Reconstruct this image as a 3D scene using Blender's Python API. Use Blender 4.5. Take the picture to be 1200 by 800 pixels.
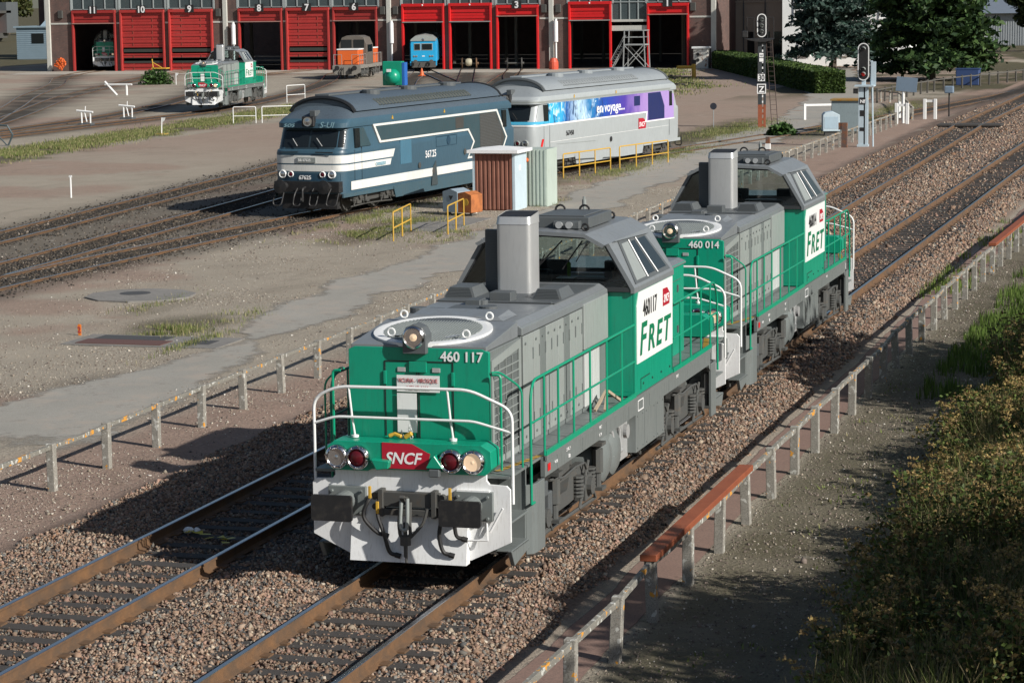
import bpy, bmesh, math, random
import numpy as np
from mathutils import Vector, Matrix
random.seed(7); rng = np.random.default_rng(11)
PI = math.pi
for o in list(bpy.data.objects): bpy.data.objects.remove(o)
SC = bpy.context.scene
COL = SC.collection

# ------------------------------------------------------------ camera
CAMP = Vector((-24.60, -10.50, 7.563)); YAW = 0.2927; PIT = -0.1380; ROL = -0.0140; FPX = 2913.64
def make_camera():
    fw = Vector((math.cos(YAW)*math.cos(PIT), math.sin(YAW)*math.cos(PIT), math.sin(PIT)))
    r = fw.cross(Vector((0, 0, 1))).normalized(); u = r.cross(fw)
    R = r*math.cos(ROL) + u*math.sin(ROL); U = -r*math.sin(ROL) + u*math.cos(ROL)
    cd = bpy.data.cameras.new('camera'); co = bpy.data.objects.new('camera', cd); COL.objects.link(co)
    m = Matrix((R, U, -fw)).transposed().to_4x4(); m.translation = CAMP
    co.matrix_world = m
    cd.sensor_fit = 'HORIZONTAL'; cd.sensor_width = 36; cd.lens = FPX/1200*36
    cd.clip_start = 0.5; cd.clip_end = 6000
    SC.camera = co
make_camera()

# ------------------------------------------------------------ light
SUN_AZ = math.radians(68); SUN_EL = math.radians(29.5)      # direction the shadows run, elevation
W = bpy.data.worlds.new("World"); SC.world = W; W.use_nodes = True
nt = W.node_tree; nt.nodes.clear()
out = nt.nodes.new('ShaderNodeOutputWorld'); bg = nt.nodes.new('ShaderNodeBackground'); sky = nt.nodes.new('ShaderNodeTexSky')
sky.sky_type = 'NISHITA'; sky.sun_disc = False; sky.sun_elevation = SUN_EL
tosun = Vector((-math.cos(SUN_AZ)*math.cos(SUN_EL), -math.sin(SUN_AZ)*math.cos(SUN_EL), math.sin(SUN_EL)))
sky.sun_rotation = math.atan2(tosun.x, tosun.y)
sky.air_density = 1.0; sky.dust_density = 1.2; sky.ozone_density = 1.3
bg.inputs[1].default_value = 0.06
nt.links.new(sky.outputs[0], bg.inputs[0]); nt.links.new(bg.outputs[0], out.inputs[0])
ld = bpy.data.lights.new('sun', 'SUN'); ld.energy = 4.9; ld.angle = math.radians(0.53); ld.color = (1.0, 0.955, 0.885)
lo = bpy.data.objects.new('sun', ld); COL.objects.link(lo)
lo.rotation_euler = tosun.to_track_quat('Z', 'Y').to_euler(); lo.location = (0, -30, 40)
SC.view_settings.view_transform = 'Standard'; SC.view_settings.look = 'None'
SC.view_settings.exposure = 0.25; SC.view_settings.gamma = 1.0
try: SC.view_settings.use_curve_mapping = False
except Exception: pass

# ------------------------------------------------------------ materials
MATS = {}
def _m(name):
    m = bpy.data.materials.new(name); m.use_nodes = True
    return m, m.node_tree, m.node_tree.nodes['Principled BSDF']
def N(t, ty, **kw):
    n = t.nodes.new(ty)
    for k, v in kw.items(): setattr(n, k, v)
    return n
def L(t, a, b): t.links.new(a, b)
def ramp(t, src, stops, interp='LINEAR'):
    r = t.nodes.new('ShaderNodeValToRGB'); r.color_ramp.interpolation = interp
    e = r.color_ramp.elements
    while len(e) < len(stops): e.new(0.5)
    for i, (p, c) in enumerate(stops):
        e[i].position = p
        e[i].color = (c, c, c, 1) if isinstance(c, (int, float)) else (*c[:3], 1)
    L(t, src, r.inputs[0]); return r.outputs[0]
def mixc(t, fac, a, b, mode='MIX'):
    n = t.nodes.new('ShaderNodeMix'); n.data_type = 'RGBA'; n.blend_type = mode
    for s, v in ((n.inputs[0], fac), (n.inputs[6], a), (n.inputs[7], b)):
        if isinstance(v, (int, float)): s.default_value = v
        elif isinstance(v, (tuple, list)): s.default_value = (*v[:3], 1)
        else: L(t, v, s)
    return n.outputs[2]
def noise(t, scale, detail=4, rough=0.55, vec=None, dist=0.0):
    n = t.nodes.new('ShaderNodeTexNoise'); n.inputs['Scale'].default_value = scale
    n.inputs['Detail'].default_value = detail; n.inputs['Roughness'].default_value = rough
    n.inputs['Distortion'].default_value = dist
    if vec is not None: L(t, vec, n.inputs['Vector'])
    return n.outputs[0]
def coords(t, kind='Object', scale=None):
    c = t.nodes.new('ShaderNodeTexCoord').outputs[kind]
    if scale is None: return c
    mp = t.nodes.new('ShaderNodeMapping'); mp.inputs['Scale'].default_value = scale
    L(t, c, mp.inputs[0]); return mp.outputs[0]
def bump(t, h, strength, dist, nrm=None):
    b = t.nodes.new('ShaderNodeBump'); b.inputs['Strength'].default_value = strength; b.inputs['Distance'].default_value = dist
    L(t, h, b.inputs['Height'])
    if nrm is not None: L(t, nrm, b.inputs['Normal'])
    return b.outputs[0]
def mat(name, col, rough=0.5, metal=0.0, var=0.12, dirt=0.25, dirtcol=(0.10, 0.085, 0.065), streak=True, bmp=0.0, scale=1.0):
    """painted / plain surface with weathering that belongs to it"""
    if name in MATS: return MATS[name]
    m, t, p = _m(name)
    co = coords(t); st = coords(t, scale=(2.2, 2.2, 0.35))
    n1 = noise(t, 1.3*scale, 5, 0.6, co); n2 = noise(t, 9*scale, 6, 0.65, st if streak else co)
    a = tuple(min(1, c*(1+var)) for c in col); b = tuple(c*(1-var) for c in col)
    c = mixc(t, n1, b, a)
    d = ramp(t, n2, [(0.52, 0.0), (0.80, 1.0)])
    f = N(t, 'ShaderNodeMath', operation='MULTIPLY'); L(t, d, f.inputs[0]); f.inputs[1].default_value = dirt
    c = mixc(t, f.outputs[0], c, dirtcol)
    L(t, c, p.inputs['Base Color'])
    r = ramp(t, n2, [(0.3, max(0.02, rough-0.06)), (0.8, min(1, rough+0.15))]); L(t, r, p.inputs['Roughness'])
    p.inputs['Metallic'].default_value = metal
    if bmp: L(t, bump(t, noise(t, 30*scale, 5, 0.6, co), bmp, 0.02), p.inputs['Normal'])
    MATS[name] = m; return m
def mat_plain(name, col, rough=0.5, metal=0.0, emit=None, es=0, trans=0.0):
    if name in MATS: return MATS[name]
    m, t, p = _m(name)
    p.inputs['Base Color'].default_value = (*col, 1); p.inputs['Roughness'].default_value = rough; p.inputs['Metallic'].default_value = metal
    if emit: p.inputs['Emission Color'].default_value = (*emit, 1); p.inputs['Emission Strength'].default_value = es
    n = noise(t, 25, 3, 0.5, coords(t)); L(t, ramp(t, n, [(0.3, max(0, rough-.05)), (0.7, min(1, rough+.08))]), p.inputs['Roughness'])
    MATS[name] = m; return m
def mat_glass(name, tint=(0.80, 0.86, 0.86), mixf=0.6):
    if name in MATS: return MATS[name]
    m = bpy.data.materials.new(name); m.use_nodes = True; t = m.node_tree; t.nodes.clear()
    o = N(t, 'ShaderNodeOutputMaterial'); tr = N(t, 'ShaderNodeBsdfTransparent'); tr.inputs[0].default_value = (*tint, 1)
    g = N(t, 'ShaderNodeBsdfGlossy'); g.inputs['Roughness'].default_value = 0.03; g.inputs[0].default_value = (0.9, 0.9, 0.9, 1)
    fr = N(t, 'ShaderNodeFresnel'); fr.inputs[0].default_value = 1.5
    mx = N(t, 'ShaderNodeMixShader'); L(t, fr.outputs[0], mx.inputs[0]); L(t, tr.outputs[0], mx.inputs[1]); L(t, g.outputs[0], mx.inputs[2])
    L(t, mx.outputs[0], o.inputs[0]); MATS[name] = m; return m
def mat_attr(name, rough=0.9, transl=0.0, spec=0.3, bmp=None):
    """base colour from the per-face colour attribute Col"""
    if name in MATS: return MATS[name]
    m, t, p = _m(name)
    a = N(t, 'ShaderNodeAttribute', attribute_name='Col')
    L(t, a.outputs[0], p.inputs['Base Color']); p.inputs['Roughness'].default_value = rough
    p.inputs['Specular IOR Level'].default_value = spec
    if transl:
        o = t.nodes['Material Output']; tl = N(t, 'ShaderNodeBsdfTranslucent'); L(t, a.outputs[0], tl.inputs[0])
        mx = N(t, 'ShaderNodeMixShader'); mx.inputs[0].default_value = transl
        L(t, p.outputs[0], mx.inputs[1]); L(t, tl.outputs[0], mx.inputs[2]); L(t, mx.outputs[0], o.inputs[0])
    if bmp: L(t, bump(t, noise(t, bmp, 4, 0.6, coords(t)), 0.5, 0.01), p.inputs['Normal'])
    MATS[name] = m; return m
def mat_rust(name, base, rust=(0.20, 0.075, 0.03), amt=(0.45, 0.6), rough=0.75, scale=3):
    if name in MATS: return MATS[name]
    m, t, p = _m(name); co = coords(t)
    n = noise(t, scale, 7, 0.65, co); n2 = noise(t, scale*6, 6, 0.6, co)
    c = mixc(t, ramp(t, n, [(amt[0], 0.0), (amt[1], 1.0)]), base, mixc(t, n2, tuple(x*0.55 for x in rust), tuple(x*1.35 for x in rust)))
    L(t, c, p.inputs['Base Color']); p.inputs['Roughness'].default_value = rough
    L(t, bump(t, n2, 0.35, 0.01), p.inputs['Normal']); MATS[name] = m; return m
def mat_concrete_lichen(name, lich=0.64, base=(0.27, 0.255, 0.22)):
    if name in MATS: return MATS[name]
    m, t, p = _m(name); co = coords(t)
    n = noise(t, 7, 6, 0.7, co); n2 = noise(t, 60, 4, 0.7, co); n3 = noise(t, 3.1, 3, 0.5, co)
    c = mixc(t, n, tuple(x*0.55 for x in base), tuple(x*1.35 for x in base))
    c = mixc(t, ramp(t, n2, [(0.5, 0.0), (0.62, 0.8)]), c, (0.12, 0.11, 0.095))
    c = mixc(t, ramp(t, noise(t, 11, 3, 0.5, co), [(0.60, 0.0), (0.63, 0.9)]), c, (0.52, 0.52, 0.48))
    c = mixc(t, ramp(t, noise(t, 5.2, 3, 0.5, coords(t, scale=(1, 1.7, 1.3))), [(lich, 0.0), (lich+0.02, 0.95)]), c, (0.62, 0.28, 0.03))
    L(t, c, p.inputs['Base Color']); p.inputs['Roughness'].default_value = 0.92
    L(t, bump(t, n2, 0.6, 0.01), p.inputs['Normal']); MATS[name] = m; return m
def mat_brick(name, c1=(0.15, 0.075, 0.06), c2=(0.10, 0.06, 0.052), mortar=(0.16, 0.135, 0.12)):
    if name in MATS: return MATS[name]
    m, t, p = _m(name)
    mp = N(t, 'ShaderNodeMapping'); mp.inputs['Rotation'].default_value = (PI/2, 0, 0)
    tc = coords(t); sx = N(t, 'ShaderNodeSeparateXYZ'); L(t, tc, sx.inputs[0])
    ad = N(t, 'ShaderNodeMath', operation='ADD'); L(t, sx.outputs[0], ad.inputs[0]); L(t, sx.outputs[1], ad.inputs[1])
    cb = N(t, 'ShaderNodeCombineXYZ'); L(t, ad.outputs[0], cb.inputs[0]); L(t, sx.outputs[2], cb.inputs[1])
    b = N(t, 'ShaderNodeTexBrick'); L(t, cb.outputs[0], b.inputs[0])
    b.inputs['Color1'].default_value = (*c1, 1); b.inputs['Color2'].default_value = (*c2, 1); b.inputs['Mortar'].default_value = (*mortar, 1)
    b.inputs['Scale'].default_value = 1.0; b.inputs['Brick Width'].default_value = 0.23; b.inputs['Row Height'].default_value = 0.078; b.inputs['Mortar Size'].default_value = 0.008
    n = noise(t, 0.9, 6, 0.65, tc); c = mixc(t, ramp(t, n, [(0.35, 0.0), (0.75, 0.6)]), b.outputs[0], (0.05, 0.038, 0.036))
    c = mixc(t, ramp(t, noise(t, 2.6, 4, 0.6, tc), [(0.66, 0.0), (0.72, 0.55)]), c, (0.26, 0.19, 0.17))
    L(t, c, p.inputs['Base Color']); p.inputs['Roughness'].default_value = 0.9; MATS[name] = m; return m

GREEN = mat('fret_green_paint', (0.004, 0.265, 0.16), 0.32, dirt=0.42, var=0.14, dirtcol=(0.02, 0.10, 0.065))
GREENR = mat('green_rail_paint', (0.004, 0.27, 0.15), 0.35, dirt=0.15)
GREY = mat('mid_grey_paint', (0.15, 0.168, 0.165), 0.42, dirt=0.5, dirtcol=(0.085, 0.08, 0.07))
LGREY = mat('light_grey_paint', (0.26, 0.285, 0.275), 0.38, dirt=0.3)
BOGIE = mat('bogie_grey', (0.075, 0.078, 0.075), 0.55, dirt=0.6, dirtcol=(0.11, 0.08, 0.055), streak=False)
DGREY = mat('dark_grey_paint', (0.085, 0.095, 0.10), 0.5, dirt=0.35)
ROOFG = mat('roof_grey_paint', (0.175, 0.19, 0.20), 0.36, dirt=0.45, dirtcol=(0.11, 0.11, 0.11), streak=False)
UNDER = mat('underframe_grey', (0.06, 0.06, 0.056), 0.65, dirt=0.6, dirtcol=(0.085, 0.06, 0.04), streak=False)
BLACK = mat('black_rubber', (0.014, 0.014, 0.015), 0.55, dirt=0.3, streak=False)
WHITE = mat('white_paint', (0.74, 0.75, 0.74), 0.4, dirt=0.25, var=0.05, dirtcol=(0.30, 0.27, 0.22))
DWHITE = mat('dirty_white_paint', (0.76, 0.77, 0.77), 0.5, dirt=0.55, var=0.10, dirtcol=(0.36, 0.34, 0.30), scale=1.6)
STEEL = mat('bare_steel', (0.52, 0.53, 0.53), 0.36, 0.45, dirt=0.2)
CHROME = mat_plain('lamp_chrome', (0.6, 0.6, 0.62), 0.15, 1.0)
LENSW = mat_plain('clear_lens', (0.55, 0.56, 0.56), 0.12, 0.85)
LENSA = mat_plain('warm_lens', (0.85, 0.62, 0.42), 0.1, 0.2, emit=(1.0, 0.75, 0.5), es=0.25)
LENSR = mat_plain('red_lens', (0.11, 0.010, 0.016), 0.12, 0.2)
REDLOGO = mat_plain('logo_red', (0.40, 0.012, 0.03), 0.35)
TXTW = mat_plain('white_lettering', (0.78, 0.78, 0.78), 0.5)
TXTB = mat_plain('black_lettering', (0.02, 0.02, 0.022), 0.5)
TXTG = mat_plain('green_lettering', (0.0, 0.16, 0.07), 0.5)
TXTR = mat_plain('red_lettering', (0.42, 0.05, 0.05), 0.6)
YEL = mat('yellow_paint', (0.55, 0.33, 0.04), 0.5, dirt=0.3)
ORG = mat('orange_paint', (0.62, 0.115, 0.02), 0.45, dirt=0.3)
GLASS = mat_glass('clear_window_glass')
DGLASS = mat_plain('dark_window_glass', (0.012, 0.016, 0.018), 0.06)
DARK = mat_plain('dark_interior', (0.015, 0.015, 0.016), 0.8)
WOOD = mat('weathered_wood', (0.05, 0.045, 0.041), 0.9, dirt=0.6, streak=False, dirtcol=(0.03, 0.026, 0.024), bmp=0.5, scale=2)
RUSTRAIL = mat_rust('rusty_rail_side', (0.085, 0.056, 0.036), (0.165, 0.086, 0.038), (0.35, 0.65), 0.8, 2.2)
RAILTOP = mat_plain('polished_rail_head', (0.42, 0.43, 0.46), 0.22, 0.95)
RUST = mat_rust('red_rust_steel', (0.27, 0.075, 0.03), (0.22, 0.055, 0.022), (0.3, 0.7), 0.7, 3)
LICHEN = mat_concrete_lichen('lichened_concrete', 0.61, (0.22, 0.21, 0.18))
CONC = mat_concrete_lichen('post_concrete', 0.67, (0.30, 0.285, 0.25))
BRICK = mat_brick('sooty_brick')
REDDOOR = mat('red_door_paint', (0.37, 0.027, 0.025), 0.5, dirt=0.3, var=0.14)
REDB = mat('bright_red_paint', (0.58, 0.012, 0.014), 0.42, dirt=0.1)
PALECONC = mat('pale_concrete', (0.50, 0.50, 0.46), 0.85, dirt=0.5, dirtcol=(0.2, 0.18, 0.15), streak=True, bmp=0.2)
LEAF = mat_attr('leaf', 0.6, 0.25, 0.25)
GRASSM = mat_attr('grass_blade', 0.75, 0.2, 0.15)
STONEM = mat_attr('stone', 0.88, 0.0, 0.25)

# ------------------------------------------------------------ mesh helpers
class MB:
    def __init__(s): s.v = []; s.f = []; s.m = []
    def add(s, vs, fs, mi=0):
        b = len(s.v); s.v += [tuple(v) for v in vs]; s.f += [tuple(b+i for i in f) for f in fs]; s.m += [mi]*len(fs); return s
    def box(s, x0, x1, y0, y1, z0, z1, mi=0):
        return s.add([(x0,y0,z0),(x1,y0,z0),(x1,y1,z0),(x0,y1,z0),(x0,y0,z1),(x1,y0,z1),(x1,y1,z1),(x0,y1,z1)],
                     [(0,3,2,1),(4,5,6,7),(0,1,5,4),(1,2,6,5),(2,3,7,6),(3,0,4,7)], mi)
    def prism(s, poly, ax, a0, a1, mi=0):
        """poly: list of 2-D points; ax 'x': (y,z) extruded in x; 'y': (x,z); 'z': (x,y)"""
        f = {'x': lambda p, a: (a, p[0], p[1]), 'y': lambda p, a: (p[0], a, p[1]), 'z': lambda p, a: (p[0], p[1], a)}[ax]
        n = len(poly); vs = [f(p, a0) for p in poly]+[f(p, a1) for p in poly]
        fs = [tuple(range(n))[::-1], tuple(range(n, 2*n))]+[(i, (i+1) % n, n+(i+1) % n, n+i) for i in range(n)]
        return s.add(vs, fs, mi)
    def ring(s, outer, inner, ax, a0, a1, mi=0):
        f = {'x': lambda p, a: (a, p[0], p[1]), 'y': lambda p, a: (p[0], a, p[1]), 'z': lambda p, a: (p[0], p[1], a)}[ax]
        n = len(outer); vs = [f(p, a0) for p in outer]+[f(p, a0) for p in inner]+[f(p, a1) for p in outer]+[f(p, a1) for p in inner]
        fs = []
        for i in range(n):
            j = (i+1) % n
            fs += [(i, j, n+j, n+i), (2*n+i, 3*n+i, 3*n+j, 2*n+j), (i, 2*n+i, 2*n+j, j), (n+i, n+j, 3*n+j, 3*n+i)]
        return s.add(vs, fs, mi)
    def cyl(s, p0, p1, r0, r1=None, n=12, mi=0, caps=True):
        r1 = r0 if r1 is None else r1
        p0 = Vector(p0); p1 = Vector(p1); d = (p1-p0).normalized()
        a = d.orthogonal().normalized(); b = d.cross(a)
        vs = [p0+(a*math.cos(2*PI*i/n)+b*math.sin(2*PI*i/n))*r0 for i in range(n)]+[p1+(a*math.cos(2*PI*i/n)+b*math.sin(2*PI*i/n))*r1 for i in range(n)]
        fs = [(i, (i+1) % n, n+(i+1) % n, n+i) for i in range(n)]
        if caps: fs += [tuple(range(n))[::-1], tuple(range(n, 2*n))]
        return s.add(vs, fs, mi)
    def tube(s, pts, r, n=8, mi=0):
        pts = [Vector(p) for p in pts]; rings = []; up = None
        for i, p in enumerate(pts):
            d = ((pts[min(i+1, len(pts)-1)]-pts[max(i-1, 0)])).normalized()
            a = d.orthogonal().normalized() if up is None else (up-d*up.dot(d)).normalized()
            up = a; b = d.cross(a)
            rr = r[i] if isinstance(r, (list, tuple)) else r
            rings.append([p+(a*math.cos(2*PI*k/n)+b*math.sin(2*PI*k/n))*rr for k in range(n)])
        vs = [v for rg in rings for v in rg]; fs = []
        for i in range(len(rings)-1):
            for k in range(n): fs.append((i*n+k, i*n+(k+1) % n, (i+1)*n+(k+1) % n, (i+1)*n+k))
        fs += [tuple(range(n))[::-1], tuple(range(len(vs)-n, len(vs)))]
        return s.add(vs, fs, mi)
    def lathe(s, prof, c, axis, n=16, mi=0):
        """prof [(r, t)] along axis from c"""
        c = Vector(c); d = Vector(axis).normalized(); a = d.orthogonal().normalized(); b = d.cross(a)
        vs = []; fs = []
        for r, t in prof:
            vs += [c+d*t+(a*math.cos(2*PI*k/n)+b*math.sin(2*PI*k/n))*r for k in range(n)]
        for i in range(len(prof)-1):
            for k in range(n): fs.append((i*n+k, i*n+(k+1) % n, (i+1)*n+(k+1) % n, (i+1)*n+k))
        fs += [tuple(range(n))[::-1], tuple(range(len(vs)-n, len(vs)))]
        return s.add(vs, fs, mi)
    def split(s, name, mats, parent=None, per=8, pf=6, **k):
        """one object for every box that was added"""
        o = None
        for i in range(len(s.v)//per):
            q = MB(); q.v = s.v[i*per:(i+1)*per]; q.f = [tuple(a-i*per for a in f) for f in s.f[i*pf:(i+1)*pf]]; q.m = s.m[i*pf:(i+1)*pf]; o = q.build(name, mats, parent, **k)
        return o
    def quad(s, a, b, c, d, mi=0): return s.add([a, b, c, d], [(0, 1, 2, 3)], mi)
    def build(s, name, mats, parent=None, smooth=False, bevel=0.0, seg=1, loc=None, rot=None):
        me = bpy.data.meshes.new(name); me.from_pydata([tuple(v) for v in s.v], [], s.f); me.validate()
        if not isinstance(mats, (list, tuple)): mats = [mats]
        for m in mats: me.materials.append(m)
        if len(s.m) == len(me.polygons): me.polygons.foreach_set('material_index', s.m)
        bm = bmesh.new(); bm.from_mesh(me)
        bmesh.ops.recalc_face_normals(bm, faces=bm.faces)
        if bevel:
            bmesh.ops.remove_doubles(bm, verts=bm.verts, dist=1e-5)
            es = [e for e in bm.edges if len(e.link_faces) == 2 and e.calc_face_angle(0) > 0.5]
            bmesh.ops.bevel(bm, geom=es, offset=bevel, segments=seg, affect='EDGES', profile=0.5, clamp_overlap=True)
        bm.to_mesh(me); bm.free()
        if smooth:
            me.polygons.foreach_set('use_smooth', [True]*len(me.polygons))
            try: me.set_sharp_from_angle(angle=math.radians(40))
            except Exception: pass
        o = bpy.data.objects.new(name, me); COL.objects.link(o)
        if parent is not None: o.parent = parent
        if loc is not None: o.location = loc
        if rot is not None: o.rotation_euler = rot
        return o
def fast_mesh(name, V, F, cols=None, mats=None, parent=None, k=None):
    """V (n,3) array, F (m,k) array; cols (m,3) per face"""
    V = np.asarray(V, np.float32); F = np.asarray(F, np.int32); m, k = F.shape
    me = bpy.data.meshes.new(name); me.vertices.add(len(V)); me.vertices.foreach_set('co', V.ravel())
    me.loops.add(m*k); me.loops.foreach_set('vertex_index', F.ravel())
    me.polygons.add(m); me.polygons.foreach_set('loop_start', np.arange(0, m*k, k, dtype=np.int32))
    me.polygons.foreach_set('loop_total', np.full(m, k, np.int32))
    me.update(calc_edges=True)
    if cols is not None:
        a = me.color_attributes.new('Col', 'FLOAT_COLOR', 'CORNER')
        c = np.ones((m, k, 4), np.float32); c[:, :, :3] = np.asarray(cols, np.float32)[:, None, :]
        a.data.foreach_set('color', c.ravel())
    if mats: me.materials.append(mats)
    o = bpy.data.objects.new(name, me); COL.objects.link(o)
    if parent is not None: o.parent = parent
    return o
def tag(o, label=None, cat=None, group=None, kind=None):
    if label: o['label'] = label
    if cat: o['category'] = cat
    if group: o['group'] = group
    if kind: o['kind'] = kind
    return o
def thing(name, label, cat, loc=(0, 0, 0), rz=0, group=None):
    o = bpy.data.objects.new(name, None); COL.objects.link(o); o.empty_display_size = 0.3
    o.location = loc; o.rotation_euler = (0, 0, rz); return tag(o, label, cat, group)
def dup(o, parent=None, skip=()):
    c = o.copy(); COL.objects.link(c)
    if parent is not None: c.parent = parent
    for ch in list(o.children):
        if ch.name.split('.')[0] not in skip: dup(ch, c, skip)
    return c
def dupt(o, loc, rz, label, skip=(), group=None):
    c = dup(o, None, skip); c.location = loc; c.rotation_euler = (0, 0, rz); c['label'] = label
    if group: c['group'] = group
    return c
def arc(p0, c, p1, n=5):
    """quadratic bend"""
    p0 = Vector(p0); c = Vector(c); p1 = Vector(p1)
    return [p0*(1-t)**2+c*2*t*(1-t)+p1*t*t for t in [i/n for i in range(n+1)]]
def bendpath(pts, r=0.12, n=4):
    pts = [Vector(p) for p in pts]; o = [pts[0]]
    for i in range(1, len(pts)-1):
        a = (pts[i-1]-pts[i]); b = (pts[i+1]-pts[i]); ra = min(r, a.length*.45); rb = min(r, b.length*.45)
        o += arc(pts[i]+a.normalized()*ra, pts[i], pts[i]+b.normalized()*rb, n)
    return o+[pts[-1]]
def lettering(txt, size, org, xd, yd, m, parent, name='lettering', shear=0.0, bold=0.0, sx=1.0, depth=0.002, align='LEFT', lift=0.004, raw=False):
    cu = bpy.data.curves.new('t', 'FONT'); cu.body = txt; cu.size = size; cu.extrude = depth; cu.offset = bold
    cu.shear = shear; cu.align_x = align; cu.resolution_u = 3
    t = bpy.data.objects.new('t', cu); COL.objects.link(t)
    dg = bpy.context.evaluated_depsgraph_get(); dg.update()
    me = bpy.data.meshes.new_from_object(t.evaluated_get(dg)); bpy.data.objects.remove(t); bpy.data.curves.remove(cu)
    X = Vector(xd).normalized()*sx; Y = Vector(yd).normalized(); Z = Vector(xd).normalized().cross(Y).normalized()
    M = Matrix((X, Y, Z)).transposed().to_4x4(); M.translation = Vector(org)+Z*(lift+depth)
    me.transform(M); me.materials.clear(); me.materials.append(m); me.name = name
    if raw: return me
    o = bpy.data.objects.new(name, me); COL.objects.link(o); o.parent = parent; return o
def add_mesh(mb, me, mi):
    mb.add([tuple(v.co) for v in me.vertices], [tuple(p.vertices) for p in me.polygons], mi)
# ============================================================ terrain
def smooth(a, b, x): t_ = np.clip((x-a)/(b-a), 0, 1); return t_*t_*(3-2*t_)
def vnoise(x, y, s, seed=0):
    """cheap value noise"""
    x = np.asarray(x, float)/s; y = np.asarray(y, float)/s
    xi = np.floor(x).astype(int); yi = np.floor(y).astype(int); fx = x-xi; fy = y-yi
    def h(a, b):
        n = (a*374761393+b*668265263+seed*1442695) & 0x7fffffff; n = (n ^ (n >> 13))*1274126177 & 0x7fffffff; return ((n ^ (n >> 16)) & 0xffff)/65535.0
    fx = fx*fx*(3-2*fx); fy = fy*fy*(3-2*fy)
    return (h(xi, yi)*(1-fx)+h(xi+1, yi)*fx)*(1-fy)+(h(xi, yi+1)*(1-fx)+h(xi+1, yi+1)*fx)*fy
def fbm(x, y, s, seed=0): return vnoise(x, y, s, seed)*.5+vnoise(x, y, s/2.1, seed+5)*.27+vnoise(x, y, s/4.3, seed+9)*.15+vnoise(x, y, s/9, seed+13)*.08
def ysec(x):      # centre line of the second track
    return np.interp(x, [-60, 0, 50, 75, 120, 170, 300, 600], [3.82, 3.84, 3.98, 4.50, 5.35, 5.40, 5.4, 5.4])
YG = -0.30
def gz(x, y):
    x = np.asarray(x, float); y = np.asarray(y, float)
    n = fbm(x, y, 1.6, 3)-0.5
    ys = ysec(x)
    bed = -0.20+0*x
    mid = np.exp(-((y-(ys+0)/2-0.02)/0.62)**2)*0.10          # heap between the tracks
    edge = np.exp(-((y-ys-1.45)/0.45)**2)*0.06
    z = bed+mid+edge+n*0.05
    zl = YG-0.02+n*0.06
    zr = -0.42+n*0.03
    f = smooth(2.35, 3.3, y-ys); z = z*(1-f)+zl*f
    f2 = smooth(1.25, 2.25, -y); z = z*(1-f2)+zr*f2
    fb = np.clip((-y-5.3), 0, 60); far = np.clip((75-x)/30, 0, 1)
    z = z+np.where(fb > 0, (1-np.exp(-fb/8))*2.0*far+fbm(x, y, 2.5, 8)*0.25*np.clip(fb, 0, 1), 0)
    z = np.where(y > ys+3.4, YG+n*0.05*np.clip(1-(y-20)/60, 0.3, 1), z)
    return z
ROADN = [(-30, 9.3), (5, 9.4), (12.1, 9.5), (19, 9.9), (28.6, 11.1), (40, 11.3), (55, 11.8), (66.4, 12.3), (82, 13.4), (100, 13.6), (115, 14.3), (130, 14.6), (160, 17.5), (200, 24), (235, 30)]
ROADF = [(-30, 11.5), (5, 12.4), (19.4, 13.5), (22.9, 12.9), (27.7, 12.4), (32.8, 13.7), (38.5, 14.2), (50, 14.6), (74.4, 16.0), (90, 17.4), (107, 18.2), (130, 18.4), (160, 22), (200, 30), (235, 38)]
def path_y(P, x): return np.interp(x, [p[0] for p in P], [p[1] for p in P])
TA = [(-30, 24), (20, 27.2), (50, 30.0), (83, 33.4), (120, 39), (160, 48), (200, 58), (234, 66.5)]
TB = [(-30, 18.5), (10, 22.0), (30, 24.05), (42.6, 25.2), (64.8, 27.0), (95, 30.5), (130, 38), (180, 55), (234, 77.2)]
TC = [(20, 22.6), (30, 23.35), (38, 23.5), (46, 23.2), (52, 22.9), (60.6, 22.35), (70, 21.5), (80.8, 20.3), (93.9, 18.3), (105, 16.3), (120, 13.6), (137, 11.0), (155, 8.8), (175, 6.6), (190, 5.6)]
TD = [(60, 58), (90, 62), (111, 64.2), (125, 64.9), (140, 65.0-3.0), (152, 63.4), (170, 67), (186, 71.0), (203, 76.5), (225, 83), (250, 85.2)]
TD = [(40, 64.5), (80, 62.5), (110, 60.9), (137, 60.8), (152, 63.1), (170, 66.9), (186, 71.0), (203, 76.2), (222, 83), (250, 85.2)]
TD2 = [(70, 64.0), (95, 62.9), (117, 63.9), (133, 65.6), (150, 69.6), (168, 75.0), (190, 83), (215, 90), (250, 90.8)]
TE = [(80, 62), (105, 65), (122, 68.9), (137, 74.5), (162, 84.3), (186, 92), (206, 98), (225, 103.5), (250, 105)]
TF = [(90, 62), (115, 66.5), (136, 75.8), (150, 82), (164, 88.5), (180, 95), (192, 99.9), (208, 107.8), (224, 114), (234, 116.8), (270, 117.2)]
TG = [(100, 27), (140, 38), (180, 50.5), (210, 60), (234, 66.7), (262, 75)]
TH = [(120, 41), (160, 54), (200, 67), (226, 74.6), (234, 77.2), (262, 86)]
TI = [(110, 34), (150, 46), (190, 58.3), (220, 67.6), (234, 72), (262, 80)]
TJ = [(183, 35), (195, 40.5), (210, 44.6), (234, 50), (262, 57)]
TRK = [TA, TB, TC, TD, TD2, TE, TF, TG, TH, TI, TJ]
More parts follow.
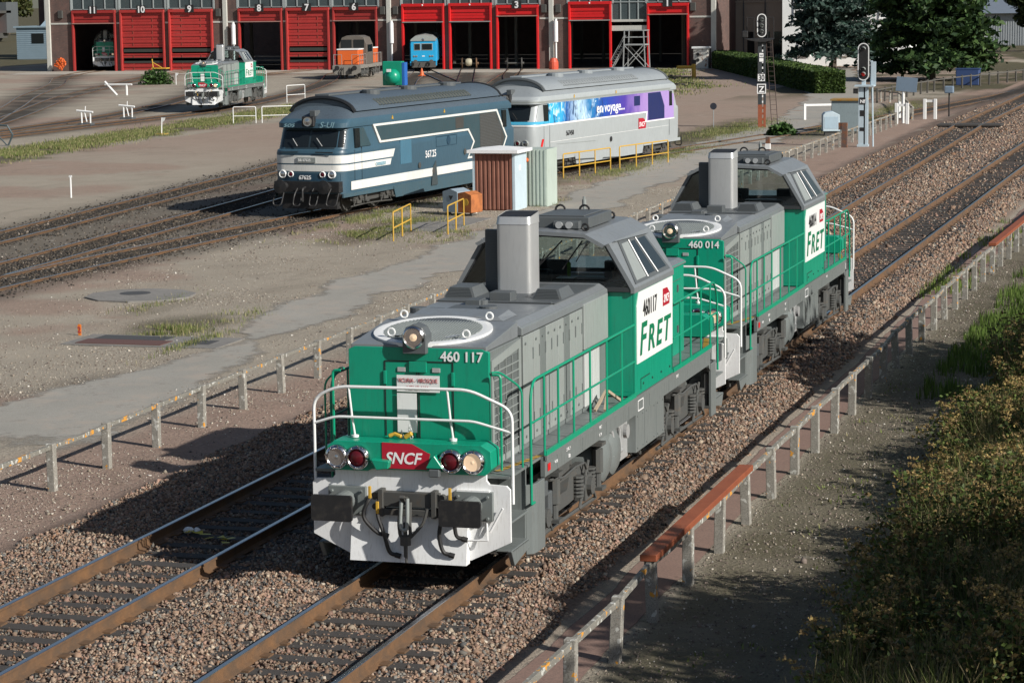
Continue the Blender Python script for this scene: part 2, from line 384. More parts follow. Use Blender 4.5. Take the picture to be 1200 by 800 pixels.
def dist_tracks(x, y, sel):
    d = np.full(np.shape(x), 99.0)
    for P in sel:
        yy = path_y(P, x); sl = np.abs(path_y(P, x+1)-path_y(P, x-1))/2; m = (x > P[0][0]) & (x < P[-1][0])
        d = np.where(m, np.minimum(d, np.abs(y-yy)/np.sqrt(1+sl*sl)), d)
    return d
def axis(segs):
    o = []
    for a, b, s in segs: o.append(np.arange(a, b, s))
    o.append([segs[-1][1]]); return np.concatenate(o)
xs = axis([(-900, -60, 120), (-60, -6, 6), (-6, 45, 0.25), (45, 130, 0.6), (130, 330, 3), (330, 3000, 120)])
ys = axis([(-2500, -60, 240), (-60, -14, 4), (-14, 30, 0.25), (30, 75, 0.7), (75, 180, 3), (180, 2600, 160)])
GX_, GY_ = np.meshgrid(xs, ys, indexing='ij')
GZ_ = gz(GX_, GY_)
nx, ny = GX_.shape
V = np.stack([GX_.ravel(), GY_.ravel(), GZ_.ravel()], 1)
ii, jj = np.meshgrid(np.arange(nx-1), np.arange(ny-1), indexing='ij'); a = (ii*ny+jj).ravel()
F = np.stack([a, a+ny, a+ny+1, a+1], 1)
ground = fast_mesh('ground', V, F); tag(ground, 'stony grey brown yard ground and banks', 'ground', kind='structure')
ground.data.polygons.foreach_set('use_smooth', np.ones(len(F), bool))
# surface kinds: r ballast, g grass / earth, b pinkish grit, a sooty
x_, y_ = GX_.ravel(), GY_.ravel()
n1 = fbm(x_, y_, 3.0, 21); n2 = fbm(x_, y_, 7.0, 22); n3 = fbm(x_, y_, 1.3, 23)
yss = ysec(x_)
bal = smooth(-2.3, -1.9, y_+(n3-.5)*.35)*(1-smooth(2.5, 3.0, y_-yss+(n3-.5)*1.0))*(x_ < 320)
edge8 = 7.95+x_*.018
pink = np.clip(smooth(2.4, 2.9, y_-yss)*(1-smooth(0.2, 1.8, y_-edge8-(n2-.5)*3)), 0, 1)
pink = np.maximum(pink, 0.8*smooth(.50, .62, n2)*(y_ > 12))
pink = np.maximum(pink, smooth(75, 110, x_)*(y_ > 16)*(y_ < 50)*0.7)
dt = dist_tracks(x_, y_, TRK)
soot = (1-smooth(0.8, 1.35+0*n1, dt+(n3-.5)*.8))*0.95
soot = np.maximum(soot, 0.55*(1-smooth(1.2, 2.6, dt)))
soot = np.maximum(soot, (1-smooth(0, 1.2, np.hypot((x_-20.5)/4.2, (y_-12.3)/1.3)+(n3-.5)*.8))*0.6)
soot = np.maximum(soot, 0.62*((x_ > 10) & (x_ < 84) & (y_ < path_y(TA, x_)) & (y_ > path_y(TC, x_)-.6+(n3-.5)*.6)))
gr = np.maximum(smooth(5.0, 6.3, -y_+(n1-.5)*2.0), .9*smooth(2.9, 3.4, -y_)*(.55+.6*n3).clip(0,1))*(x_ > -30)
gr = np.maximum(gr, 0.85*(1-smooth(1.4, 3.2, np.abs(y_-(50.8+(x_-90)*0.085)-1.0)+(n1-.5)*4))*(x_ > 60)*(x_ < 170))
gr = np.maximum(gr, (y_ > 140)*1.0); gr = np.maximum(gr, smooth(150, 175, x_)*(y_ < 28)*(y_ > 9)*smooth(.35, .5, n2)); gr = np.maximum(gr, smooth(290, 330, x_)*0.9)
def blob(cx, cy, rx, ry, amp=1): return amp*(1-smooth(0.35, 1.15, np.hypot((x_-cx)/rx, (y_-cy)/ry)+(n1-.5)*.9))
for b in ((56, 18, 6, 1.6, .8), (30.5, 14.6, 2.4, 1.3, .7), (72, 18.3, 9, 1.3, .8), (98, 16.8, 9, 1.0, .8), (84, 17.6, 7, 1.4, .6), (116, 19.5, 16, 2.4, 1), (125, 13, 20, 1.8, .9), (34.5, 16.8, 2.5, .7, .3), (150, 13, 14, 2.0, .8)):
    gr = np.maximum(gr, blob(*b))
att = ground.data.color_attributes.new('Mask', 'FLOAT_COLOR', 'POINT')
att.data.foreach_set('color', np.stack([bal, gr, pink, soot], 1).astype(np.float32).ravel())
m, t, p = _m('yard_ground'); co = coords(t)
at = N(t, 'ShaderNodeAttribute', attribute_name='Mask'); sp = N(t, 'ShaderNodeSeparateColor'); L(t, at.outputs['Color'], sp.inputs[0])
nb = noise(t, 0.35, 6, 0.62, co); nm = noise(t, 2.3, 6, 0.7, co); nf = noise(t, 16, 5, 0.75, co); ng = noise(t, 55, 4, 0.8, co)
base = mixc(t, nb, (0.235, 0.20, 0.155), (0.55, 0.485, 0.39))
base = mixc(t, ramp(t, nm, [(0.3, 0), (0.7, 0.75)]), base, (0.38, 0.34, 0.28))
base = mixc(t, ramp(t, ng, [(0.4, 0.0), (0.66, 0.75)]), base, (0.18, 0.155, 0.125))
vo = N(t, 'ShaderNodeTexVoronoi'); vo.inputs['Scale'].default_value = 7; L(t, co, vo.inputs['Vector'])
speck = ramp(t, vo.outputs['Distance'], [(0.10, 1.0), (0.16, 0.0)])
mm = N(t, 'ShaderNodeMath', operation='MULTIPLY'); L(t, speck, mm.inputs[0]); L(t, ramp(t, noise(t, 0.8, 4, 0.7, co), [(0.48, 0), (0.62, 0.9)]), mm.inputs[1])
base = mixc(t, mm.outputs[0], base, (0.58, 0.54, 0.48))
pk = mixc(t, nm, (0.24, 0.168, 0.132), (0.40, 0.295, 0.235)); pk = mixc(t, ramp(t, nf, [(0.45, 0), (0.7, .7)]), pk, (0.14, 0.105, 0.09))
pk = mixc(t, mm.outputs[0], pk, (0.42, 0.36, 0.31))
c = mixc(t, sp.outputs['Blue'], base, pk)
blc = mixc(t, nf, (0.13, 0.085, 0.06), (0.30, 0.21, 0.16)); blc = mixc(t, ramp(t, ng, [(0.42, 0), (0.6, .85)]), blc, (0.06, 0.048, 0.042))
vb = N(t, 'ShaderNodeTexVoronoi'); vb.inputs['Scale'].default_value = 16; L(t, co, vb.inputs['Vector'])
blc = mixc(t, 0.55, blc, mixc(t, ramp(t, vb.outputs['Color'], [(0.2, 0.1), (0.9, 0.9)]), (0.09, 0.07, 0.06), (0.32, 0.235, 0.185)))
c = mixc(t, sp.outputs['Red'], c, blc)
gc = mixc(t, nm, (0.055, 0.055, 0.03), (0.14, 0.125, 0.07)); gc = mixc(t, ramp(t, nf, [(0.4, 0), (0.65, .8)]), gc, (0.075, 0.062, 0.045))
c = mixc(t, sp.outputs['Green'], c, gc)
so = mixc(t, nf, (0.022, 0.02, 0.018), (0.07, 0.06, 0.05))
c = mixc(t, at.outputs['Alpha'], c, so)
st_ = ramp(t, noise(t, 0.22, 8, 0.75, co, 1.5), [(0.54, 0), (0.66, .55)]); c = mixc(t, st_, c, mixc(t, 0.5, c, (0.12, 0.10, 0.08)))
st_ = ramp(t, noise(t, 0.6, 9, 0.8, co, .8), [(0.30, .6), (0.42, 0)]); c = mixc(t, st_, c, (0.42, 0.385, 0.33))
L(t, c, p.inputs['Base Color']); p.inputs['Roughness'].default_value = 0.95; p.inputs['Specular IOR Level'].default_value = 0.15
b1 = bump(t, nf, 0.5, 0.05); b2 = bump(t, ng, 0.6, 0.02, b1); b3 = bump(t, vb.outputs['Distance'], 0.35, 0.04, b2); L(t, b3, p.inputs['Normal'])
ground.data.materials.append(m)
# asphalt lane and pink side path, sheets just above the ground
def strip(name, near, far, x0, x1, dx, z, wob, m, label, cat, k=10, soft=1.0):
    xx = np.arange(x0, x1, dx); a = path_y(near, xx)+(fbm(xx, xx*0, 2.2, 31)-.5)*wob; b = path_y(far, xx)+(fbm(xx, xx*0+9, 2.2, 37)-.5)*wob
    T = np.linspace(0, 1, k+1); X = np.repeat(xx[:, None], k+1, 1); Y = a[:, None]*(1-T)+b[:, None]*T; Z = np.maximum(gz(X, Y), z)+0.012
    Z = gz(X, Y)+0.012
    V = np.stack([X.ravel(), Y.ravel(), Z.ravel()], 1); n = len(xx)
    i, j = np.meshgrid(np.arange(n-1), np.arange(k), indexing='ij'); q = (i*(k+1)+j).ravel()
    o = fast_mesh(name, V, np.stack([q, q+k+1, q+k+2, q+1], 1), mats=m)
    e = np.minimum(np.minimum(T, 1-T)[None]*(b-a)[:, None]/soft, np.minimum(xx-x0, 30)[:, None]/6+0*T[None]).clip(0, 1)
    at_ = o.data.color_attributes.new('Edge', 'FLOAT_COLOR', 'POINT'); at_.data.foreach_set('color', np.repeat(e.ravel()[:, None], 4, 1).astype(np.float32).ravel())
    tt = m.node_tree; pb = tt.nodes['Principled BSDF']; ea = N(tt, 'ShaderNodeAttribute', attribute_name='Edge'); nn = noise(tt, 1.6, 8, 0.75, coords(tt)); sm_ = N(tt, 'ShaderNodeMath', operation='ADD'); L(tt, ea.outputs['Fac'], sm_.inputs[0]); L(tt, nn, sm_.inputs[1]); L(tt, ramp(tt, sm_.outputs[0], [(0.60, 0.0), (0.85, 1.0)]), pb.inputs['Alpha'])
    return tag(o, label, cat, kind='structure')
m, t, p = _m('old_asphalt'); co = coords(t)
c = mixc(t, noise(t, 0.5, 5, 0.65, co), (0.27, 0.26, 0.225), (0.38, 0.36, 0.32)); c = mixc(t, ramp(t, noise(t, 40, 4, 0.75, co), [(0.4, 0), (0.7, .7)]), c, (0.17, 0.158, 0.14))
c = mixc(t, ramp(t, noise(t, 0.9, 8, 0.75, co), [(0.5, 0), (0.62, .8)]), c, (0.35, 0.30, 0.25)); c = mixc(t, ramp(t, noise(t, 2.1, 8, 0.8, co), [(0.56, 0), (0.62, .5)]), c, (0.19, 0.165, 0.14))
L(t, c, p.inputs['Base Color']); p.inputs['Roughness'].default_value = 0.9; L(t, bump(t, noise(t, 60, 4, .7, co), .4, .01), p.inputs['Normal'])
strip('road', ROADN, ROADF, 14, 235, 0.5, YG, 1.5, m, 'worn grey asphalt lane beside the fence', 'road', 24, 1.2)
m, t, p = _m('pink_path'); co = coords(t)
c = mixc(t, noise(t, 1.2, 5, 0.65, co), (0.19, 0.115, 0.09), (0.27, 0.175, 0.14)); c = mixc(t, ramp(t, noise(t, 30, 4, 0.75, co), [(0.45, 0), (0.7, .8)]), c, (0.11, 0.08, 0.065))
L(t, c, p.inputs['Base Color']); p.inputs['Roughness'].default_value = 0.95; L(t, bump(t, noise(t, 45, 4, .7, co), .4, .01), p.inputs['Normal'])
strip('path', [(-30, -3.02), (90, -3.02)], [(-30, -2.22), (90, -2.22)], -30, 85, 0.3, -0.4, 0.22, m, 'narrow pinkish concrete trackside path', 'path', 10, .10)

m, t, p = _m('apron_concrete'); co = coords(t); c = mixc(t, noise(t, 0.8, 7, 0.7, co), (0.30, 0.27, 0.22), (0.46, 0.42, 0.36)); L(t, c, p.inputs['Base Color']); p.inputs['Roughness'].default_value = 0.9
strip('path', [(222, 44), (234.9, 44)], [(222, 124), (234.9, 124)], 222, 234.9, .8, 0, 0, m, 'pale concrete apron in front of the shed doors', 'apron', 30, 2.0)
# ============================================================ tracks
def poly_at(P, x): return path_y(P, x)
def spline_pts(P, x0, x1, dx):
    xx = np.arange(x0, x1+1e-6, dx); px = np.array([p[0] for p in P]); py = np.array([p[1] for p in P])
    yy = np.interp(xx, px, py)
    k = max(1, int(6/dx)); pad = np.pad(yy, k, mode='reflect', reflect_type='odd'); yy = np.convolve(pad, np.ones(2*k+1)/(2*k+1), 'valid')
    return xx, yy
RP = [(-0.07, -0.172), (0.07, -0.172), (0.07, -0.160), (0.012, -0.135), (0.010, -0.05), (0.036, -0.038), (0.036, -0.006), (0.028, 0.0), (-0.028, 0.0), (-0.036, -0.006), (-0.036, -0.038), (-0.010, -0.05), (-0.012, -0.135), (-0.07, -0.160)]
def track(P, x0, x1, ztop, label, dx=2.0, sleepers=True, smat=None, near=None, sl_step=0.6, stop=0.0, polished=True, smoothit=True, group='railway tracks'):
    t = thing('railway_track', label, 'track', (0, 0, 0), 0, group)
    if smoothit: xx, yy = spline_pts(P, x0, x1, dx)
    else: xx = np.arange(x0, x1+1e-6, dx); yy = ysec(xx) if P is None else path_y(P, xx)
    dy = np.gradient(yy, xx); nl = np.sqrt(1+dy*dy); nxv = -dy/nl; nyv = 1/nl
    k = len(RP)
    for s in (0.753, -0.753):
        V = []; 
        for i in range(len(xx)):
            for u, z in RP: V.append((xx[i]+nxv[i]*(s+u), yy[i]+nyv[i]*(s+u), ztop+z))
        F = []; M = []
        for i in range(len(xx)-1):
            for q in range(k): F.append((i*k+q, i*k+(q+1) % k, (i+1)*k+(q+1) % k, (i+1)*k+q)); M.append(1 if (q in (7,) and polished) or (q in (6, 8) and polished) else 0)
        mb = MB(); mb.v = V; mb.f = F; mb.m = M; mb.build('rail', [RUSTRAIL, RAILTOP if polished else RUSTRAIL], t)
    if sleepers:
        L_ = np.cumsum(np.r_[0, np.hypot(np.diff(xx), np.diff(yy))]); pos = np.arange(0.3, L_[-1], sl_step)
        px = np.interp(pos, L_, xx); py = np.interp(pos, L_, yy); pd = np.interp(px, xx, dy)
        order = np.argsort(np.hypot(px+24.6, py+10.5)*np.where(px < -2, 99, 1)); nearset = set(order[:(near if near is not None else 0)])
        rest = MB()
        for i in range(len(pos)):
            mb = MB() if i in nearset else rest
            an = math.atan(pd[i])+rng.normal(0, 0.012); w = 0.12+rng.normal(0, 0.006); l = 1.28+rng.normal(0, 0.02); zt = ztop-0.172+rng.normal(0, 0.006)
            ca, sa = math.cos(an), math.sin(an)
            def q(u, v): return (px[i]+u*ca-v*sa, py[i]+u*sa+v*ca)
            vs = [(*q(u, v), z) for z in (zt-0.14, zt) for u, v in ((-w, -l), (w, -l), (w, l), (-w, l))]
            fs = [(4, 5, 6, 7), (0, 1, 5, 4), (1, 2, 6, 5), (2, 3, 7, 6), (3, 0, 4, 7)]
            mb.add(vs, fs)
            for s in (-0.753, 0.753):     # chairs
                vs = [(*q(u, v), z) for z in (zt, zt+0.022) for u, v in ((-0.09, s-0.16), (0.09, s-0.16), (0.09, s+0.16), (-0.09, s+0.16))]; mb.add(vs, fs, 1)
            if i in nearset: mb.build('sleeper', [smat or WOOD, RUSTRAIL], t, bevel=0)
        if rest.v: tag(rest.build('sleeper', [smat or WOOD, RUSTRAIL], t), kind='stuff')
    return t
track([(-60, 0), (600, 0)], -12, 330, 0.0, 'straight main track under the two coupled green locomotives', 2.0, near=95, smoothit=False)
t2 = track(None, -12, 330, 0.0, 'empty main track left of the two coupled green locomotives', 2.0, near=95, smoothit=False)
SOOTW = mat('sooty_wood', (0.03, 0.027, 0.025), 0.9, dirt=0.5, streak=False, bmp=.4)
for P, x0, x1, nm, nr in ((TA, -20, 234, 'farthest of the curved yard tracks passing behind the blue locomotive', 40), (TB, -20, 234, 'yard track running just behind the blue locomotive', 40),
                  (TC, 22, 188, 'curved yard track carrying the blue and the grey locomotive', 60), (TD, 60, 246, 'yard track carrying the parked lone green locomotive', 0), (TD2, 96, 248, 'dark yard track passing behind the lone green locomotive', 0),
                  (TE, 100, 248, 'yard track curving to the closed door marked 9', 0), (TF, 110, 268, 'yard track curving into the doorway marked 11', 0), (TG, 160, 262, 'short track running into the doorway marked 3', 0),
                  (TH, 165, 262, 'short track under the bright blue railcar', 0), (TI, 160, 262, 'short track into the doorway right of the blue railcar', 0), (TJ, 184, 262, 'grassy curved track leading to the doorway marked 1', 0)):
    track(P, x0, x1, YG+0.09, nm, 2.5, near=nr, smat=SOOTW, polished=True)

# ============================================================ loose stones
PAL = np.array([(0.30, 0.20, 0.14), (0.37, 0.275, 0.205), (0.25, 0.175, 0.13), (0.21, 0.195, 0.17), (0.13, 0.13, 0.128), (0.44, 0.36, 0.27), (0.37, 0.235, 0.18), (0.08, 0.072, 0.066), (0.56, 0.49, 0.40), (0.25, 0.145, 0.09)])
PALW = np.array([.22, .18, .18, .12, .06, .07, .09, .03, .01, .04])
TPL = np.array([(-1, -1, -.7), (1, -1, -.8), (1, 1, -.7), (-1, 1, -.8), (-.7, -.8, .8), (.8, -.6, .7), (.6, .8, .8), (-.8, .7, .6)], float)*0.6
TF_ = np.array([(0, 2, 1), (0, 3, 2), (4, 5, 6), (4, 6, 7), (0, 1, 5), (0, 5, 4), (1, 2, 6), (1, 6, 5), (2, 3, 7), (2, 7, 6), (3, 0, 4), (3, 4, 7)])
def stones(name, X, Y, Z, size, pal, palw, bright=1.0, parent=None):
    n = len(X); q = rng.normal(size=(n, 4)); q /= np.linalg.norm(q, axis=1)[:, None]; w, a, b, c = q.T
    R = np.stack([1-2*(b*b+c*c), 2*(a*b-c*w), 2*(a*c+b*w), 2*(a*b+c*w), 1-2*(a*a+c*c), 2*(b*c-a*w), 2*(a*c-b*w), 2*(b*c+a*w), 1-2*(a*a+b*b)], 1).reshape(n, 3, 3)
    V = TPL[None]*(1+rng.normal(0, 0.22, (n, 8, 3))); V = V*(size[:, None, None]*rng.uniform(0.5, 1.3, (n, 1, 3)))
    V = np.einsum('nij,nkj->nki', R, V)+np.stack([X, Y, Z], 1)[:, None, :]
    F = (TF_[None]+(np.arange(n)*8)[:, None, None]).reshape(-1, 3)
    col = pal[rng.choice(len(pal), n, p=palw)]*rng.uniform(0.75, 1.22, (n, 1))*bright
    return fast_mesh(name, V.reshape(-1, 3), F, np.repeat(col, 12, 0), STONEM)
def ballast(x0, x1, dens, sz):
    n = int((x1-x0)*9.6*dens); X = rng.uniform(x0, x1, n); Y = rng.uniform(-2.45, 7.2, n); ys = ysec(X)
    nn = fbm(X, Y, 0.9, 41)
    keep = (Y > -1.75-(nn)*.55) & (Y-ys < 2.35+nn*0.95)
    for c in (0*X, ys):          # clear the rails, mostly clear the sleepers
        d = np.abs(Y-c); keep &= ~((np.abs(d-0.753) < 0.085))
        ph = ((X-(-12)-0.3+0.3) % 0.6)-0.3
        on = (np.abs(ph) < 0.13) & (d < 1.28); hs = (np.floor((X+12)/0.6+.5)*(7.31 if c is ys else 3.77)) % 1.0
        inside = d < 0.68
        pk = np.where(inside, (0.13 if c is ys else 0.38), 0.42)
        pk = np.where((X > 30) & (c is not ys), np.where(inside, 0.04, 0.3), pk)
        keep &= ~(on & (rng.random(n) > pk*np.where(hs < .3, 2.6, .6)*fbm(X, Y, 1.2, 77)*1.8))
    keep &= ~((X > 30) & (np.abs(Y) < 0.66) & (rng.random(n) < .55))
    X, Y = X[keep], Y[keep]; ph = ((X+12) % 0.6)-0.3
    Z = gz(X, Y)+rng.uniform(-0.012, 0.028, len(X))
    return X, Y, Z, rng.lognormal(-0.12, 0.30, len(X))*sz
A = [ballast(-3, 14, 680, 0.0305), ballast(14, 26, 480, 0.034), ballast(26, 48, 260, 0.041), ballast(48, 85, 90, 0.056), ballast(85, 150, 22, 0.065)]
X, Y, Z, S = [np.concatenate(v) for v in zip(*A)]
bz_ = np.minimum(np.abs(Y), np.abs(Y-ysec(X)))
br_ = np.where(bz_ < 0.72, 0.62, 0.82)*(0.8+0.4*fbm(X, Y, 1.7, 93))
tag(stones('ballast', X, Y, Z, S, PAL, PALW, br_[:, None]), 'pinkish brown broken stone ballast around the main tracks', 'ballast', kind='stuff')
# dark stones in the yard tracks
XS = []; YS = []
for P_ in (TA, TB, TC):
    n = 15000; X = rng.uniform(30, 92, n); Y = path_y(P_, X)+rng.normal(0, .75, n); ok_ = np.ones(n, bool)
    for Q in (TA, TB, TC): ok_ &= np.abs(np.abs(Y-path_y(Q, X))-.753) > .10
    XS.append(X[ok_]); YS.append(Y[ok_])
X = np.concatenate(XS); Y = np.concatenate(YS)
tag(stones('ballast', X, Y, gz(X, Y)+.01, rng.lognormal(-3.35, .3, len(X)), np.array([(.055, .048, .04), (.10, .08, .06), (.035, .032, .03), (.20, .17, .14)]), [.38, .27, .30, .05]), 'dark sooty ballast in the curved yard tracks', 'ballast', kind='stuff')
# grit scattered over the yard
n = 150000; X = 4+71*rng.random(n)**1.5; Y = np.where(rng.random(n) < .5, rng.uniform(7.4, 30, n), rng.uniform(7, 20, n)); d = fbm(X, Y, 3, 51)
k = (rng.random(n) < .15+.85*smooth(.42, .62, d)) & ~((Y > path_y(ROADN, X)+.4) & (Y < path_y(ROADF, X)-.4)); X, Y = X[k], Y[k]
n2 = 26000; X2 = rng.uniform(-2, 50, n2); Y2 = rng.uniform(-6.5, -3.0, n2); PG = np.array([(0.42, 0.38, 0.32), (0.28, 0.24, 0.19), (0.52, 0.49, 0.44), (0.16, 0.13, 0.11)])
tag(stones('loose_gravel', X, Y, gz(X, Y)+0.005, rng.lognormal(-4.35, 0.45, len(X)), PG, [.22, .36, .06, .36]), 'pale loose stones scattered over the yard', 'gravel', kind='stuff')
tag(stones('loose_gravel', X2, Y2, gz(X2, Y2)+0.004, rng.lognormal(-4.35, 0.45, len(X2)), PG, [.06, .26, .02, .66]), 'dark brown stones and litter on the ground right of the fence', 'gravel', kind='stuff')

# ============================================================ concrete post fences
def fence(name, label, pts, step, ztop, zbot, rails, group=None, size=0.065, railr=0.045, pm=None, rm=None, lean=0.018):
    t = thing(name, label, 'fence', (pts[0][0], pts[0][1], 0), 0, group); ox, oy = pts[0]
    P = [Vector((a-ox, b-oy, 0)) for a, b in pts]; segs = [(P[i+1]-P[i]).length for i in range(len(P)-1)]; tot = sum(segs)
    def at(s):
        for i, l in enumerate(segs):
            if s <= l or i == len(segs)-1: return P[i]+(P[i+1]-P[i])*(s/l), (P[i+1]-P[i]).normalized()
            s -= l
    pr = None; n = int(tot/step); posts = []
    for i in range(n+1):
        c, d = at(i*step); nn = Vector((-d.y, d.x, 0)); mb = MB()
        dx, dy = rng.normal(0, lean, 2); h = size
        vs = [c+d*u*h+nn*v*h+Vector((0, 0, zbot)) for u, v in ((-1, -1), (1, -1), (1, 1), (-1, 1))]+[c+d*u*h+nn*v*h+Vector((dx, dy, ztop)) for u, v in ((-1, -1), (1, -1), (1, 1), (-1, 1))]
        mb.add(vs, [(0, 3, 2, 1), (4, 5, 6, 7), (0, 1, 5, 4), (1, 2, 6, 5), (2, 3, 7, 6), (3, 0, 4, 7)])
        if i < 100: mb.build('post', pm or CONC, t, bevel=0.008)
        tp = c+Vector((dx, dy, 0)); posts.append(tp)
        if pr is not None and rails:
            mb = MB(); sag = rng.normal(0, 0.012)
            for zr in rails:
                a = pr+Vector((0, 0, zr)); b = tp+Vector((0, 0, zr)); mid = (a+b)/2+Vector((0, 0, sag)); r = railr
                dd = (b-a).normalized(); n2_ = Vector((-dd.y, dd.x, 0))
                V_ = []
                a = a+dd*size; b = b-dd*size
                for c_ in (a, mid, b): V_ += [c_+n2_*r*u+Vector((0, 0, r*v)) for u, v in ((-.8, -1), (.8, -1), (.8, 1), (-.8, 1))]
                mb.add(V_, [(0, 1, 2, 3), (8, 11, 10, 9)]+[(4*k+i_, 4*k+(i_+1) % 4, 4*k+4+(i_+1) % 4, 4*k+4+i_) for k in (0, 1) for i_ in range(4)])
            if i <= 100: mb.build('rail', rm or LICHEN, t, bevel=0.006)
        pr = tp
    return t, posts
fence('concrete_fence', 'low lichened concrete fence left of the main tracks with one top rail', [(-3.1, 7.95), (23.8, 8.28), (60, 9.15), (85.5, 9.95), (122.8, 9.95)], 2.05, 0.49, -0.5, [0.43], railr=0.037)
rf, rp = fence('concrete_fence', 'concrete fence right of the tracks with two rusty steel channel lengths', [(-4.40, -3.2), (30.45, -3.2), (46, -3.32), (58, -3.6), (84, -4.0)], 2.03, 0.40, -0.65, [0.335], size=0.07, railr=0.042)
for (i0, i1) in ((5, 8), (25, 30)):
    mb = MB(); a = rp[i0]; b = rp[i1]; d = (b-a).normalized(); n_ = Vector((-d.y, d.x, 0))
    prof = [(-0.11, 0.385), (0.11, 0.385), (0.11, 0.475), (-0.11, 0.475)]
    a = a-d*0.12; b = b+d*0.12
    vs = [a+n_*u+Vector((0, 0, z)) for u, z in prof]+[b+n_*u+Vector((0, 0, z)) for u, z in prof]
    mb.add(vs, [(0, 1, 2, 3), (4, 7, 6, 5), (0, 4, 5, 1), (1, 5, 6, 2), (2, 6, 7, 3), (3, 7, 4, 0)])
    mb.build('steel_channel', RUST, rf, bevel=0.008)
fence('concrete_fence', 'distant concrete fence beyond the grey signal cabinets', [(128, 9.8), (150, 13.6), (156, 16.5)], 2.05, 0.55, -0.4, [0.46])
fence('concrete_fence', 'dark distant fence under the big conifer', [(152, 15.5), (171, 13.9), (182, 11.8), (194, 9.2), (215, 8.0)], 2.4, 0.75, -0.4, [0.62], rm=mat('grey_wood', (0.09, 0.085, 0.075), 0.9), pm=mat('grey_wood', (0.09, 0.085, 0.075), 0.9))
# ============================================================ centre-cab freight locomotive (x from its white front plate, rail top z = 0)
LF = 13.55           # plate to plate
def pyz(x, pts, mi, mb, t=0.05): mb.prism(pts, 'x', x, x+t, mi)
def sncf_logo(parent, org, xd, w, h, name='logo_panel', txt='SNCF'):
    xd = Vector(xd); Z = Vector((0, 0, 1)); n = xd.cross(Z).normalized(); o = Vector(org)
    pts = [(0, 0), (0.93, 0), (1, 0.62), (0.94, 0.66), (0.62, 0.98), (0, 1)]
    mb = MB(); vs = [o+xd*p[0]*w+Z*p[1]*h+n*0.004 for p in pts]; vb = [o+xd*p[0]*w+Z*p[1]*h-n*0.004 for p in pts]
    k = len(pts); mb.add(vs+vb, [tuple(range(k)), tuple(range(k, 2*k))[::-1]]+[(i, (i+1) % k, k+(i+1) % k, k+i) for i in range(k)])
    p = mb.build(name, REDLOGO, parent)
    lettering(txt, h*0.62, o+xd*w*0.05+Z*h*0.2, xd, Z, TXTW, p, 'lettering', shear=0.25, bold=0.004, sx=w/(h*2.02), lift=0.005)
    return p
def wheelset_part(parent, x, r=0.5, half=0.755, name='wheelset', mt=None):
    mb = MB()
    for s in (-1, 1):
        y = s*half
        mb.lathe([(r+0.03, -0.075), (r+0.03, -0.05), (r, -0.045), (r-0.01, 0.06), (r-0.07, 0.065), (r-0.09, 0.03), (0.16, 0.02), (0.15, 0.09), (0.0, 0.09)], (x, y, r), (0, s, 0), 24, 0)
    mb.cyl((x, -half, r), (x, half, r), 0.09, n=10)
    return mb.build(name, mt or UNDER, parent, smooth=True)
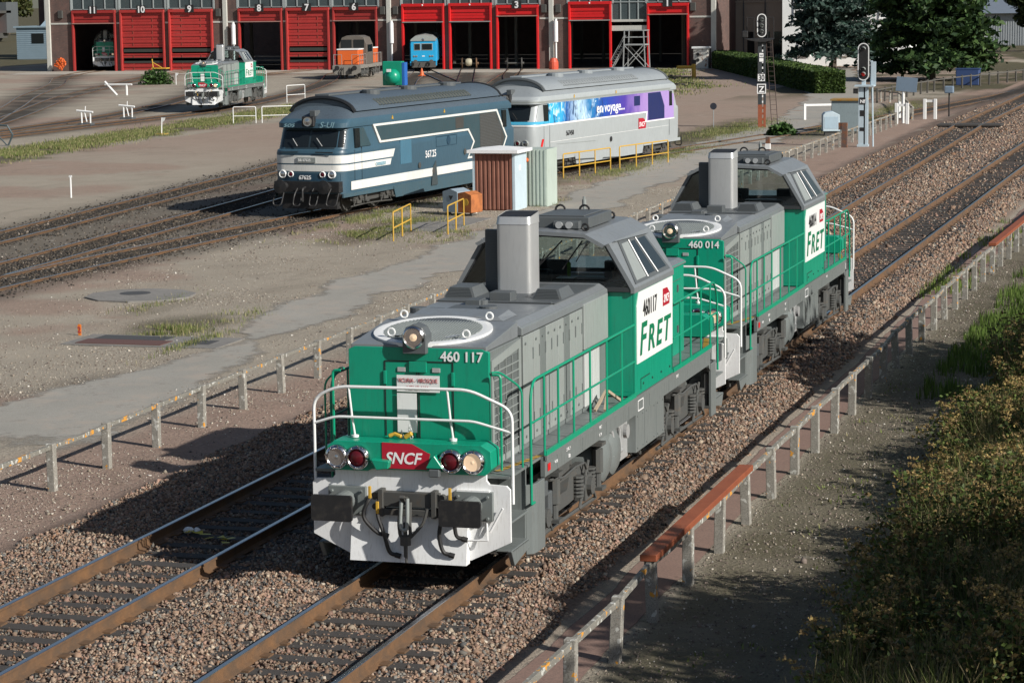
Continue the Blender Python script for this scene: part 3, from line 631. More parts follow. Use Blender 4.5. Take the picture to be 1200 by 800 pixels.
def bogie(parent, xc, wb, r=0.5, y=1.12, name='bogie', mt=None, z0=0.0):
    """side frames, boxes, springs and dampers"""
    mt = mt or BOGIE; mb = MB()
    for s in (-1, 1):
        a, b = sorted((s*(y-0.09), s*(y+0.05)))
        mb.prism([(xc-wb/2-0.55, 0.50), (xc-wb/2-0.2, 0.80), (xc-0.55, 0.80), (xc-0.4, 0.58), (xc+0.4, 0.58), (xc+0.55, 0.80), (xc+wb/2+0.2, 0.80), (xc+wb/2+0.55, 0.50), (xc+wb/2+0.5, 0.42), (xc+0.5, 0.36), (xc-0.5, 0.36), (xc-wb/2-0.5, 0.42)], 'y', a, b)
        for dx in (-wb/2, wb/2):
            mb.box(xc+dx-0.19, xc+dx+0.19, min(s*(y), s*(y+0.16)), max(s*y, s*(y+0.16)), 0.30, 0.66)
            mb.cyl((xc+dx, s*(y+0.1), r), (xc+dx, s*(y+0.23), r), 0.13, n=12)
            for e in (-0.34, 0.34):
                for k in range(6):
                    mb.cyl((xc+dx+e, s*(y+0.08), 0.40+k*0.055), (xc+dx+e, s*(y+0.08), 0.43+k*0.055), 0.10, n=10)
            mb.cyl((xc+dx+0.52, s*(y+0.16), 0.38), (xc+dx+0.52, s*(y+0.16), 1.02), 0.055, n=8)
            mb.cyl((xc+dx+0.52, s*(y+0.16), 0.60), (xc+dx+0.52, s*(y+0.16), 0.95), 0.085, n=8)
            mb.box(xc+dx+0.40, xc+dx+0.64, min(s*(y-0.02), s*(y+0.26)), max(s*(y-0.02), s*(y+0.26)), 0.34, 0.39)
            mb.box(xc+dx+0.40, xc+dx+0.64, min(s*(y-0.02), s*(y+0.26)), max(s*(y-0.02), s*(y+0.26)), 1.0, 1.05)
            for e in (-1, 1):
                mb.tube([(xc+dx-0.1*e, s*(y+0.13), 0.85), (xc+dx+0.45*e, s*(y+0.14), 0.24)], 0.022, 6)
        mb.tube([(xc-wb/2-0.62, s*(y+0.1), 0.22), (xc-0.6, s*(y+0.12), 0.26), (xc+0.6, s*(y+0.12), 0.24), (xc+wb/2+0.6, s*(y+0.1), 0.2)], 0.028, 6)
        mb.box(xc-0.28, xc+0.28, min(s*(y-0.1), s*(y+0.12)), max(s*(y-0.1), s*(y+0.12)), 0.80, 1.06)
        mb.tube([(xc-0.9, s*(y+0.16), 0.97), (xc-0.3, s*(y+0.2), 0.9), (xc+0.3, s*(y+0.2), 0.93), (xc+0.9, s*(y+0.16), 0.88)], 0.02, 6)
    mb.box(xc-wb/2-0.3, xc+wb/2+0.3, -0.95, 0.95, 0.55, 0.95)
    b = mb.build(name, mt, parent, bevel=0.0)
    for dx in (-wb/2, wb/2): wheelset_part(b, xc+dx, r, mt=UNDER)
    return b
def front_gear(t, x0, sgn, top=True):
    """everything at one end; sgn=-1 faces -x"""
    def X(a): return x0+sgn*(-a)          # a>0 goes inward
    def bx(mb, a0, a1, y0, y1, z0, z1, mi=0):
        p, q = sorted((X(a0), X(a1))); mb.box(p, q, y0, y1, z0, z1, mi)
    mb = MB()
    a0, a1 = sorted((X(0), X(0.05)))
    mb.prism([(1.36, 1.25), (1.31, 1.30), (1.08, 1.31), (1.04, 1.36), (1.04, 1.46), (-1.04, 1.46), (-1.04, 1.36), (-1.08, 1.31), (-1.31, 1.30), (-1.36, 1.25), (-1.36, 0.56), (-0.82, 0.30), (0.82, 0.30), (1.36, 0.56)], 'x', a0, a1)
    vs = [(X(-0.03), .80, 1.0), (X(-0.03), -.80, 1.0), (X(-0.16), -.80, 0.26), (X(-0.16), .80, 0.26), (X(0.0), .80, 1.0), (X(0.0), -.80, 1.0), (X(0.0), -.80, 0.26), (X(0.0), .80, 0.26)]
    mb.add(vs, [(0, 1, 2, 3), (4, 7, 6, 5), (0, 4, 5, 1), (3, 2, 6, 7), (1, 5, 6, 2), (0, 3, 7, 4)])
    mb.tube([(X(-0.03), -1.05, 0.86), (X(-0.10), -1.08, 0.60), (X(-0.10), -0.72, 0.58), (X(-0.03), -0.70, 0.58)], 0.014, 6)
    mb.tube([(X(-0.06), -1.28, 1.02), (X(-0.06), -1.1, 0.70)], 0.016, 6)
    mb.box(min(X(-.05), X(0)), max(X(-.05), X(0)), -1.09, -0.65, 1.215, 1.24)
    sk = mb.build('front_plate', DWHITE, t)
    # buffers
    for y in (0.87, -0.87):
        b = MB(); bx(b, -0.07, 0.0, y-0.27, y+0.25, 0.84, 1.22)
        for yy in (-0.21, 0.19):
            for zz in (0.88, 1.16): b.cyl((X(-0.07), y+yy, zz), (X(-0.11), y+yy, zz), 0.022, n=8)
        b.cyl((X(-0.07), y, 1.04), (X(-0.36), y, 1.04), 0.135, 0.125, 18); b.cyl((X(-0.36), y, 1.04), (X(-0.58), y, 1.04), 0.105, n=18)
        bo = b.build('buffer', GREY, t, bevel=0.004)
        p = MB(); p0, p1 = sorted((X(-0.58), X(-0.63)))
        pl = []
        for cx, cz, s0 in ((0.245, 0.135, 0), (-0.245, 0.135, 1), (-0.245, -0.135, 2), (0.245, -0.135, 3)):
            for k in range(4): a = PI/2*s0+PI/2*k/3; pl.append((y+cx+0.035*math.cos(a), 1.04+cz+0.035*math.sin(a)))
        p.prism(pl, 'x', p0, p1); p.build('buffer_plate', BLACK, bo)
    # coupling
    c = MB(); bx(c, -0.12, 0, -0.42, 0.42, 0.99, 1.18); bx(c, -0.16, -0.02, -0.40, -0.33, 0.86, 1.22); bx(c, -0.16, -0.02, 0.33, 0.40, 0.86, 1.22)
    bx(c, -0.14, -0.04, -0.36, 0.36, 0.88, 0.96)
    for yy in (-0.46, 0.46): c.cyl((X(-0.02), yy, 1.12), (X(-0.12), yy, 1.12), 0.05, n=10); c.cyl((X(-0.02), yy, 0.98), (X(-0.12), yy, 0.98), 0.04, n=10)
    c.build('coupler_beam', UNDER, t, bevel=0.006)
    h = MB(); h.prism([(X(-0.05), 1.10), (X(-0.30), 1.10), (X(-0.36), 1.16), (X(-0.33), 1.19), (X(-0.26), 1.15), (X(-0.2), 1.15), (X(-0.05), 1.02)], 'y', -0.03, 0.03)
    h.tube(bendpath([(X(-0.22), -0.07, 1.08), (X(-0.28), -0.08, 0.80), (X(-0.26), -0.08, 0.62), (X(-0.26), 0.06, 0.62), (X(-0.28), 0.07, 0.80), (X(-0.22), 0.06, 1.08)], 0.05), 0.024, 8)
    h.tube(bendpath([(X(-0.22), -0.30, 1.0), (X(-0.24), -0.26, 0.82), (X(-0.25), -0.12, 0.66), (X(-0.25), -0.05, 0.60)], 0.08), 0.02, 8)
    h.cyl((X(-0.26), -0.01, 0.82), (X(-0.26), -0.01, 0.36), 0.028, n=8); h.cyl((X(-0.26), -0.01, 0.64), (X(-0.26), -0.01, 0.52), 0.075, n=8)
    h.cyl((X(-0.27), -0.02, 0.40), (X(-0.27), -0.02, 0.29), 0.018, n=6)
    h.build('coupling_hook', UNDER, t, smooth=True)
    h = MB(); h.tube(bendpath([(X(-0.27), -0.05, 1.14), (X(-0.31), -0.06, 0.92), (X(-0.31), -0.05, 0.74), (X(-0.31), 0.0, 0.72), (X(-0.31), 0.04, 0.76), (X(-0.27), 0.03, 1.14)], 0.04), 0.026, 8); h.build('coupling_link', LGREY, t, smooth=True)
    # brake hoses and their yellow cocks
    for y0, yy, zt, yb, zb in ((0.50, 0.62, 1.10, 0.38, 0.62), (0.40, 0.30, 0.90, 0.22, 0.36), (-0.50, -0.44, 0.90, -0.52, 0.40), (-0.60, -0.66, 1.12, -0.70, 0.62)):
        hs = MB(); hs.tube(bendpath([(X(-0.05), y0, zt), (X(-0.18), y0+0.01, zt), (X(-0.20), (yy), (zt+zb)/2), (X(-0.18), yb+0.03, zb+0.02), (X(-0.16), yb-0.06, zb)], 0.12), 0.027, 8)
        hs.cyl((X(-0.16), yb-0.05, zb), (X(-0.15), yb-0.12, zb-0.02), 0.036, n=8)
        ho = hs.build('brake_hose', BLACK, t, smooth=True)
        k = MB(); k.box(min(X(-0.19), X(-0.16)), max(X(-0.19), X(-0.16)), y0-0.018, y0+0.018, zt+0.0, zt+0.16)
        k.build('hose_cock', YEL, ho, bevel=0.003)
    # light beam
    lb = MB(); p, q = sorted((X(-0.08), X(0.30)))
    lb.prism([(1.02, 1.83), (1.12, 1.75), (1.13, 1.52), (1.05, 1.44), (0.56, 1.44), (0.50, 1.47), (-0.50, 1.47), (-0.56, 1.44), (-1.05, 1.44), (-1.14, 1.53), (-1.13, 1.76), (-1.0, 1.84)], 'x', p, q)
    p, q = sorted((X(-0.20), X(-0.08)))
    lb.prism([(0.47, 1.62), (0.22, 1.60), (0.24, 1.50), (0.40, 1.48)], 'x', p, q)
    lb.prism([(-0.36, 1.67), (-0.40, 1.70), (-0.52, 1.53), (-0.28, 1.53)], 'x', p, q)
    lb.build('light_beam', GREEN, t, bevel=0.008)
    g = MB(); bx(g, -0.22, -0.14, -0.47, -0.33, 1.42, 1.52); g.build('beam_socket', DGREY, t, bevel=0.01)
    for y, kind in ((0.97, 'w'), (0.68, 'r'), (-0.60, 'r'), (-0.90, 'a')):
        l = MB(); l.lathe([(0.165, 0), (0.165, 0.03), (0.15, 0.07), (0.125, 0.085), (0.115, 0.075), (0.115, 0.03)], (X(-0.08), y, 1.62), (sgn, 0, 0), 24)
        for k in range(8): a = k*PI/4+.2; l.cyl((X(-0.11), y+0.146*math.cos(a), 1.62+0.146*math.sin(a)), (X(-0.17), y+0.146*math.cos(a), 1.62+0.146*math.sin(a)), 0.011, n=6)
        lo_ = l.build('headlight' if kind != 'r' else 'tail_light', CHROME, t, smooth=True)
        k = MB(); k.lathe([(0.115, 0.05), (0.09, 0.02), (0.04, -0.01), (0.0, -0.02)] if kind != 'r' else [(0.115, 0.03), (0.09, 0.06), (0.04, 0.075), (0, 0.08)], (X(-0.09), y, 1.62), (sgn, 0, 0), 20)
        k.lathe([(0.035, 0.0), (0.03, 0.05), (0, 0.06)], (X(-0.09), y, 1.62), (sgn, 0, 0), 12)
        k.build('lens', {'w': LENSW, 'a': LENSA, 'r': LENSR}[kind], lo_, smooth=True)
    sncf_logo(t, (X(-0.085), 0.35 if sgn < 0 else -0.35, 1.49), (0, sgn, 0), 0.66, 0.34)
    # white end railing with two stays
    r = MB()
    r.tube(bendpath([(X(0.10), 1.36, 1.25), (X(0.10), 1.36, 2.36), (X(0.08), 1.02, 2.52), (X(0.08), -0.80, 2.53), (X(0.10), -1.37, 2.28), (X(0.10), -1.37, 1.05)], 0.16, 5), 0.021, 8)
    r.tube(bendpath([(X(0.10), 1.36, 2.02), (X(0.08), 1.05, 2.12), (X(0.08), -0.85, 2.12), (X(0.10), -1.37, 1.98)], 0.1), 0.018, 8)
    for y in (0.86, -0.50):
        r.tube([(X(0.08), y, 2.53), (X(0.11), y-0.03, 2.12), (X(0.16), y-0.05, 1.84)], 0.016, 8); r.cyl((X(0.16), y-0.05, 1.84), (X(0.16), y-0.05, 1.87), 0.05, n=10)
    r.build('end_railing', WHITE, t, smooth=True)
def steps(t, x0, sgn, s):
    """corner step well on side s"""
    def X(a): return x0-sgn*a
    mb = MB()
    for z, w in ((0.40, 0.9), (0.78, 0.9)):
        mb.box(min(X(0.14), X(w)), max(X(0.14), X(w)), min(s*0.92, s*1.34), max(s*0.92, s*1.34), z, z+0.03)
    mb.box(min(X(0.06), X(1.5)), max(X(0.06), X(1.5)), min(s*0.88, s*0.93), max(s*0.88, s*0.93), 0.36, 1.42)
    mb.box(min(X(0.88), X(0.95)), max(X(0.88), X(0.95)), min(s*0.93, s*1.30), max(s*0.93, s*1.30), 0.28, 1.42)
    pts = [(X(0.9), s*1.30), (X(0.95), s*1.38), (X(1.08), s*1.41), (X(1.45), s*1.41), (X(1.45), s*1.36), (X(1.10), s*1.36), (X(0.98), s*1.33), (X(0.94), s*1.28)]
    mb.prism(pts, 'z', 0.20, 1.14)
    mb.prism([(X(0.1), 0.42), (X(0.92), 0.42), (X(0.92), 0.30), (X(0.25), 0.20)], 'y', min(s*1.28, s*1.34), max(s*1.28, s*1.34))
    mb.build('corner_steps', GREY, t, bevel=0.006)
def build_freight():
    t = thing('freight_locomotive', 'x', 'locomotive')
    # frame
    mb = MB()
    for s in (-1, 1):
        a, b = sorted((s*1.34, s*1.40)); mb.box(1.50, LF-1.5, a, b, 1.14, 1.42)
        a, b = sorted((s*1.38, s*1.43)); mb.box(1.50, LF-1.5, a, b, 1.36, 1.43)
        for x in np.arange(2.1, LF-2, 1.35): mb.box(x, x+.012, min(s*1.40, s*1.405), max(s*1.40, s*1.405), 1.15, 1.36)
    mb.box(0.05, LF-0.05, -0.88, 0.88, 0.98, 1.38)
    mb.build('frame', GREY, t)
    mb = MB(); mb.box(0.06, LF-0.06, -1.34, 1.34, 1.385, 1.42)
    for x in np.arange(1.0, LF-1, 1.15): mb.box(x, x+0.012, -1.33, 1.33, 1.42, 1.424)
    mb.build('walkway', GREY, t)
    # haz stripes
    for k, (xa, sg) in enumerate(((0.33, 1), (LF-0.33, -1))):
        mb = MB()
        for i in range(9):
            for s in (-1, 1):
                x = xa+sg*i*0.14; y = s*(1.03+i*0.028)
                mb.add([(x, y, 1.428), (x+sg*0.085, y+s*.02, 1.428), (x+sg*0.13, y+s*0.13, 1.428), (x+sg*0.045, y+s*0.11, 1.428)], [(0, 1, 2, 3)])
        mb.build('hazard_stripes', YEL, t)
    front_gear(t, 0, -1); front_gear(t, LF, 1)
    for x0, sg in ((0, -1), (LF, 1)):
        for s in (-1, 1): steps(t, x0, sg, s)
    # front hood, green nose section
    mb = MB()
    mb.prism([(0.95, 1.42), (0.95, 2.98), (0.86, 3.02), (-0.90, 3.02), (-0.99, 2.98), (-0.99, 1.42)], 'x', 0.35, 0.42)
    nose = mb.build('nose_panel', GREEN, t, bevel=0.006)
    g = MB()
    for y in (0.44, -0.03, -0.50): g.box(0.340, 0.349, y-0.006, y+0.006, 1.44, 2.84)
    g.box(0.340, 0.349, -0.50, 0.44, 2.834, 2.846)
    g.build('door_gap', BLACK, nose)
    g = MB()
    for y, z in ((0.44, 2.62), (0.44, 1.75), (-0.50, 2.62), (-0.50, 1.75)): g.box(0.325, 0.348, y-0.02, y+0.02, z-0.09, z+0.09)
    g.box(0.32, 0.348, -0.14, 0.10, 2.70, 2.84)
    g.split('door_hinge', GREEN, nose, bevel=0.004)
    g = MB()
    for y in (0.21, -0.27): g.box(0.335, 0.348, y-0.055, y+0.055, 2.70, 2.76)
    g.split('door_latch', STEEL, nose, bevel=0.003)
    g = MB(); g.box(0.338, 0.347, -0.005, 0.005, 1.44, 2.8); g.build('seam', BLACK, nose)
    mb = MB()
    mb.box(0.42, 1.80, -0.98, 0.94, 1.42, 2.985, 0)
    mb.prism([(0.36, 2.99), (0.36, 3.05), (1.80, 3.20), (1.80, 2.99)], 'y', -0.955, 0.915, 1)
    mb.build('nose_body', [GREY, ROOFG], t, bevel=0.008)
    # radiator grilles on both sides of the nose
    for s, yy in ((-1, -0.985), (1, 0.945)):
        mb = MB(); a, b = sorted((yy, yy+s*0.02)); mb.ring([(0.44, 1.46), (1.76, 1.46), (1.76, 2.98), (0.44, 2.86)], [(0.52, 1.54), (1.68, 1.54), (1.68, 2.86), (0.52, 2.76)], 'y', a, b)
        for i in range(1, 11): z = 1.54+i*0.115; mb.box(0.52, 1.68, min(yy, yy+s*0.016), max(yy, yy+s*0.016), z-0.006, z+0.006)
        for i in range(1, 4): x = 0.52+i*0.29; mb.box(x-0.006, x+0.006, min(yy, yy+s*0.014), max(yy, yy+s*0.014), 1.54, 2.8)
        gf = mb.build('radiator_frame', LGREY, t)
        mb = MB()
        for i in range(46): z = 1.55+i*0.0275; mb.add([(0.52, yy+s*0.002, z), (1.68, yy+s*0.002, z), (1.68, yy+s*0.012, z+0.012), (0.52, yy+s*0.012, z+0.012)], [(0, 1, 2, 3)])
        mb.build('louvres', DGREY, gf)
    # roof fan
    mb = MB(); mb.lathe([(0.64, 0.0), (0.80, 0.0), (0.80, 0.045), (0.70, 0.05), (0.64, 0.035)], (1.12, 0.02, 3.115), (-0.105, 0, 1), 36)
    fan = mb.build('fan_ring', WHITE, t, smooth=True)
    mb = MB(); mb.cyl((1.12, 0.02, 3.09), (1.112, 0.02, 3.142), 0.64, n=32); mb.build('fan_well', DGREY, fan)
    mb = MB()
    for i in range(-16, 17):
        d = i*0.04; h = math.sqrt(max(0, 0.66**2-d*d))
        if h > 0.05:
            mb.tube([(1.12-h, 0.02+d, 3.16-0.105*h), (1.12+h, 0.02+d, 3.16+0.105*h)], 0.010, 4)
            mb.tube([(1.12+d, 0.02-h, 3.16+0.105*d), (1.12+d, 0.02+h, 3.16+0.105*d)], 0.008, 4)
    mb.build('fan_mesh', LGREY, fan)
    mb = MB()
    for k in range(8):
        a = k*PI/4; ca, sa = math.cos(a), math.sin(a)
        mb.add([(1.12+0.1*ca, 0.02+0.1*sa, 3.125), (1.12+0.58*ca-0.12*sa, 0.02+0.58*sa+0.12*ca, 3.14), (1.12+0.58*ca+0.1*sa, 0.02+0.58*sa-0.1*ca, 3.12)], [(0, 1, 2)])
    mb.cyl((1.12, 0.02, 3.11), (1.12, 0.02, 3.15), 0.14, n=14)
    mb.build('fan_blades', STEEL, fan)
    for x, y in ((0.62, 0.44), (0.62, -0.60), (1.66, 0.62), (1.66, -0.60)):
        mb = MB(); mb.tube([(x, y+0.05*math.cos(a), 3.17+(x-.5)*.1+0.05*math.sin(a)) for a in [k*PI/5 for k in range(11)]], 0.014, 6); mb.build('lifting_eye', WHITE, t, smooth=True)
    # spotlight
    mb = MB(); mb.prism([(0.16, 2.95), (0.165, 3.20), (0.11, 3.30), (0.0, 3.345), (-0.11, 3.30), (-0.165, 3.20), (-0.16, 2.95)], 'x', 0.26, 0.50)
    sp = mb.build('spotlight', DGREY, t, bevel=0.008)
    mb = MB(); mb.lathe([(0.15, 0), (0.15, 0.03), (0.13, 0.05), (0.115, 0.03)], (0.26, 0, 3.17), (-1, 0, 0), 24); mb.build('bezel', CHROME, sp, smooth=True)
    mb = MB(); mb.lathe([(0.118, 0.02), (0.08, 0.0), (0.0, -0.03)], (0.255, 0, 3.17), (-1, 0, 0), 24); mb.lathe([(0.055, 0.0), (0.05, 0.03), (0, 0.045)], (0.255, 0, 3.17), (-1, 0, 0), 14); mb.build('lens', LENSA, sp, smooth=True)
    # main hood
    mb = MB()
    mb.box(1.86, 6.50, -0.98, 0.98, 1.42, 3.12, 0)
    mb.prism([(-1.0, 3.0), (-1.0, 3.10), (-0.86, 3.185), (0.86, 3.185), (1.0, 3.10), (1.0, 3.0)], 'x', 1.85, 6.52, 1)
    hood = mb.build('engine_hood', [GREY, ROOFG], t, bevel=0.008)
    mb = MB(); mb.box(1.80, 1.86, -0.93, 0.93, 1.42, 3.10); mb.build('hood_joint', BLACK, t)
    doorx = [1.88, 2.40, 2.72, 3.02, 3.34, 3.64, 3.96, 4.28, 4.62, 4.98]
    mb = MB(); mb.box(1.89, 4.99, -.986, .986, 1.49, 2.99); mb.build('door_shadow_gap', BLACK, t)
    for s in (-1, 1):
        for i in range(len(doorx)-1):
            mb = MB(); a, b = sorted((s*0.98, s*1.004)); mb.box(doorx[i]+0.012, doorx[i+1]-0.012, a, b, 1.50, 2.985)
            d = mb.build('hood_door', LGREY if i % 4 != 2 else GREY, t, bevel=0.006)
            mb = MB(); a, b = sorted((s*1.004, s*1.016))
            mb.box(doorx[i+1]-0.07, doorx[i+1]-0.035, a, b, 2.62, 2.78); mb.box(doorx[i+1]-0.07, doorx[i+1]-0.035, a, b, 1.72, 1.88)
            mb.cyl((doorx[i]+0.09, s*1.004, 2.88), (doorx[i]+0.09, s*1.02, 2.88), 0.02, n=8); mb.cyl((doorx[i]+0.09, s*1.004, 1.6), (doorx[i]+0.09, s*1.02, 1.6), 0.02, n=8)
            mb.build('hinge', GREY, d)
        mb = MB(); a, b = sorted((s*0.98, s*1.02)); mb.box(5.02, 6.42, a, b, 2.36, 3.04); mb.build('side_hatch', LGREY, t, bevel=0.008)
        for xa, xb in ((5.04, 5.46), (5.50, 5.92)):
            mb = MB(); mb.box(xa, xb, a, b-0.006 if s > 0 else b, 1.50, 2.32); mb.build('pale_door', mat('pale_door_paint', (0.46, 0.48, 0.47), 0.45, dirt=.4), t, bevel=0.008)
    # on the hood roof
    mb = MB(); mb.add([(1.98, -0.62, 3.235), (1.98, 0.62, 3.235), (2.10, 0.72, 3.19), (2.10, -0.72, 3.19), (2.50, -0.62, 3.27), (2.50, 0.62, 3.27), (2.56, 0.72, 3.19), (2.56, -0.72, 3.19), (1.90, -.72, 3.19), (1.90, .72, 3.19)],
           [(0, 1, 5, 4), (0, 4, 7, 8), (1, 9, 6, 5), (4, 5, 6, 7), (0, 8, 9, 1)])
    mb.build('roof_deflector', ROOFG, t)
    mb = MB(); mb.box(2.72, 3.15, -0.12, 0.36, 3.19, 3.24); mb.box(2.60, 2.80, 0.40, 0.62, 3.19, 3.24); mb.cyl((2.78, -0.24, 3.18), (2.78, -0.24, 3.28), 0.13, n=16); mb.cyl((2.62, 0.74, 3.18), (2.62, 0.74, 3.26), 0.12, n=16)
    mb.box(3.45, 3.75, 0.10, 0.32, 3.19, 3.27); mb.cyl((3.6, 0.1, 3.18), (3.6, 0.1, 3.26), 0.08, n=12)
    mb.box(3.92, 4.22, -0.22, 0.10, 3.19, 3.33); mb.box(3.86, 6.2, -0.90, 0.90, 3.187, 3.20)
    mb.box(3.84, 3.88, -0.86, 0.86, 3.19, 3.215)
    mb.build('roof_fittings', DGREY, t, bevel=0.008)
    for y0, y1 in ((0.44, 0.92), (-0.88, -0.42)):
        mb = MB(); z = 3.20
        mb.add([(4.30, y0, z), (4.30, y1, z), (5.0, y1, z), (5.0, y0, z), (4.38, y0+0.07, z+0.14), (4.38, y1-0.07, z+0.14), (4.92, y1-0.07, z+0.14), (4.92, y0+0.07, z+0.14)], [(0, 1, 5, 4), (1, 2, 6, 5), (2, 3, 7, 6), (3, 0, 4, 7), (4, 5, 6, 7)])
        for i in range(7):
            f = (i+0.5)/7; mb.box(4.30+0.08*f-0.012, 4.305+0.08*f, y0+0.07*f+.03, y1-0.07*f-.03, z+0.14*f-0.006, z+0.14*f+0.006)
        mb.build('roof_vent', DGREY, t)
    # exhaust stack
    mb = MB()
    rr = 0.07; prof = []
    for cx, cy, s0 in ((5.42-rr, 0.29-rr, 0), (4.90+rr, 0.29-rr, 1), (4.90+rr, -0.24+rr, 2), (5.42-rr, -0.24+rr, 3)):
        for k in range(5): a = PI/2*s0+PI/2*k/4; prof.append((cx+rr*math.cos(a), cy+rr*math.sin(a)))
    mb.prism(prof, 'z', 3.17, 4.24, 0)
    o2 = [((x-5.16)*1.03+5.16, (y-0.025)*1.03+0.025) for x, y in prof]
    n = len(prof); cap = [(x, y, 4.22) for x, y in o2]+[(5.16+(x-5.16)*0.96+0.02, 0.025+(y-0.025)*0.95, 4.36+(x-5.16)*0.10) for x, y in o2]
    mb.add(cap, [(i, (i+1) % n, n+(i+1) % n, n+i) for i in range(n)], 0)
    mb.add([(5.16+(x-5.16)*0.90+0.02, 0.025+(y-0.025)*0.90, 4.355+(x-5.16)*0.10) for x, y in o2], [tuple(range(n))], 1)
    mb.build('exhaust_stack', [STEEL, BLACK], t, smooth=True)
    mb = MB(); mb.box(5.1, 5.24, 0.31, 0.52, 3.18, 4.12)
    for i in range(22): mb.box(5.09, 5.105, 0.335, 0.495, 3.22+i*0.04, 3.238+i*0.04)
    mb.build('stack_duct', DGREY, t)
    # cab lower walls
    cx0, cx1 = 6.52, 9.06
    mb = MB(); mb.ring([(-1.42, 1.44), (1.42, 1.44), (1.42, 3.05), (-1.42, 3.05)], [(-1.38, 1.50), (1.38, 1.50), (1.38, 3.05), (-1.38, 3.05)], 'x', cx0, cx1)
    for xa in (cx0, cx1-0.04): mb.box(xa, xa+0.04, -1.379, 1.379, 1.50, 3.05)
    cab = mb.build('cab_wall', GREEN, t, bevel=0.005)
    mb = MB()
    for s in (-1, 1):
        a, b = sorted((s*1.42, s*1.428))
        mb.box(8.99, 9.0, a, b, 1.5, 3.0); mb.box(6.85, 7.45, a, b, 1.66, 1.672); mb.box(6.85, 6.862, a, b, 1.5, 1.66)
        for x in (7.0, 7.6, 8.2, 8.8): mb.box(x, x+0.05, a, b, 1.56, 1.59)
    mb.build('cab_seam', BLACK, cab)
    mb = MB(); mb.box(cx0+0.05, cx1-0.05, -1.37, 1.37, 1.9, 1.93)
    mb.build('cab_floor', DARK, t)
    # cab top: shell along x
    O = [(-1.43, 3.04), (-1.43, 3.12), (-1.03, 3.80), (-0.72, 3.965), (0, 4.0), (0.72, 3.965), (1.03, 3.80), (1.43, 3.12), (1.43, 3.04)]
    I = [(-1.37, 3.04), (-1.37, 3.10), (-0.985, 3.76), (-0.70, 3.91), (0, 3.94), (0.70, 3.91), (0.985, 3.76), (1.37, 3.10), (1.37, 3.04)]
    mb = MB(); n = len(O)
    for x0, x1, lo_, hi_ in ((6.46, 9.12, 0, 8), (6.20, 6.46, 2, 6)):
        for i in range(lo_, hi_):
            P = [O[i], O[i+1], I[i+1], I[i]]; mb.prism(P, 'x', x0, x1, 0)
    cr = mb.build('cab_roof', ROOFG, t)
    Wn = [(-1.33, 3.13), (-0.96, 3.745), (-0.69, 3.86), (0, 3.89), (0.69, 3.86), (0.96, 3.745), (1.33, 3.13), (0, 3.13)]
    Of = [(-1.40, 3.06), (-1.01, 3.78), (-0.71, 3.93), (0, 3.96), (0.71, 3.93), (1.01, 3.78), (1.40, 3.06), (0, 3.06)]
    for xa, xb in ((6.47, 6.53), (9.05, 9.11)):
        mb = MB(); mb.ring(Of, Wn, 'x', xa, xb); f = mb.build('windscreen_frame', mat('black_frame', (0.03, 0.033, 0.036), 0.4), t)
        mb = MB(); mb.prism(Wn, 'x', (xa+xb)/2-0.004, (xa+xb)/2+0.004); mb.build('windscreen', GLASS, f)
        mb = MB(); sg = -1 if xa < 7 else 1; xo = (xa if sg < 0 else xb)+sg*0.03
        mb.tube([(xo, -0.30, 3.84), (xo, 0.10, 3.42)], 0.012, 5); mb.tube([(xo, -0.02, 3.62), (xo, 0.22, 3.22)], 0.010, 5); mb.tube([(xo, -0.62, 3.84), (xo, -0.30, 3.40)], 0.012, 5)
        mb.build('wiper', BLACK, f)
    # side windows on the slope
    for s in (-1, 1):
        def S(x, k, off=0.0):
            a = Vector((0, s*1.43, 3.12)); b = Vector((0, s*1.03, 3.80)); p = a+(b-a)*k; nn = Vector((0, s*0.862, 0.507)); p = p+nn*off; return (x, p.y, p.z)
        def patch(pts, o0, o1, m, name, par):
            mb = MB(); n = len(pts); vs = [S(x, k, o0) for x, k in pts]+[S(x, k, o1) for x, k in pts]
            mb.add(vs, [tuple(range(n)), tuple(range(n, 2*n))]+[(i, (i+1) % n, n+(i+1) % n, n+i) for i in range(n)]); return mb.build(name, m, par)
        fr = patch([(6.62, 0.06), (8.92, 0.06), (8.55, 0.97), (6.95, 0.97)], 0.0, 0.015, DGREY, 'side_window_frame', t)
        patch([(6.74, 0.12), (7.36, 0.12), (7.42, 0.90), (7.02, 0.90)], 0.015, 0.024, LGREY, 'side_panel', fr)  # foremost window pane, its grey reflection put into the colour
        patch([(7.46, 0.14), (8.02, 0.14), (7.86, 0.88), (7.50, 0.88)], 0.015, 0.022, DGLASS, 'window', fr)
        patch([(8.12, 0.14), (8.74, 0.14), (8.48, 0.88), (7.96, 0.88)], 0.015, 0.022, DGLASS, 'window', fr)
        mb = MB(); mb.tube([S(7.40, 0.10, 0.03), S(7.46, 0.92, 0.03)], 0.012, 5); mb.tube([S(8.07, 0.10, 0.03), S(7.90, 0.92, 0.03)], 0.012, 5); mb.build('window_trim', STEEL, fr)
        patch([(8.70, 0.90), (6.66, 0.985), (6.66, 1.0), (8.90, 1.0)], 0.01, 0.05, ROOFG, 'rain_gutter', t)
    # roof boxes, horns, mirror lamp
    mb = MB(); mb.box(6.85, 8.25, -0.62, 0.30, 3.99, 4.16); mb.box(6.70, 6.85, -0.50, -0.08, 3.99, 4.11); mb.box(6.95, 8.1, -0.52, 0.20, 4.16, 4.18)
    rb = mb.build('roof_box', DGREY, t, bevel=0.01)
    mb = MB(); mb.box(6.55, 6.8, 0.42, 0.62, 3.99, 4.22); mb.build('roof_lamp', LGREY, t, bevel=0.02)
    mb = MB()
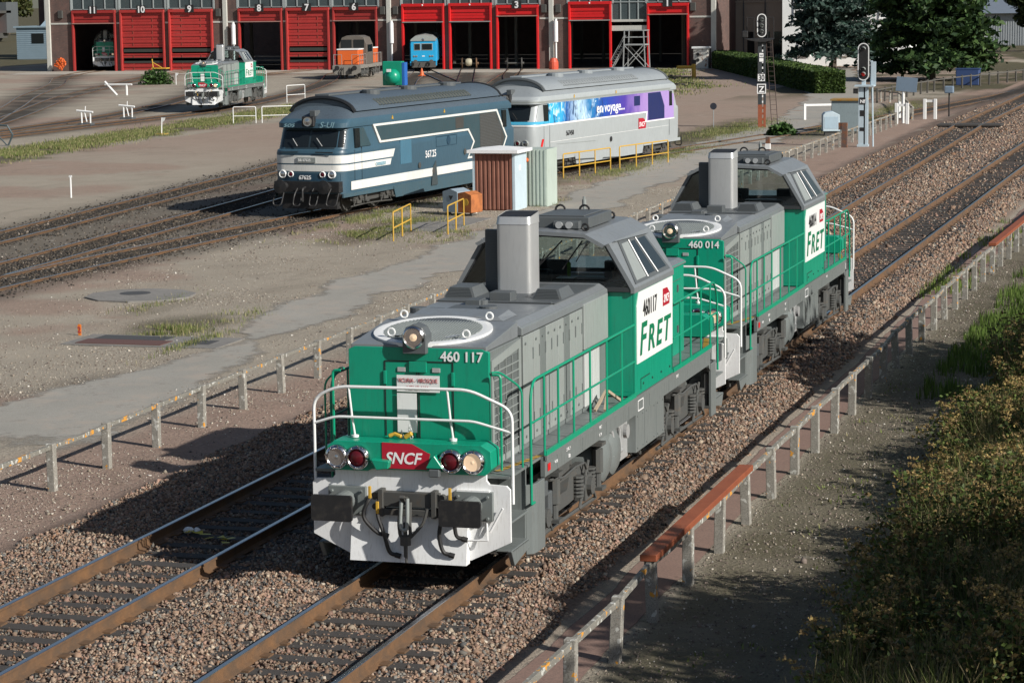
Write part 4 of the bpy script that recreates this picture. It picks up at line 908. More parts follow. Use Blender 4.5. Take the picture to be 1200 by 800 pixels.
    for y in (-0.36, -0.20): mb.cyl((6.70, y, 4.06), (6.60, y, 4.06), 0.04, 0.055, 12)
    mb.build('horn', STEEL, rb)
    mb = MB()
    for x, y in ((8.0, 0.16), (8.0, -0.24), (6.62, -0.62), (8.7, -0.5)):
        mb.tube([(x, y+0.08*math.cos(a), 4.17+0.08*math.sin(a)) for a in [k*PI/6 for k in range(7)]] if y > -0.45 else [(x, y+0.05*math.cos(a), 4.03+0.05*math.sin(a)) for a in [k*PI/5 for k in range(11)]], 0.018, 6)
    mb.build('lifting_ring', BLACK, t)
    mb = MB(); mb.cyl((8.5, -0.1, 4.0), (8.5, -0.1, 4.35), 0.02, n=6); mb.cyl((8.5, -0.1, 4.2), (8.5, -0.1, 4.3), 0.035, n=8); mb.build('aerial', LGREY, t)
    # desk and seats
    mb = MB(); mb.box(6.62, 7.1, -1.2, 1.2, 2.6, 3.12); mb.box(6.7, 7.0, -0.9, -0.2, 3.12, 3.22); mb.box(6.8, 7.0, 0.0, 0.3, 3.12, 3.34)
    mb.build('control_desk', BLACK, t, bevel=0.03)
    mb = MB(); mb.box(6.70, 6.95, -0.40, -0.12, 3.225, 3.232); mb.build('paper_sheet', WHITE, t)
    for y in (-0.8, 0.35):
        mb = MB(); mb.box(7.65, 8.15, y-0.25, y+0.25, 2.30, 2.42); mb.box(8.05, 8.2, y-0.26, y+0.26, 2.4, 3.36); mb.cyl((7.9, y, 1.93), (7.9, y, 2.3), 0.06)
        mb.build('seat', BLACK, t, bevel=0.04)
    # white emblem panel with lettering, both sides
    for s in (-1, 1):
        a, b = sorted((s*1.421, s*1.432))
        pl = [(6.60, 1.93), (9.0, 1.93), (9.02, 3.03), (6.74, 3.03), (6.60, 2.82)] if s < 0 else [(6.56, 1.93), (9.0, 1.93), (9.0, 2.82), (8.86, 3.03), (6.58, 3.03)]
        mb = MB(); mb.prism(pl, 'y', a, b); wp = mb.build('emblem_panel', WHITE, t)
        xd = (1, 0, 0) if s < 0 else (-1, 0, 0); xo = (lambda v: v) if s < 0 else (lambda v: 15.58-v)
        yq = s*1.432
        for ch, x, sz in (('F', 6.72, 0.62), ('R', 7.26, 0.50), ('E', 7.82, 0.50), ('T', 8.30, 0.50)):
            lettering(ch, sz*1.12, (xo(x), yq, 2.05), xd, (0, 0, 1), TXTG, wp, 'lettering', shear=0.22, bold=0.012, sx=1.35 if ch != 'F' else 1.25)
        sncf_logo(wp, (xo(8.32), yq+s*0.006, 2.62), xd, 0.46, 0.28)
    # rear hood
    mb = MB(); mb.box(9.10, 11.75, -1.0, 1.0, 1.42, 2.96, 0); mb.prism([(-1.03, 2.94), (-1.03, 2.98), (-0.9, 3.03), (0.9, 3.03), (1.03, 2.98), (1.03, 2.94)], 'x', 9.06, 11.80, 1)
    rh = mb.build('rear_hood', [GREEN, ROOFG], t, bevel=0.008)
    mb = MB()
    for s in (-1, 1):
        a, b = sorted((s*1.0, s*1.008))
        for x in (9.9, 10.7): mb.box(x, x+0.01, a, b, 1.5, 2.9)
        mb.box(9.3, 11.5, a, b, 2.7, 2.708)
        for x in (9.5, 11.2): mb.box(x, x+0.07, min(s*1.0, s*1.02), max(s*1.0, s*1.02), 2.5, 2.62); mb.box(x, x+0.07, min(s*1.0, s*1.02), max(s*1.0, s*1.02), 1.8, 1.92)
    mb.build('hood_seam', DGREY, rh)
    # side railings
    for s in (-1, 1):
        y = s*1.40
        mb = MB()
        mb.tube(bendpath([(0.84, y, 0.90), (0.84, y, 2.34), (0.98, y, 2.54), (6.55, y, 2.55)], 0.15, 5), 0.02, 8)
        mb.tube([(0.84, y, 1.98), (6.55, y, 1.98)], 0.016, 6); mb.cyl((0.84, y, 0.9), (0.98, y, 0.9), 0.02, n=8)
        for x in (1.50, 2.2, 3.0, 3.9, 4.85, 5.75): mb.tube([(x, y, 1.44), (x, y, 2.54)], 0.016, 6)
        mb.box(1.50, 6.55, min(y, y+s*0.03), max(y, y+s*0.03), 1.43, 1.50)
        mb.tube(bendpath([(9.16, y, 2.55), (12.35, y, 2.55), (12.62, y, 2.30), (12.66, y, 0.95)], 0.15, 5), 0.02, 8)
        mb.tube([(9.16, y, 1.98), (12.64, y, 1.98)], 0.016, 6)
        for x in (9.7, 10.5, 11.3, 12.05): mb.tube([(x, y, 1.44), (x, y, 2.54)], 0.016, 6)
        mb.box(9.1, 12.05, min(y, y+s*0.03), max(y, y+s*0.03), 1.43, 1.50)
        mb.tube(bendpath([(9.3, s*1.04, 1.7), (9.3, s*1.12, 1.75), (9.3, s*1.12, 2.35), (9.3, s*1.04, 2.4)], 0.06), 0.014, 6)
        mb.tube(bendpath([(0.30, s*1.05, 2.70), (0.30, s*1.16, 2.70), (0.30, s*1.16, 1.45)], 0.06), 0.018, 6)
        mb.tube(bendpath([(0.55, y*0.98, 1.45), (0.55, y*0.98, 2.5), (0.45, s*1.1, 2.72), (0.36, s*1.02, 2.72)], 0.1), 0.014, 6)
        mb.build('side_railing', GREENR, t, smooth=True)
    # below the frame
    bogie(t, 3.03, 2.35); bogie(t, 10.52, 2.35)
    for s in (-1, 1):
        for x in (5.10, 5.66):
            mb = MB(); mb.lathe([(0.0, 0), (0.25, 0.0), (0.36, 0.06), (0.38, 0.12), (0.38, 1.02), (0.35, 1.10), (0.24, 1.16), (0.0, 1.18)], (x, s*0.18, 0.74), (0, s, 0), 28)
            mb.build('air_tank', GREY, t, smooth=True)
        mb = MB()
        for x in (5.55, 5.98): mb.tube(bendpath([(x-0.35, s*1.2, 1.12), (x, s*1.3, 1.1), (x, s*1.3, 0.72), (x-0.05, s*1.3, 0.62)], 0.15, 5), 0.03, 8); mb.cyl((x-0.1, s*1.3, 0.70), (x+0.06, s*1.3, 0.70), 0.045, n=8)
        mb.build('air_pipe', STEEL, t, smooth=True)
        a, b = sorted((s*0.7, s*1.34)); mb = MB(); mb.box(6.85, 8.75, a, b, 0.50, 1.13)
        for x in (7.42, 8.2): mb.box(x, x+0.012, min(s*1.34, s*1.346), max(s*1.34, s*1.346), 0.5, 1.13)
        for x in (6.95, 7.3, 7.55, 8.05, 8.3, 8.65):
            for z in (0.56, 1.06): mb.cyl((x, s*1.34, z), (x, s*1.352, z), 0.016, n=6)
        mb.build('equipment_box', GREY, t, bevel=0.012)
        mb = MB(); mb.cyl((6.35, s*1.28, 0.93), (6.35, s*1.34, 0.93), 0.11, n=16); mb.box(6.3, 6.9, min(s*.8, s*1.2), max(s*.8, s*1.2), 0.45, 1.1); mb.build('gauge', STEEL, t)
        for x, a_, b_ in ((1.58, 0.72, 1.10), (1.8, 0.60, 0.92), (12.3, 0.5, 0.9)):
            a, b = sorted((s*0.95, s*1.3)); mb = MB(); mb.box(x, x+0.42, a, b, a_-0.12, b_-0.1); mb.build('sand_box', DGREY, t, bevel=0.015)
        mb = MB(); mb.prism([(11.98, 1.14), (12.42, 1.14), (12.42, 0.30), (12.30, 0.22), (12.22, 0.30), (12.20, 0.95), (12.0, 1.08)], 'y', min(s*1.33, s*1.39), max(s*1.33, s*1.39)); mb.build('rear_guard', GREY, t)
        # small frame markings
        xd = (1, 0, 0) if s < 0 else (-1, 0, 0)
        for x, tx, sz in ((1.95, '14790', 0.06), (2.55, 'SNCF', 0.09), (2.66, '80t', 0.08), (4.35, 'FRET', 0.07), (4.35, 'R 74', 0.07), (9.35, 'SNCF', 0.07)):
            zz = 1.30 if tx in ('SNCF', 'FRET') else 1.19
            if tx == '14790': zz = 1.24
            lettering(tx, sz, (x if s < 0 else 13.0-x, s*1.405, zz), xd, (0, 0, 1), TXTW, t, 'marking')
        mb = MB(); mb.ring([(6.75, 1.17), (7.1, 1.17), (7.1, 1.34), (6.75, 1.34)], [(6.765, 1.185), (7.085, 1.185), (7.085, 1.325), (6.765, 1.325)], 'y', min(s*1.40, s*1.405), max(s*1.40, s*1.405)); mb.build('marking_frame', TXTW, t)
        mb = MB(); mb.box(1.62, 1.75, min(s*1.405, s*1.41), max(s*1.405, s*1.41), 1.2, 1.30); mb.build('red_plate', REDB, t)
    # front door plates, chain and yellow block
    mb = MB(); mb.box(0.318, 0.324, 0.00+0.0, 0.27, 1.90, 2.42); mb.build('white_plate', WHITE, t)
    mb = MB()
    for y, z0_, z1_ in ((0.17, 1.60, 1.92), (0.06, 1.62, 2.0)):
        for k in range(9):
            z = z0_+(z1_-z0_)*k/8; a = k % 2*PI/2
            mb.tube([(0.22+0.015*math.cos(q)*math.cos(a), y+0.02*math.cos(q)*math.sin(a)+0.012*math.sin(k), z+0.026*math.sin(q)) for q in [j*PI/4 for j in range(9)]], 0.007, 5)
    mb.build('chain', STEEL, t)
    mb = MB(); mb.tube([(0.16, 0.34, 1.87), (0.17, 0.26, 1.90), (0.15, 0.16, 1.87)], 0.03, 7); mb.cyl((0.16, 0.12, 1.86), (0.16, 0.02, 1.92), 0.035, n=8); mb.build('yellow_shackle', YEL, t, bevel=0.01)
    return t
def number_freight(t, num, side, plate=True):
    lettering(num, 0.185, (0.35, -0.33, 2.855), (0, -1, 0), (0, 0, 1), TXTW, t, 'road_number', bold=0.003, sx=0.96, lift=0.008)
    for s in (-1, 1):
        lettering(side, 0.36, (6.98 if s < 0 else 8.6, s*1.432, 2.62), (1, 0, 0) if s < 0 else (-1, 0, 0), (0, 0, 1), TXTB, t, 'side_number', sx=0.85, bold=0.004)
    if plate:
        mb = MB(); mb.box(0.318, 0.326, -0.32, 0.27, 2.44, 2.66); p = mb.build('name_plate', WHITE, t)
        lettering('VICUNA - VIROSQUE', 0.084, (0.317, -0.025, 2.565), (0, -1, 0), (0, 0, 1), TXTR, p, 'lettering', align='CENTER', bold=-0.0008, sx=.70)
        lettering('HENDAYA', 0.084, (0.317, -0.025, 2.465), (0, -1, 0), (0, 0, 1), TXTR, p, 'lettering', align='CENTER', bold=-0.0005, sx=.8)

def person(name, label, J, R, E_, mats, loc=(0, 0, 0), rz=0):
    """one continuous skinned body; J joints, E_ edges"""
    me = bpy.data.meshes.new(name); me.from_pydata(J, E_, []); o = bpy.data.objects.new(name, me); COL.objects.link(o)
    sm = o.modifiers.new('skin', 'SKIN'); sk = me.skin_vertices[0].data
    for i, r in enumerate(R): sk[i].radius = (r, r) if isinstance(r, (int, float)) else r
    sk[0].use_root = True
    ss = o.modifiers.new('sub', 'SUBSURF'); ss.levels = 2; ss.render_levels = 2
    me.materials.append(mats[0])
    dg = bpy.context.evaluated_depsgraph_get(); dg.update()
    m2 = bpy.data.meshes.new_from_object(o.evaluated_get(dg)); o.modifiers.clear(); o.data = m2
    for m in mats[1:]: m2.materials.append(m)
    o.location = loc; o.rotation_euler = (0, 0, rz); return tag(o, label, 'person')

X0 = 5.55
fl = build_freight()
fl.location = (X0, 0, 0); fl['label'] = 'leading green and grey centre-cab locomotive numbered 460 117 in front'; fl['group'] = 'green freight locomotives'
LOC2 = dupt(fl, (X0+14.79, 0, 0), 0, 'green and grey centre-cab locomotive numbered 460 014 coupled behind the leading one', group='green freight locomotives', skip=('white_plate', 'chain', 'yellow_shackle', 'wiper'))
LOC3 = dupt(fl, (137.6, 60.8, 0.0), math.radians(9), 'small-looking green locomotive parked alone in the yard before the red doors', group='green freight locomotives', skip=('chain', 'yellow_shackle', 'hinge', 'door_latch'))
LOC4 = dupt(fl, (236.5, 116.4, -0.05), math.radians(24), 'green locomotive in the dark inside the doorway marked 11', group='green freight locomotives', skip=('chain', 'yellow_shackle', 'hinge', 'marking', 'door_latch'))
number_freight(fl, '460 117', '460117'); number_freight(LOC2, '460 014', '460014', False)
# driver
J = [(0, 0, 2.45), (0, 0, 2.62), (0.02, 0, 2.85), (0.0, 0, 3.03), (0.0, 0, 3.10), (-0.02, 0, 3.20), (-0.03, 0, 3.32),
     (0, 0.19, 2.98), (-0.12, 0.26, 2.74), (-0.36, 0.22, 2.82), (-0.44, 0.21, 2.84),
     (0, -0.19, 2.98), (-0.12, -0.27, 2.76), (-0.38, -0.20, 3.02), (-0.46, -0.19, 3.04),
     (0, 0.10, 2.45), (-0.42, 0.12, 2.50), (-0.42, 0.12, 2.08), (-0.54, 0.12, 2.0),
     (0, -0.10, 2.45), (-0.42, -0.12, 2.50), (-0.42, -0.12, 2.08), (-0.54, -0.12, 2.0)]
R = [(.15, .11), (.14, .10), (.17, .11), (.12, .09), .055, .085, .075, .065, .05, .037, .04, .065, .05, .037, .04, .08, .065, .05, .04, .08, .065, .05, .04]
E_ = [(0, 1), (1, 2), (2, 3), (3, 4), (4, 5), (5, 6), (3, 7), (7, 8), (8, 9), (9, 10), (3, 11), (11, 12), (12, 13), (13, 14), (0, 15), (15, 16), (16, 17), (17, 18), (0, 19), (19, 20), (20, 21), (21, 22)]
# fingers on both hands, curled over the desk edge
for hi, side_ in ((10, 1), (14, -1)):
    hx, hy, hz = J[hi]
    for k in range(4):
        fy = hy+(k-1.5)*.019; ln = (.040, .046, .043, .034)[k]; b0 = len(J)
        J += [(hx-.03, fy, hz+.004), (hx-.03-ln, fy, hz+.002), (hx-.03-ln*1.5, fy, hz-.022)]; R += [.010, .009, .007]; E_ += [(hi, b0), (b0, b0+1), (b0+1, b0+2)]
    b0 = len(J); J += [(hx-.005, hy-side_*.04, hz), (hx-.035, hy-side_*.055, hz-.008)]; R += [.012, .009]; E_ += [(hi, b0), (b0, b0+1)]
R[10] = R[14] = (.036, .022)
CLOTH = mat('dark_cloth', (0.02, 0.02, 0.024), 0.85, streak=False); SKIN = mat_plain('skin_tone', (0.42, 0.24, 0.17), 0.55)
drv = person('person', 'seated driver in dark clothes behind the windscreen of the leading locomotive', J, R, E_, [CLOTH, SKIN], (X0+7.85, -0.80, -0.02))
for p in drv.data.polygons:
    c = p.center
    if c.z > 3.13 or c.x < -0.40 and c.z > 2.75: p.material_index = 1
mb = MB(); mb.lathe([(0.0, 0.14), (0.07, 0.13), (0.10, 0.07), (0.105, 0.0), (0.09, -0.02)], (-0.015, 0, 3.30), (0.05, 0, 1), 14); mb.build('hair', CLOTH, drv, smooth=True)
mb = MB(); mb.prism([(-.13, 3.325), (-.155, 3.27), (-.125, 3.262)], 'y', -.014, .014); mb.build('nose', SKIN, drv, bevel=.004)
for yy in (-.033, .033): mb = MB(); mb.lathe([(.012, 0), (.008, .006), (0, .008)], (-.112, yy, 3.315), (-1, 0, 0), 10); mb.build('eye', BLACK, drv)
for yy in (-.085, .085): mb = MB(); mb.lathe([(.026, 0), (.02, .014), (0, .012)], (-.02, yy, 3.29), (0, yy, 0), 10); mb.build('ear', SKIN, drv)
mb = MB(); mb.box(-.121, -.108, -.024, .024, 3.222, 3.230); mb.build('mouth', mat_plain('lip_tone', (.25, .08, .07), .5), drv)
mb = MB(); mb.box(6.62+X0+1.5, 6.62+X0+1.62, .05, .40, 3.0, 3.34); jk = mb.build('safety_vest', mat('lime_cloth', (.30, .62, .03), .8), None, bevel=.04); tag(jk, 'lime green safety vest hung behind the exhaust stack inside the leading cab', 'vest')
# ============================================================ diesel road locomotives (x from front face, y left)
def build_road_loco(label, scheme, LL=16.8):
    t = thing('diesel_locomotive', label, 'locomotive', (0, 0, 0), 0, 'coupled road diesel locomotives')
    blue = scheme == 'blue'
    BODY = mat('blue_body_paint', (0.04, 0.088, 0.125), 0.38, dirt=0.45, var=0.14, dirtcol=(0.05, 0.065, 0.075)) if blue else mat('grey_body_paint', (0.33, 0.36, 0.37), 0.38, dirt=0.35, var=0.10, dirtcol=(0.2, 0.19, 0.18))
    ROOF = mat('blue_roof_paint', (0.07, 0.095, 0.12), 0.5, dirt=0.7, dirtcol=(0.035, 0.037, 0.038), streak=False, scale=1.4) if blue else mat('grey_roof_paint', (0.24, 0.265, 0.28), 0.5, dirt=0.4, streak=False, dirtcol=(0.14, 0.14, 0.14))
    BRT = WHITE
    def outline(z):
        """front inset xf, half width w, corner radius at height z"""
        pts = [(0.75, .00, 1.40), (1.2, .0, 1.42), (2.20, .0, 1.43), (2.30, .04, 1.42), (2.34, .16, 1.40), (3.08, .44, 1.36), (3.11, .20, 1.41), (3.28, .22, 1.42), (3.42, .45, 1.38), (3.62, .85, 1.22), (3.85, 1.35, .92), (4.02, 1.75, .60), (4.10, 2.1, .02)]
        zs = [p[0] for p in pts]; return np.interp(z, zs, [p[1] for p in pts]), np.interp(z, zs, [p[2] for p in pts])
    def ringpts(z, off=0.0, n=8):
        xf, w = outline(z); r = min(0.45, w*0.8); o = []
        bow = 0.10*(w/1.42)
        # from left middle of the front corner round to the right side, both ends
        def fr(y): return xf+bow*(y/w)**2
        ys_ = np.linspace(w-r, -(w-r), 7)
        front = [(fr(y)-off, y) for y in ys_]
        cr = [(fr(w-r)+r-r*math.cos(a)-off*math.cos(a), -(w-r)-r*math.sin(a)-off*math.sin(a)) for a in [PI/2*k/n for k in range(1, n+1)]]
        right = front+cr
        back = [(LL-x, y) for x, y in right][::-1]
        cl = [(x, -y) for x, y in cr][::-1]; backl = [(LL-x, y) for x, y in cl][::-1]
        o = right+back+backl+cl
        return [(x, y, z) for x, y in o]
    zs = [0.75, 1.2, 1.7, 2.20, 2.30, 2.34, 2.7, 3.08, 3.11, 3.28, 3.42]
    mb = MB(); R_ = [ringpts(z) for z in zs]; n = len(R_[0])
    mb.v = [p for r in R_ for p in r]
    for i in range(len(zs)-1):
        for k in range(n): mb.f.append((i*n+k, i*n+(k+1) % n, (i+1)*n+(k+1) % n, (i+1)*n+k)); mb.m.append(0)
    mb.f.append(tuple(range(n))[::-1]); mb.m.append(0)
    body = mb.build('body', [BODY], t, smooth=True)
    zs2 = [3.42, 3.62, 3.85, 4.02, 4.10]; mb = MB(); R_ = [ringpts(z) for z in zs2]; mb.v = [p for r in R_ for p in r]
    for i in range(len(zs2)-1):
        for k in range(n): mb.f.append((i*n+k, i*n+(k+1) % n, (i+1)*n+(k+1) % n, (i+1)*n+k)); mb.m.append(0)
    mb.f.append(tuple(range((len(zs2)-1)*n, len(zs2)*n))); mb.m.append(0)
    roof = mb.build('roof', [ROOF], t, smooth=True)
    # patch on the front/side skin.  s<0 : y across the front ; given as list of (pos, z) on side or front
    def side(pts, m, name, par, off=0.006, s=-1, th=0.004):
        mb = MB(); k = len(pts)
        vs = [(x, s*(outline(min(z, 3.28))[1]+off if not (2.34 < z < 3.08) else 1.43+off-(z-2.3)*0.02), z) for x, z in pts]
        vs = [(x, s*(1.432+off), z) if abs(v[1]) < 1.432+off and z < 3.3 else v for (x, z), v in zip(pts, vs)]
        vb = [(v[0], v[1]-s*(th+0.12 if z > 2.3 else th), v[2]) for v, (x, z) in zip(vs, pts)]
        mb.add(vs+vb, [tuple(range(k)), tuple(range(k, 2*k))[::-1]]+[(i, (i+1) % k, k+(i+1) % k, k+i) for i in range(k)])
        return mb.build(name, m, par)
    def band(z0, z1, xs, xe, m, name, off=0.005, nz=2, slant=0.0, y_lo=None, front_only=False, par=None, yr=None):
        """band that wraps from side x=xe, round the nose, to the other side"""
        mb = MB(); zz = np.linspace(z0, z1, nz+1); rows = []
        for z in zz:
            rg = ringpts(z, off); nf = 7+8; right = rg[:nf]; left = [(x, -y, q) for x, y, q in right][::-1]
            if front_only:
                f = [p for p in rg[:7] if yr[0] <= p[1] <= yr[1]]
                xf, w = outline(z); f = []
                for y in np.linspace(yr[1], yr[0], 9):
                    r = min(.45, w*.8); yy = max(-(w-r), min(w-r, y)); bow = 0.10*(w/1.42)
                    if abs(y) <= w-r: f.append((xf+bow*(y/w)**2-off, y, z))
                    else:
                        a = math.asin(min(1, (abs(y)-(w-r))/r)); f.append((xf+bow*((w-r)/w)**2+r-r*math.cos(a)-off*math.cos(a), math.copysign((w-r)+r*math.sin(a)+off*math.sin(a), y), z))
                rows.append(f)
            else:
                w = right[-1][1]; e = xe+slant*(z-z0)
                row = [(e, -w, z)]+[(x, -y, q) for x, y, q in right][::-1][:-7]+right+[(e, w, z)]
                rows.append(row)
        k = len(rows[0]); mb.v = [p for r in rows for p in r]
        for i in range(nz):
            for j in range(k-1): mb.f.append((i*k+j, i*k+j+1, (i+1)*k+j+1, (i+1)*k+j)); mb.m.append(0)
        return mb.build(name, m, par or t, smooth=True)
    def endband(*a, **k):
        return band(*a, **k)
    # windscreens with pillars, corner glass
    fr = band(2.36, 3.06, 0, 0, mat('cab_window_surround', (0.02, 0.035, 0.045) if blue else (0.10, 0.42, 0.62), 0.4), 'windscreen_frame', off=0.006, nz=3, front_only=True, yr=(-1.30, 1.30))
    for ya, yb in ((0.04, 1.06), (-1.06, -0.04)):
        band(2.42, 3.01, 0, 0, DGLASS, 'windscreen', off=0.014, nz=3, front_only=True, yr=(ya, yb), par=fr)
    if blue:
        for ya, yb in ((1.10, 1.28), (-1.28, -1.10)): band(2.42, 3.01, 0, 0, DGLASS, 'corner_window', off=0.014, nz=3, front_only=True, yr=(ya, yb), par=fr)
    mb = MB(); mb.tube([(0.12, -0.55, 2.46), (0.20, -0.30, 2.74)], 0.016, 5); mb.tube([(0.12, 0.45, 2.46), (0.20, 0.66, 2.72)], 0.016, 5); mb.build('wiper', STEEL if blue else BLACK, fr)
    for s in (-1, 1):
        for xa in (1.02, LL-1.62):
            side([(xa, 2.36), (xa+0.42, 2.36), (xa+0.38, 3.06), (xa, 3.06)], DGLASS, 'side_window', t, 0.010, s)
        for xa in (1.55, LL-1.60): side([(xa, 0.95), (xa+0.015, 0.95), (xa+0.015, 3.0), (xa, 3.0)], BLACK, 'door_gap', t, 0.003, s)
        side([(0.95, 0.95), (0.965, 0.95), (0.965, 2.3), (0.95, 2.3)], BLACK, 'door_gap', t, 0.003, s)
    if blue:
        wm = mat('yellowed_white_paint', (0.66, 0.66, 0.63), 0.45, dirt=0.45, dirtcol=(0.25, 0.22, 0.16))
        band(1.56, 1.79, 0, 4.0, wm, 'white_stripe', slant=0.5); band(1.84, 2.13, 0, 4.25, wm, 'white_stripe', slant=0.6)
        dk = mat('dark_blue_paint', (0.015, 0.05, 0.085), 0.4); band(2.17, 2.20, 0, 1.5, dk, 'dark_stripe')
        band(1.22, 1.48, 0, 0, dk, 'lower_front_band', front_only=True, yr=(-1.25, 1.25))
        for s in (-1, 1):
            side([(0.62, 0.86), (LL-0.5, 0.86), (LL-0.5, 1.17), (0.62, 1.17)], wm, 'low_stripe', t, 0.006, s)
            e = lambda x: x
            out_ = [(2.55, 3.13), (3.10, 2.42), (11.35, 2.42), (11.88, 1.95), (11.25, 1.30), (14.85, 1.30), (15.45, 1.95), (14.4, 3.13)]
            inn = [(2.75, 3.05), (3.22, 2.50), (11.42, 2.50), (12.02, 1.95), (11.42, 1.38), (14.80, 1.38), (15.30, 1.95), (14.30, 3.05)]
            side(out_, wm, 'side_flash', t, 0.006, s); side(inn, mat('teal_grey_panel', (0.03, 0.062, 0.075), 0.45, dirt=0.4), 'side_panel', t, 0.011, s)
            side([(12.55, 3.02), (12.55, 1.42), (14.72, 1.42), (15.16, 1.95), (14.22, 3.02)], mat('bronze_grille', (0.045, 0.045, 0.042), 0.6, dirt=0.5), 'grille', t, 0.015, s)
            side([(10.1, 2.55), (10.9, 2.55), (10.9, 3.0), (10.1, 3.0)], mat('bronze_grille', (0.045, 0.045, 0.042)), 'grille', t, 0.015, s)
            mb = MB()
            for i in range(26):
                z = 1.45+i*0.06; mb.box(12.57, 14.25 if z > 2.6 else 14.75, min(s*1.444, s*1.452), max(s*1.444, s*1.452), z, z+0.015)
            mb.build('grille_bars', DGREY, t)
            side([(1.35, 3.05), (1.35, 2.38), (2.35, 2.38), (1.75, 3.05)], mat('teal_grey_panel', ()), 'cab_flash', t, 0.007, s)
            side([(4.9, 1.5), (5.9, 1.5), (5.9, 2.4), (4.9, 2.4)], mat('lighter_blue_panel', (0.055, 0.15, 0.22), 0.4), 'hatch', t, 0.004, s)
            mb = MB(); a, b = sorted((s*1.44, s*1.446)); mb.ring([(8.2, 1.95), (10.2, 1.95), (10.2, 2.35), (8.2, 2.35)], [(8.215, 1.965), (10.185, 1.965), (10.185, 2.335), (8.215, 2.335)], 'y', a, b); mb.cyl((9.4, s*1.43, 2.15), (9.4, s*1.45, 2.15), 0.17, n=18)
            mb.build('hatch_seam', dk, t)
            for x, z in ((6.6, 1.35), (7.9, 1.05), (11.0, 1.6)):
                mb = MB(); mb.lathe([(0.11, 0), (0.12, 0.02), (0.07, 0.03), (0, 0.02)], (x, s*1.435, z), (0, s, 0), 14); mb.build('filler_cap', UNDER, t)
            side([(7.7, 0.5), (8.3, 0.5), (8.15, 1.45), (7.85, 1.2)], mat('oil_stain', (0.045, 0.06, 0.065), 0.5), 'oil_stain', t, 0.013, s)
        xd = (1, 0, 0)
        lettering('567.25', 0.38, (7.15, -1.438, 1.60), xd, (0, 0, 1), TXTW, t, 'side_number', sx=1.0, bold=0.004)
        lettering('567.25', 0.36, (9.6, 1.438, 1.62), (-1, 0, 0), (0, 0, 1), TXTW, t, 'side_number', sx=0.8, bold=0.008)
        lettering('CHAMBERY', 0.17, (2.7, -1.445, 1.60), xd, (0, 0, 1), mat_plain('pale_blue_lettering', (0.25, 0.42, 0.5)), t, 'lettering', sx=1.0, bold=0.006)
        lettering('67625', 0.20, (-0.012, 0.35, 1.27), (0, -1, 0), (0, 0, 1), TXTW, t, 'front_number', sx=1.0, bold=0.006)
        mb = MB(); mb.box(-0.03, 0.0, -0.34, 0.40, 1.88, 2.06); np_ = mb.build('number_plate', LGREY, t)
        lettering('BB 67625', 0.13, (-0.03, 0.36, 1.92), (0, -1, 0), (0, 0, 1), WHITE, np_, 'lettering', bold=0.004)
        mb = MB(); mb.tube([(-0.04, 1.05, 2.24), (-0.05, 0.35, 2.25)], 0.02, 6); mb.tube([(-0.04, -1.05, 2.24), (-0.05, -0.35, 2.25)], 0.02, 6); mb.build('grab_rail', BLACK, t)
        gm = mat_plain('pale_scrawl', (0.25, 0.42, 0.48), 0.6)
        lettering('sos', 0.26, (0.185, 1.02, 3.14), (0.0, -1, 0), (0, 0, 1), gm, t, 'scrawl', shear=0.3, sx=1.3); lettering('S-UI', 0.30, (0.19, -0.42, 3.12), (0, -1, 0), (0, 0, 1), gm, t, 'scrawl', shear=0.3, sx=1.1)
    else:
        band(2.16, 2.23, 0, 12.75, WHITE, 'white_stripe', off=0.014); band(3.10, 3.22, 0, 15.9, LGREY, 'pale_cornice', off=0.006)
        band(2.24, 2.36, 0, 1.5, mat('cyan_paint', (0.06, 0.36, 0.55), 0.4), 'cyan_front', off=0.008)
        m, tt, p = _m('voyage_mural'); co = coords(tt); sx_ = N(tt, 'ShaderNodeSeparateXYZ'); L(tt, co, sx_.inputs[0])
        dv = N(tt, 'ShaderNodeMath', operation='DIVIDE'); L(tt, sx_.outputs[0], dv.inputs[0]); dv.inputs[1].default_value = 16.8
        nn = noise(tt, 0.9, 3, 0.5, co, 1.2); ad = N(tt, 'ShaderNodeMath', operation='MULTIPLY_ADD'); L(tt, nn, ad.inputs[0]); ad.inputs[1].default_value = 0.12; L(tt, dv.outputs[0], ad.inputs[2])
        c = ramp(tt, ad.outputs[0], [(0.06, (0.03, 0.42, 0.66)), (0.20, (0.04, 0.40, 0.70)), (0.27, (0.01, 0.10, 0.38)), (0.34, (0.42, 0.60, 0.75)), (0.42, (0.02, 0.18, 0.42)), (0.52, (0.015, 0.06, 0.36)), (0.66, (0.07, 0.04, 0.32)), (0.80, (0.34, 0.22, 0.52)), (1.0, (0.36, 0.25, 0.55))])
        nz_ = noise(tt, 2.2, 4, 0.6, coords(tt, scale=(1.6, 1, 0.6)), 1.5)
        mk = N(tt, 'ShaderNodeMath', operation='LESS_THAN'); L(tt, dv.outputs[0], mk.inputs[0]); mk.inputs[1].default_value = 0.45
        mk2 = N(tt, 'ShaderNodeMath', operation='MULTIPLY'); L(tt, mk.outputs[0], mk2.inputs[0]); L(tt, ramp(tt, nz_, [(0.5, 0), (0.58, 0.85)]), mk2.inputs[1])
        c = mixc(tt, mk2.outputs[0], c, mixc(tt, ramp(tt, nn, [(0.45, 0), (0.55, 1)]), (0.6, 0.75, 0.82), (0.01, 0.04, 0.13)))
        L(tt, c, p.inputs['Base Color']); p.inputs['Roughness'].default_value = 0.35
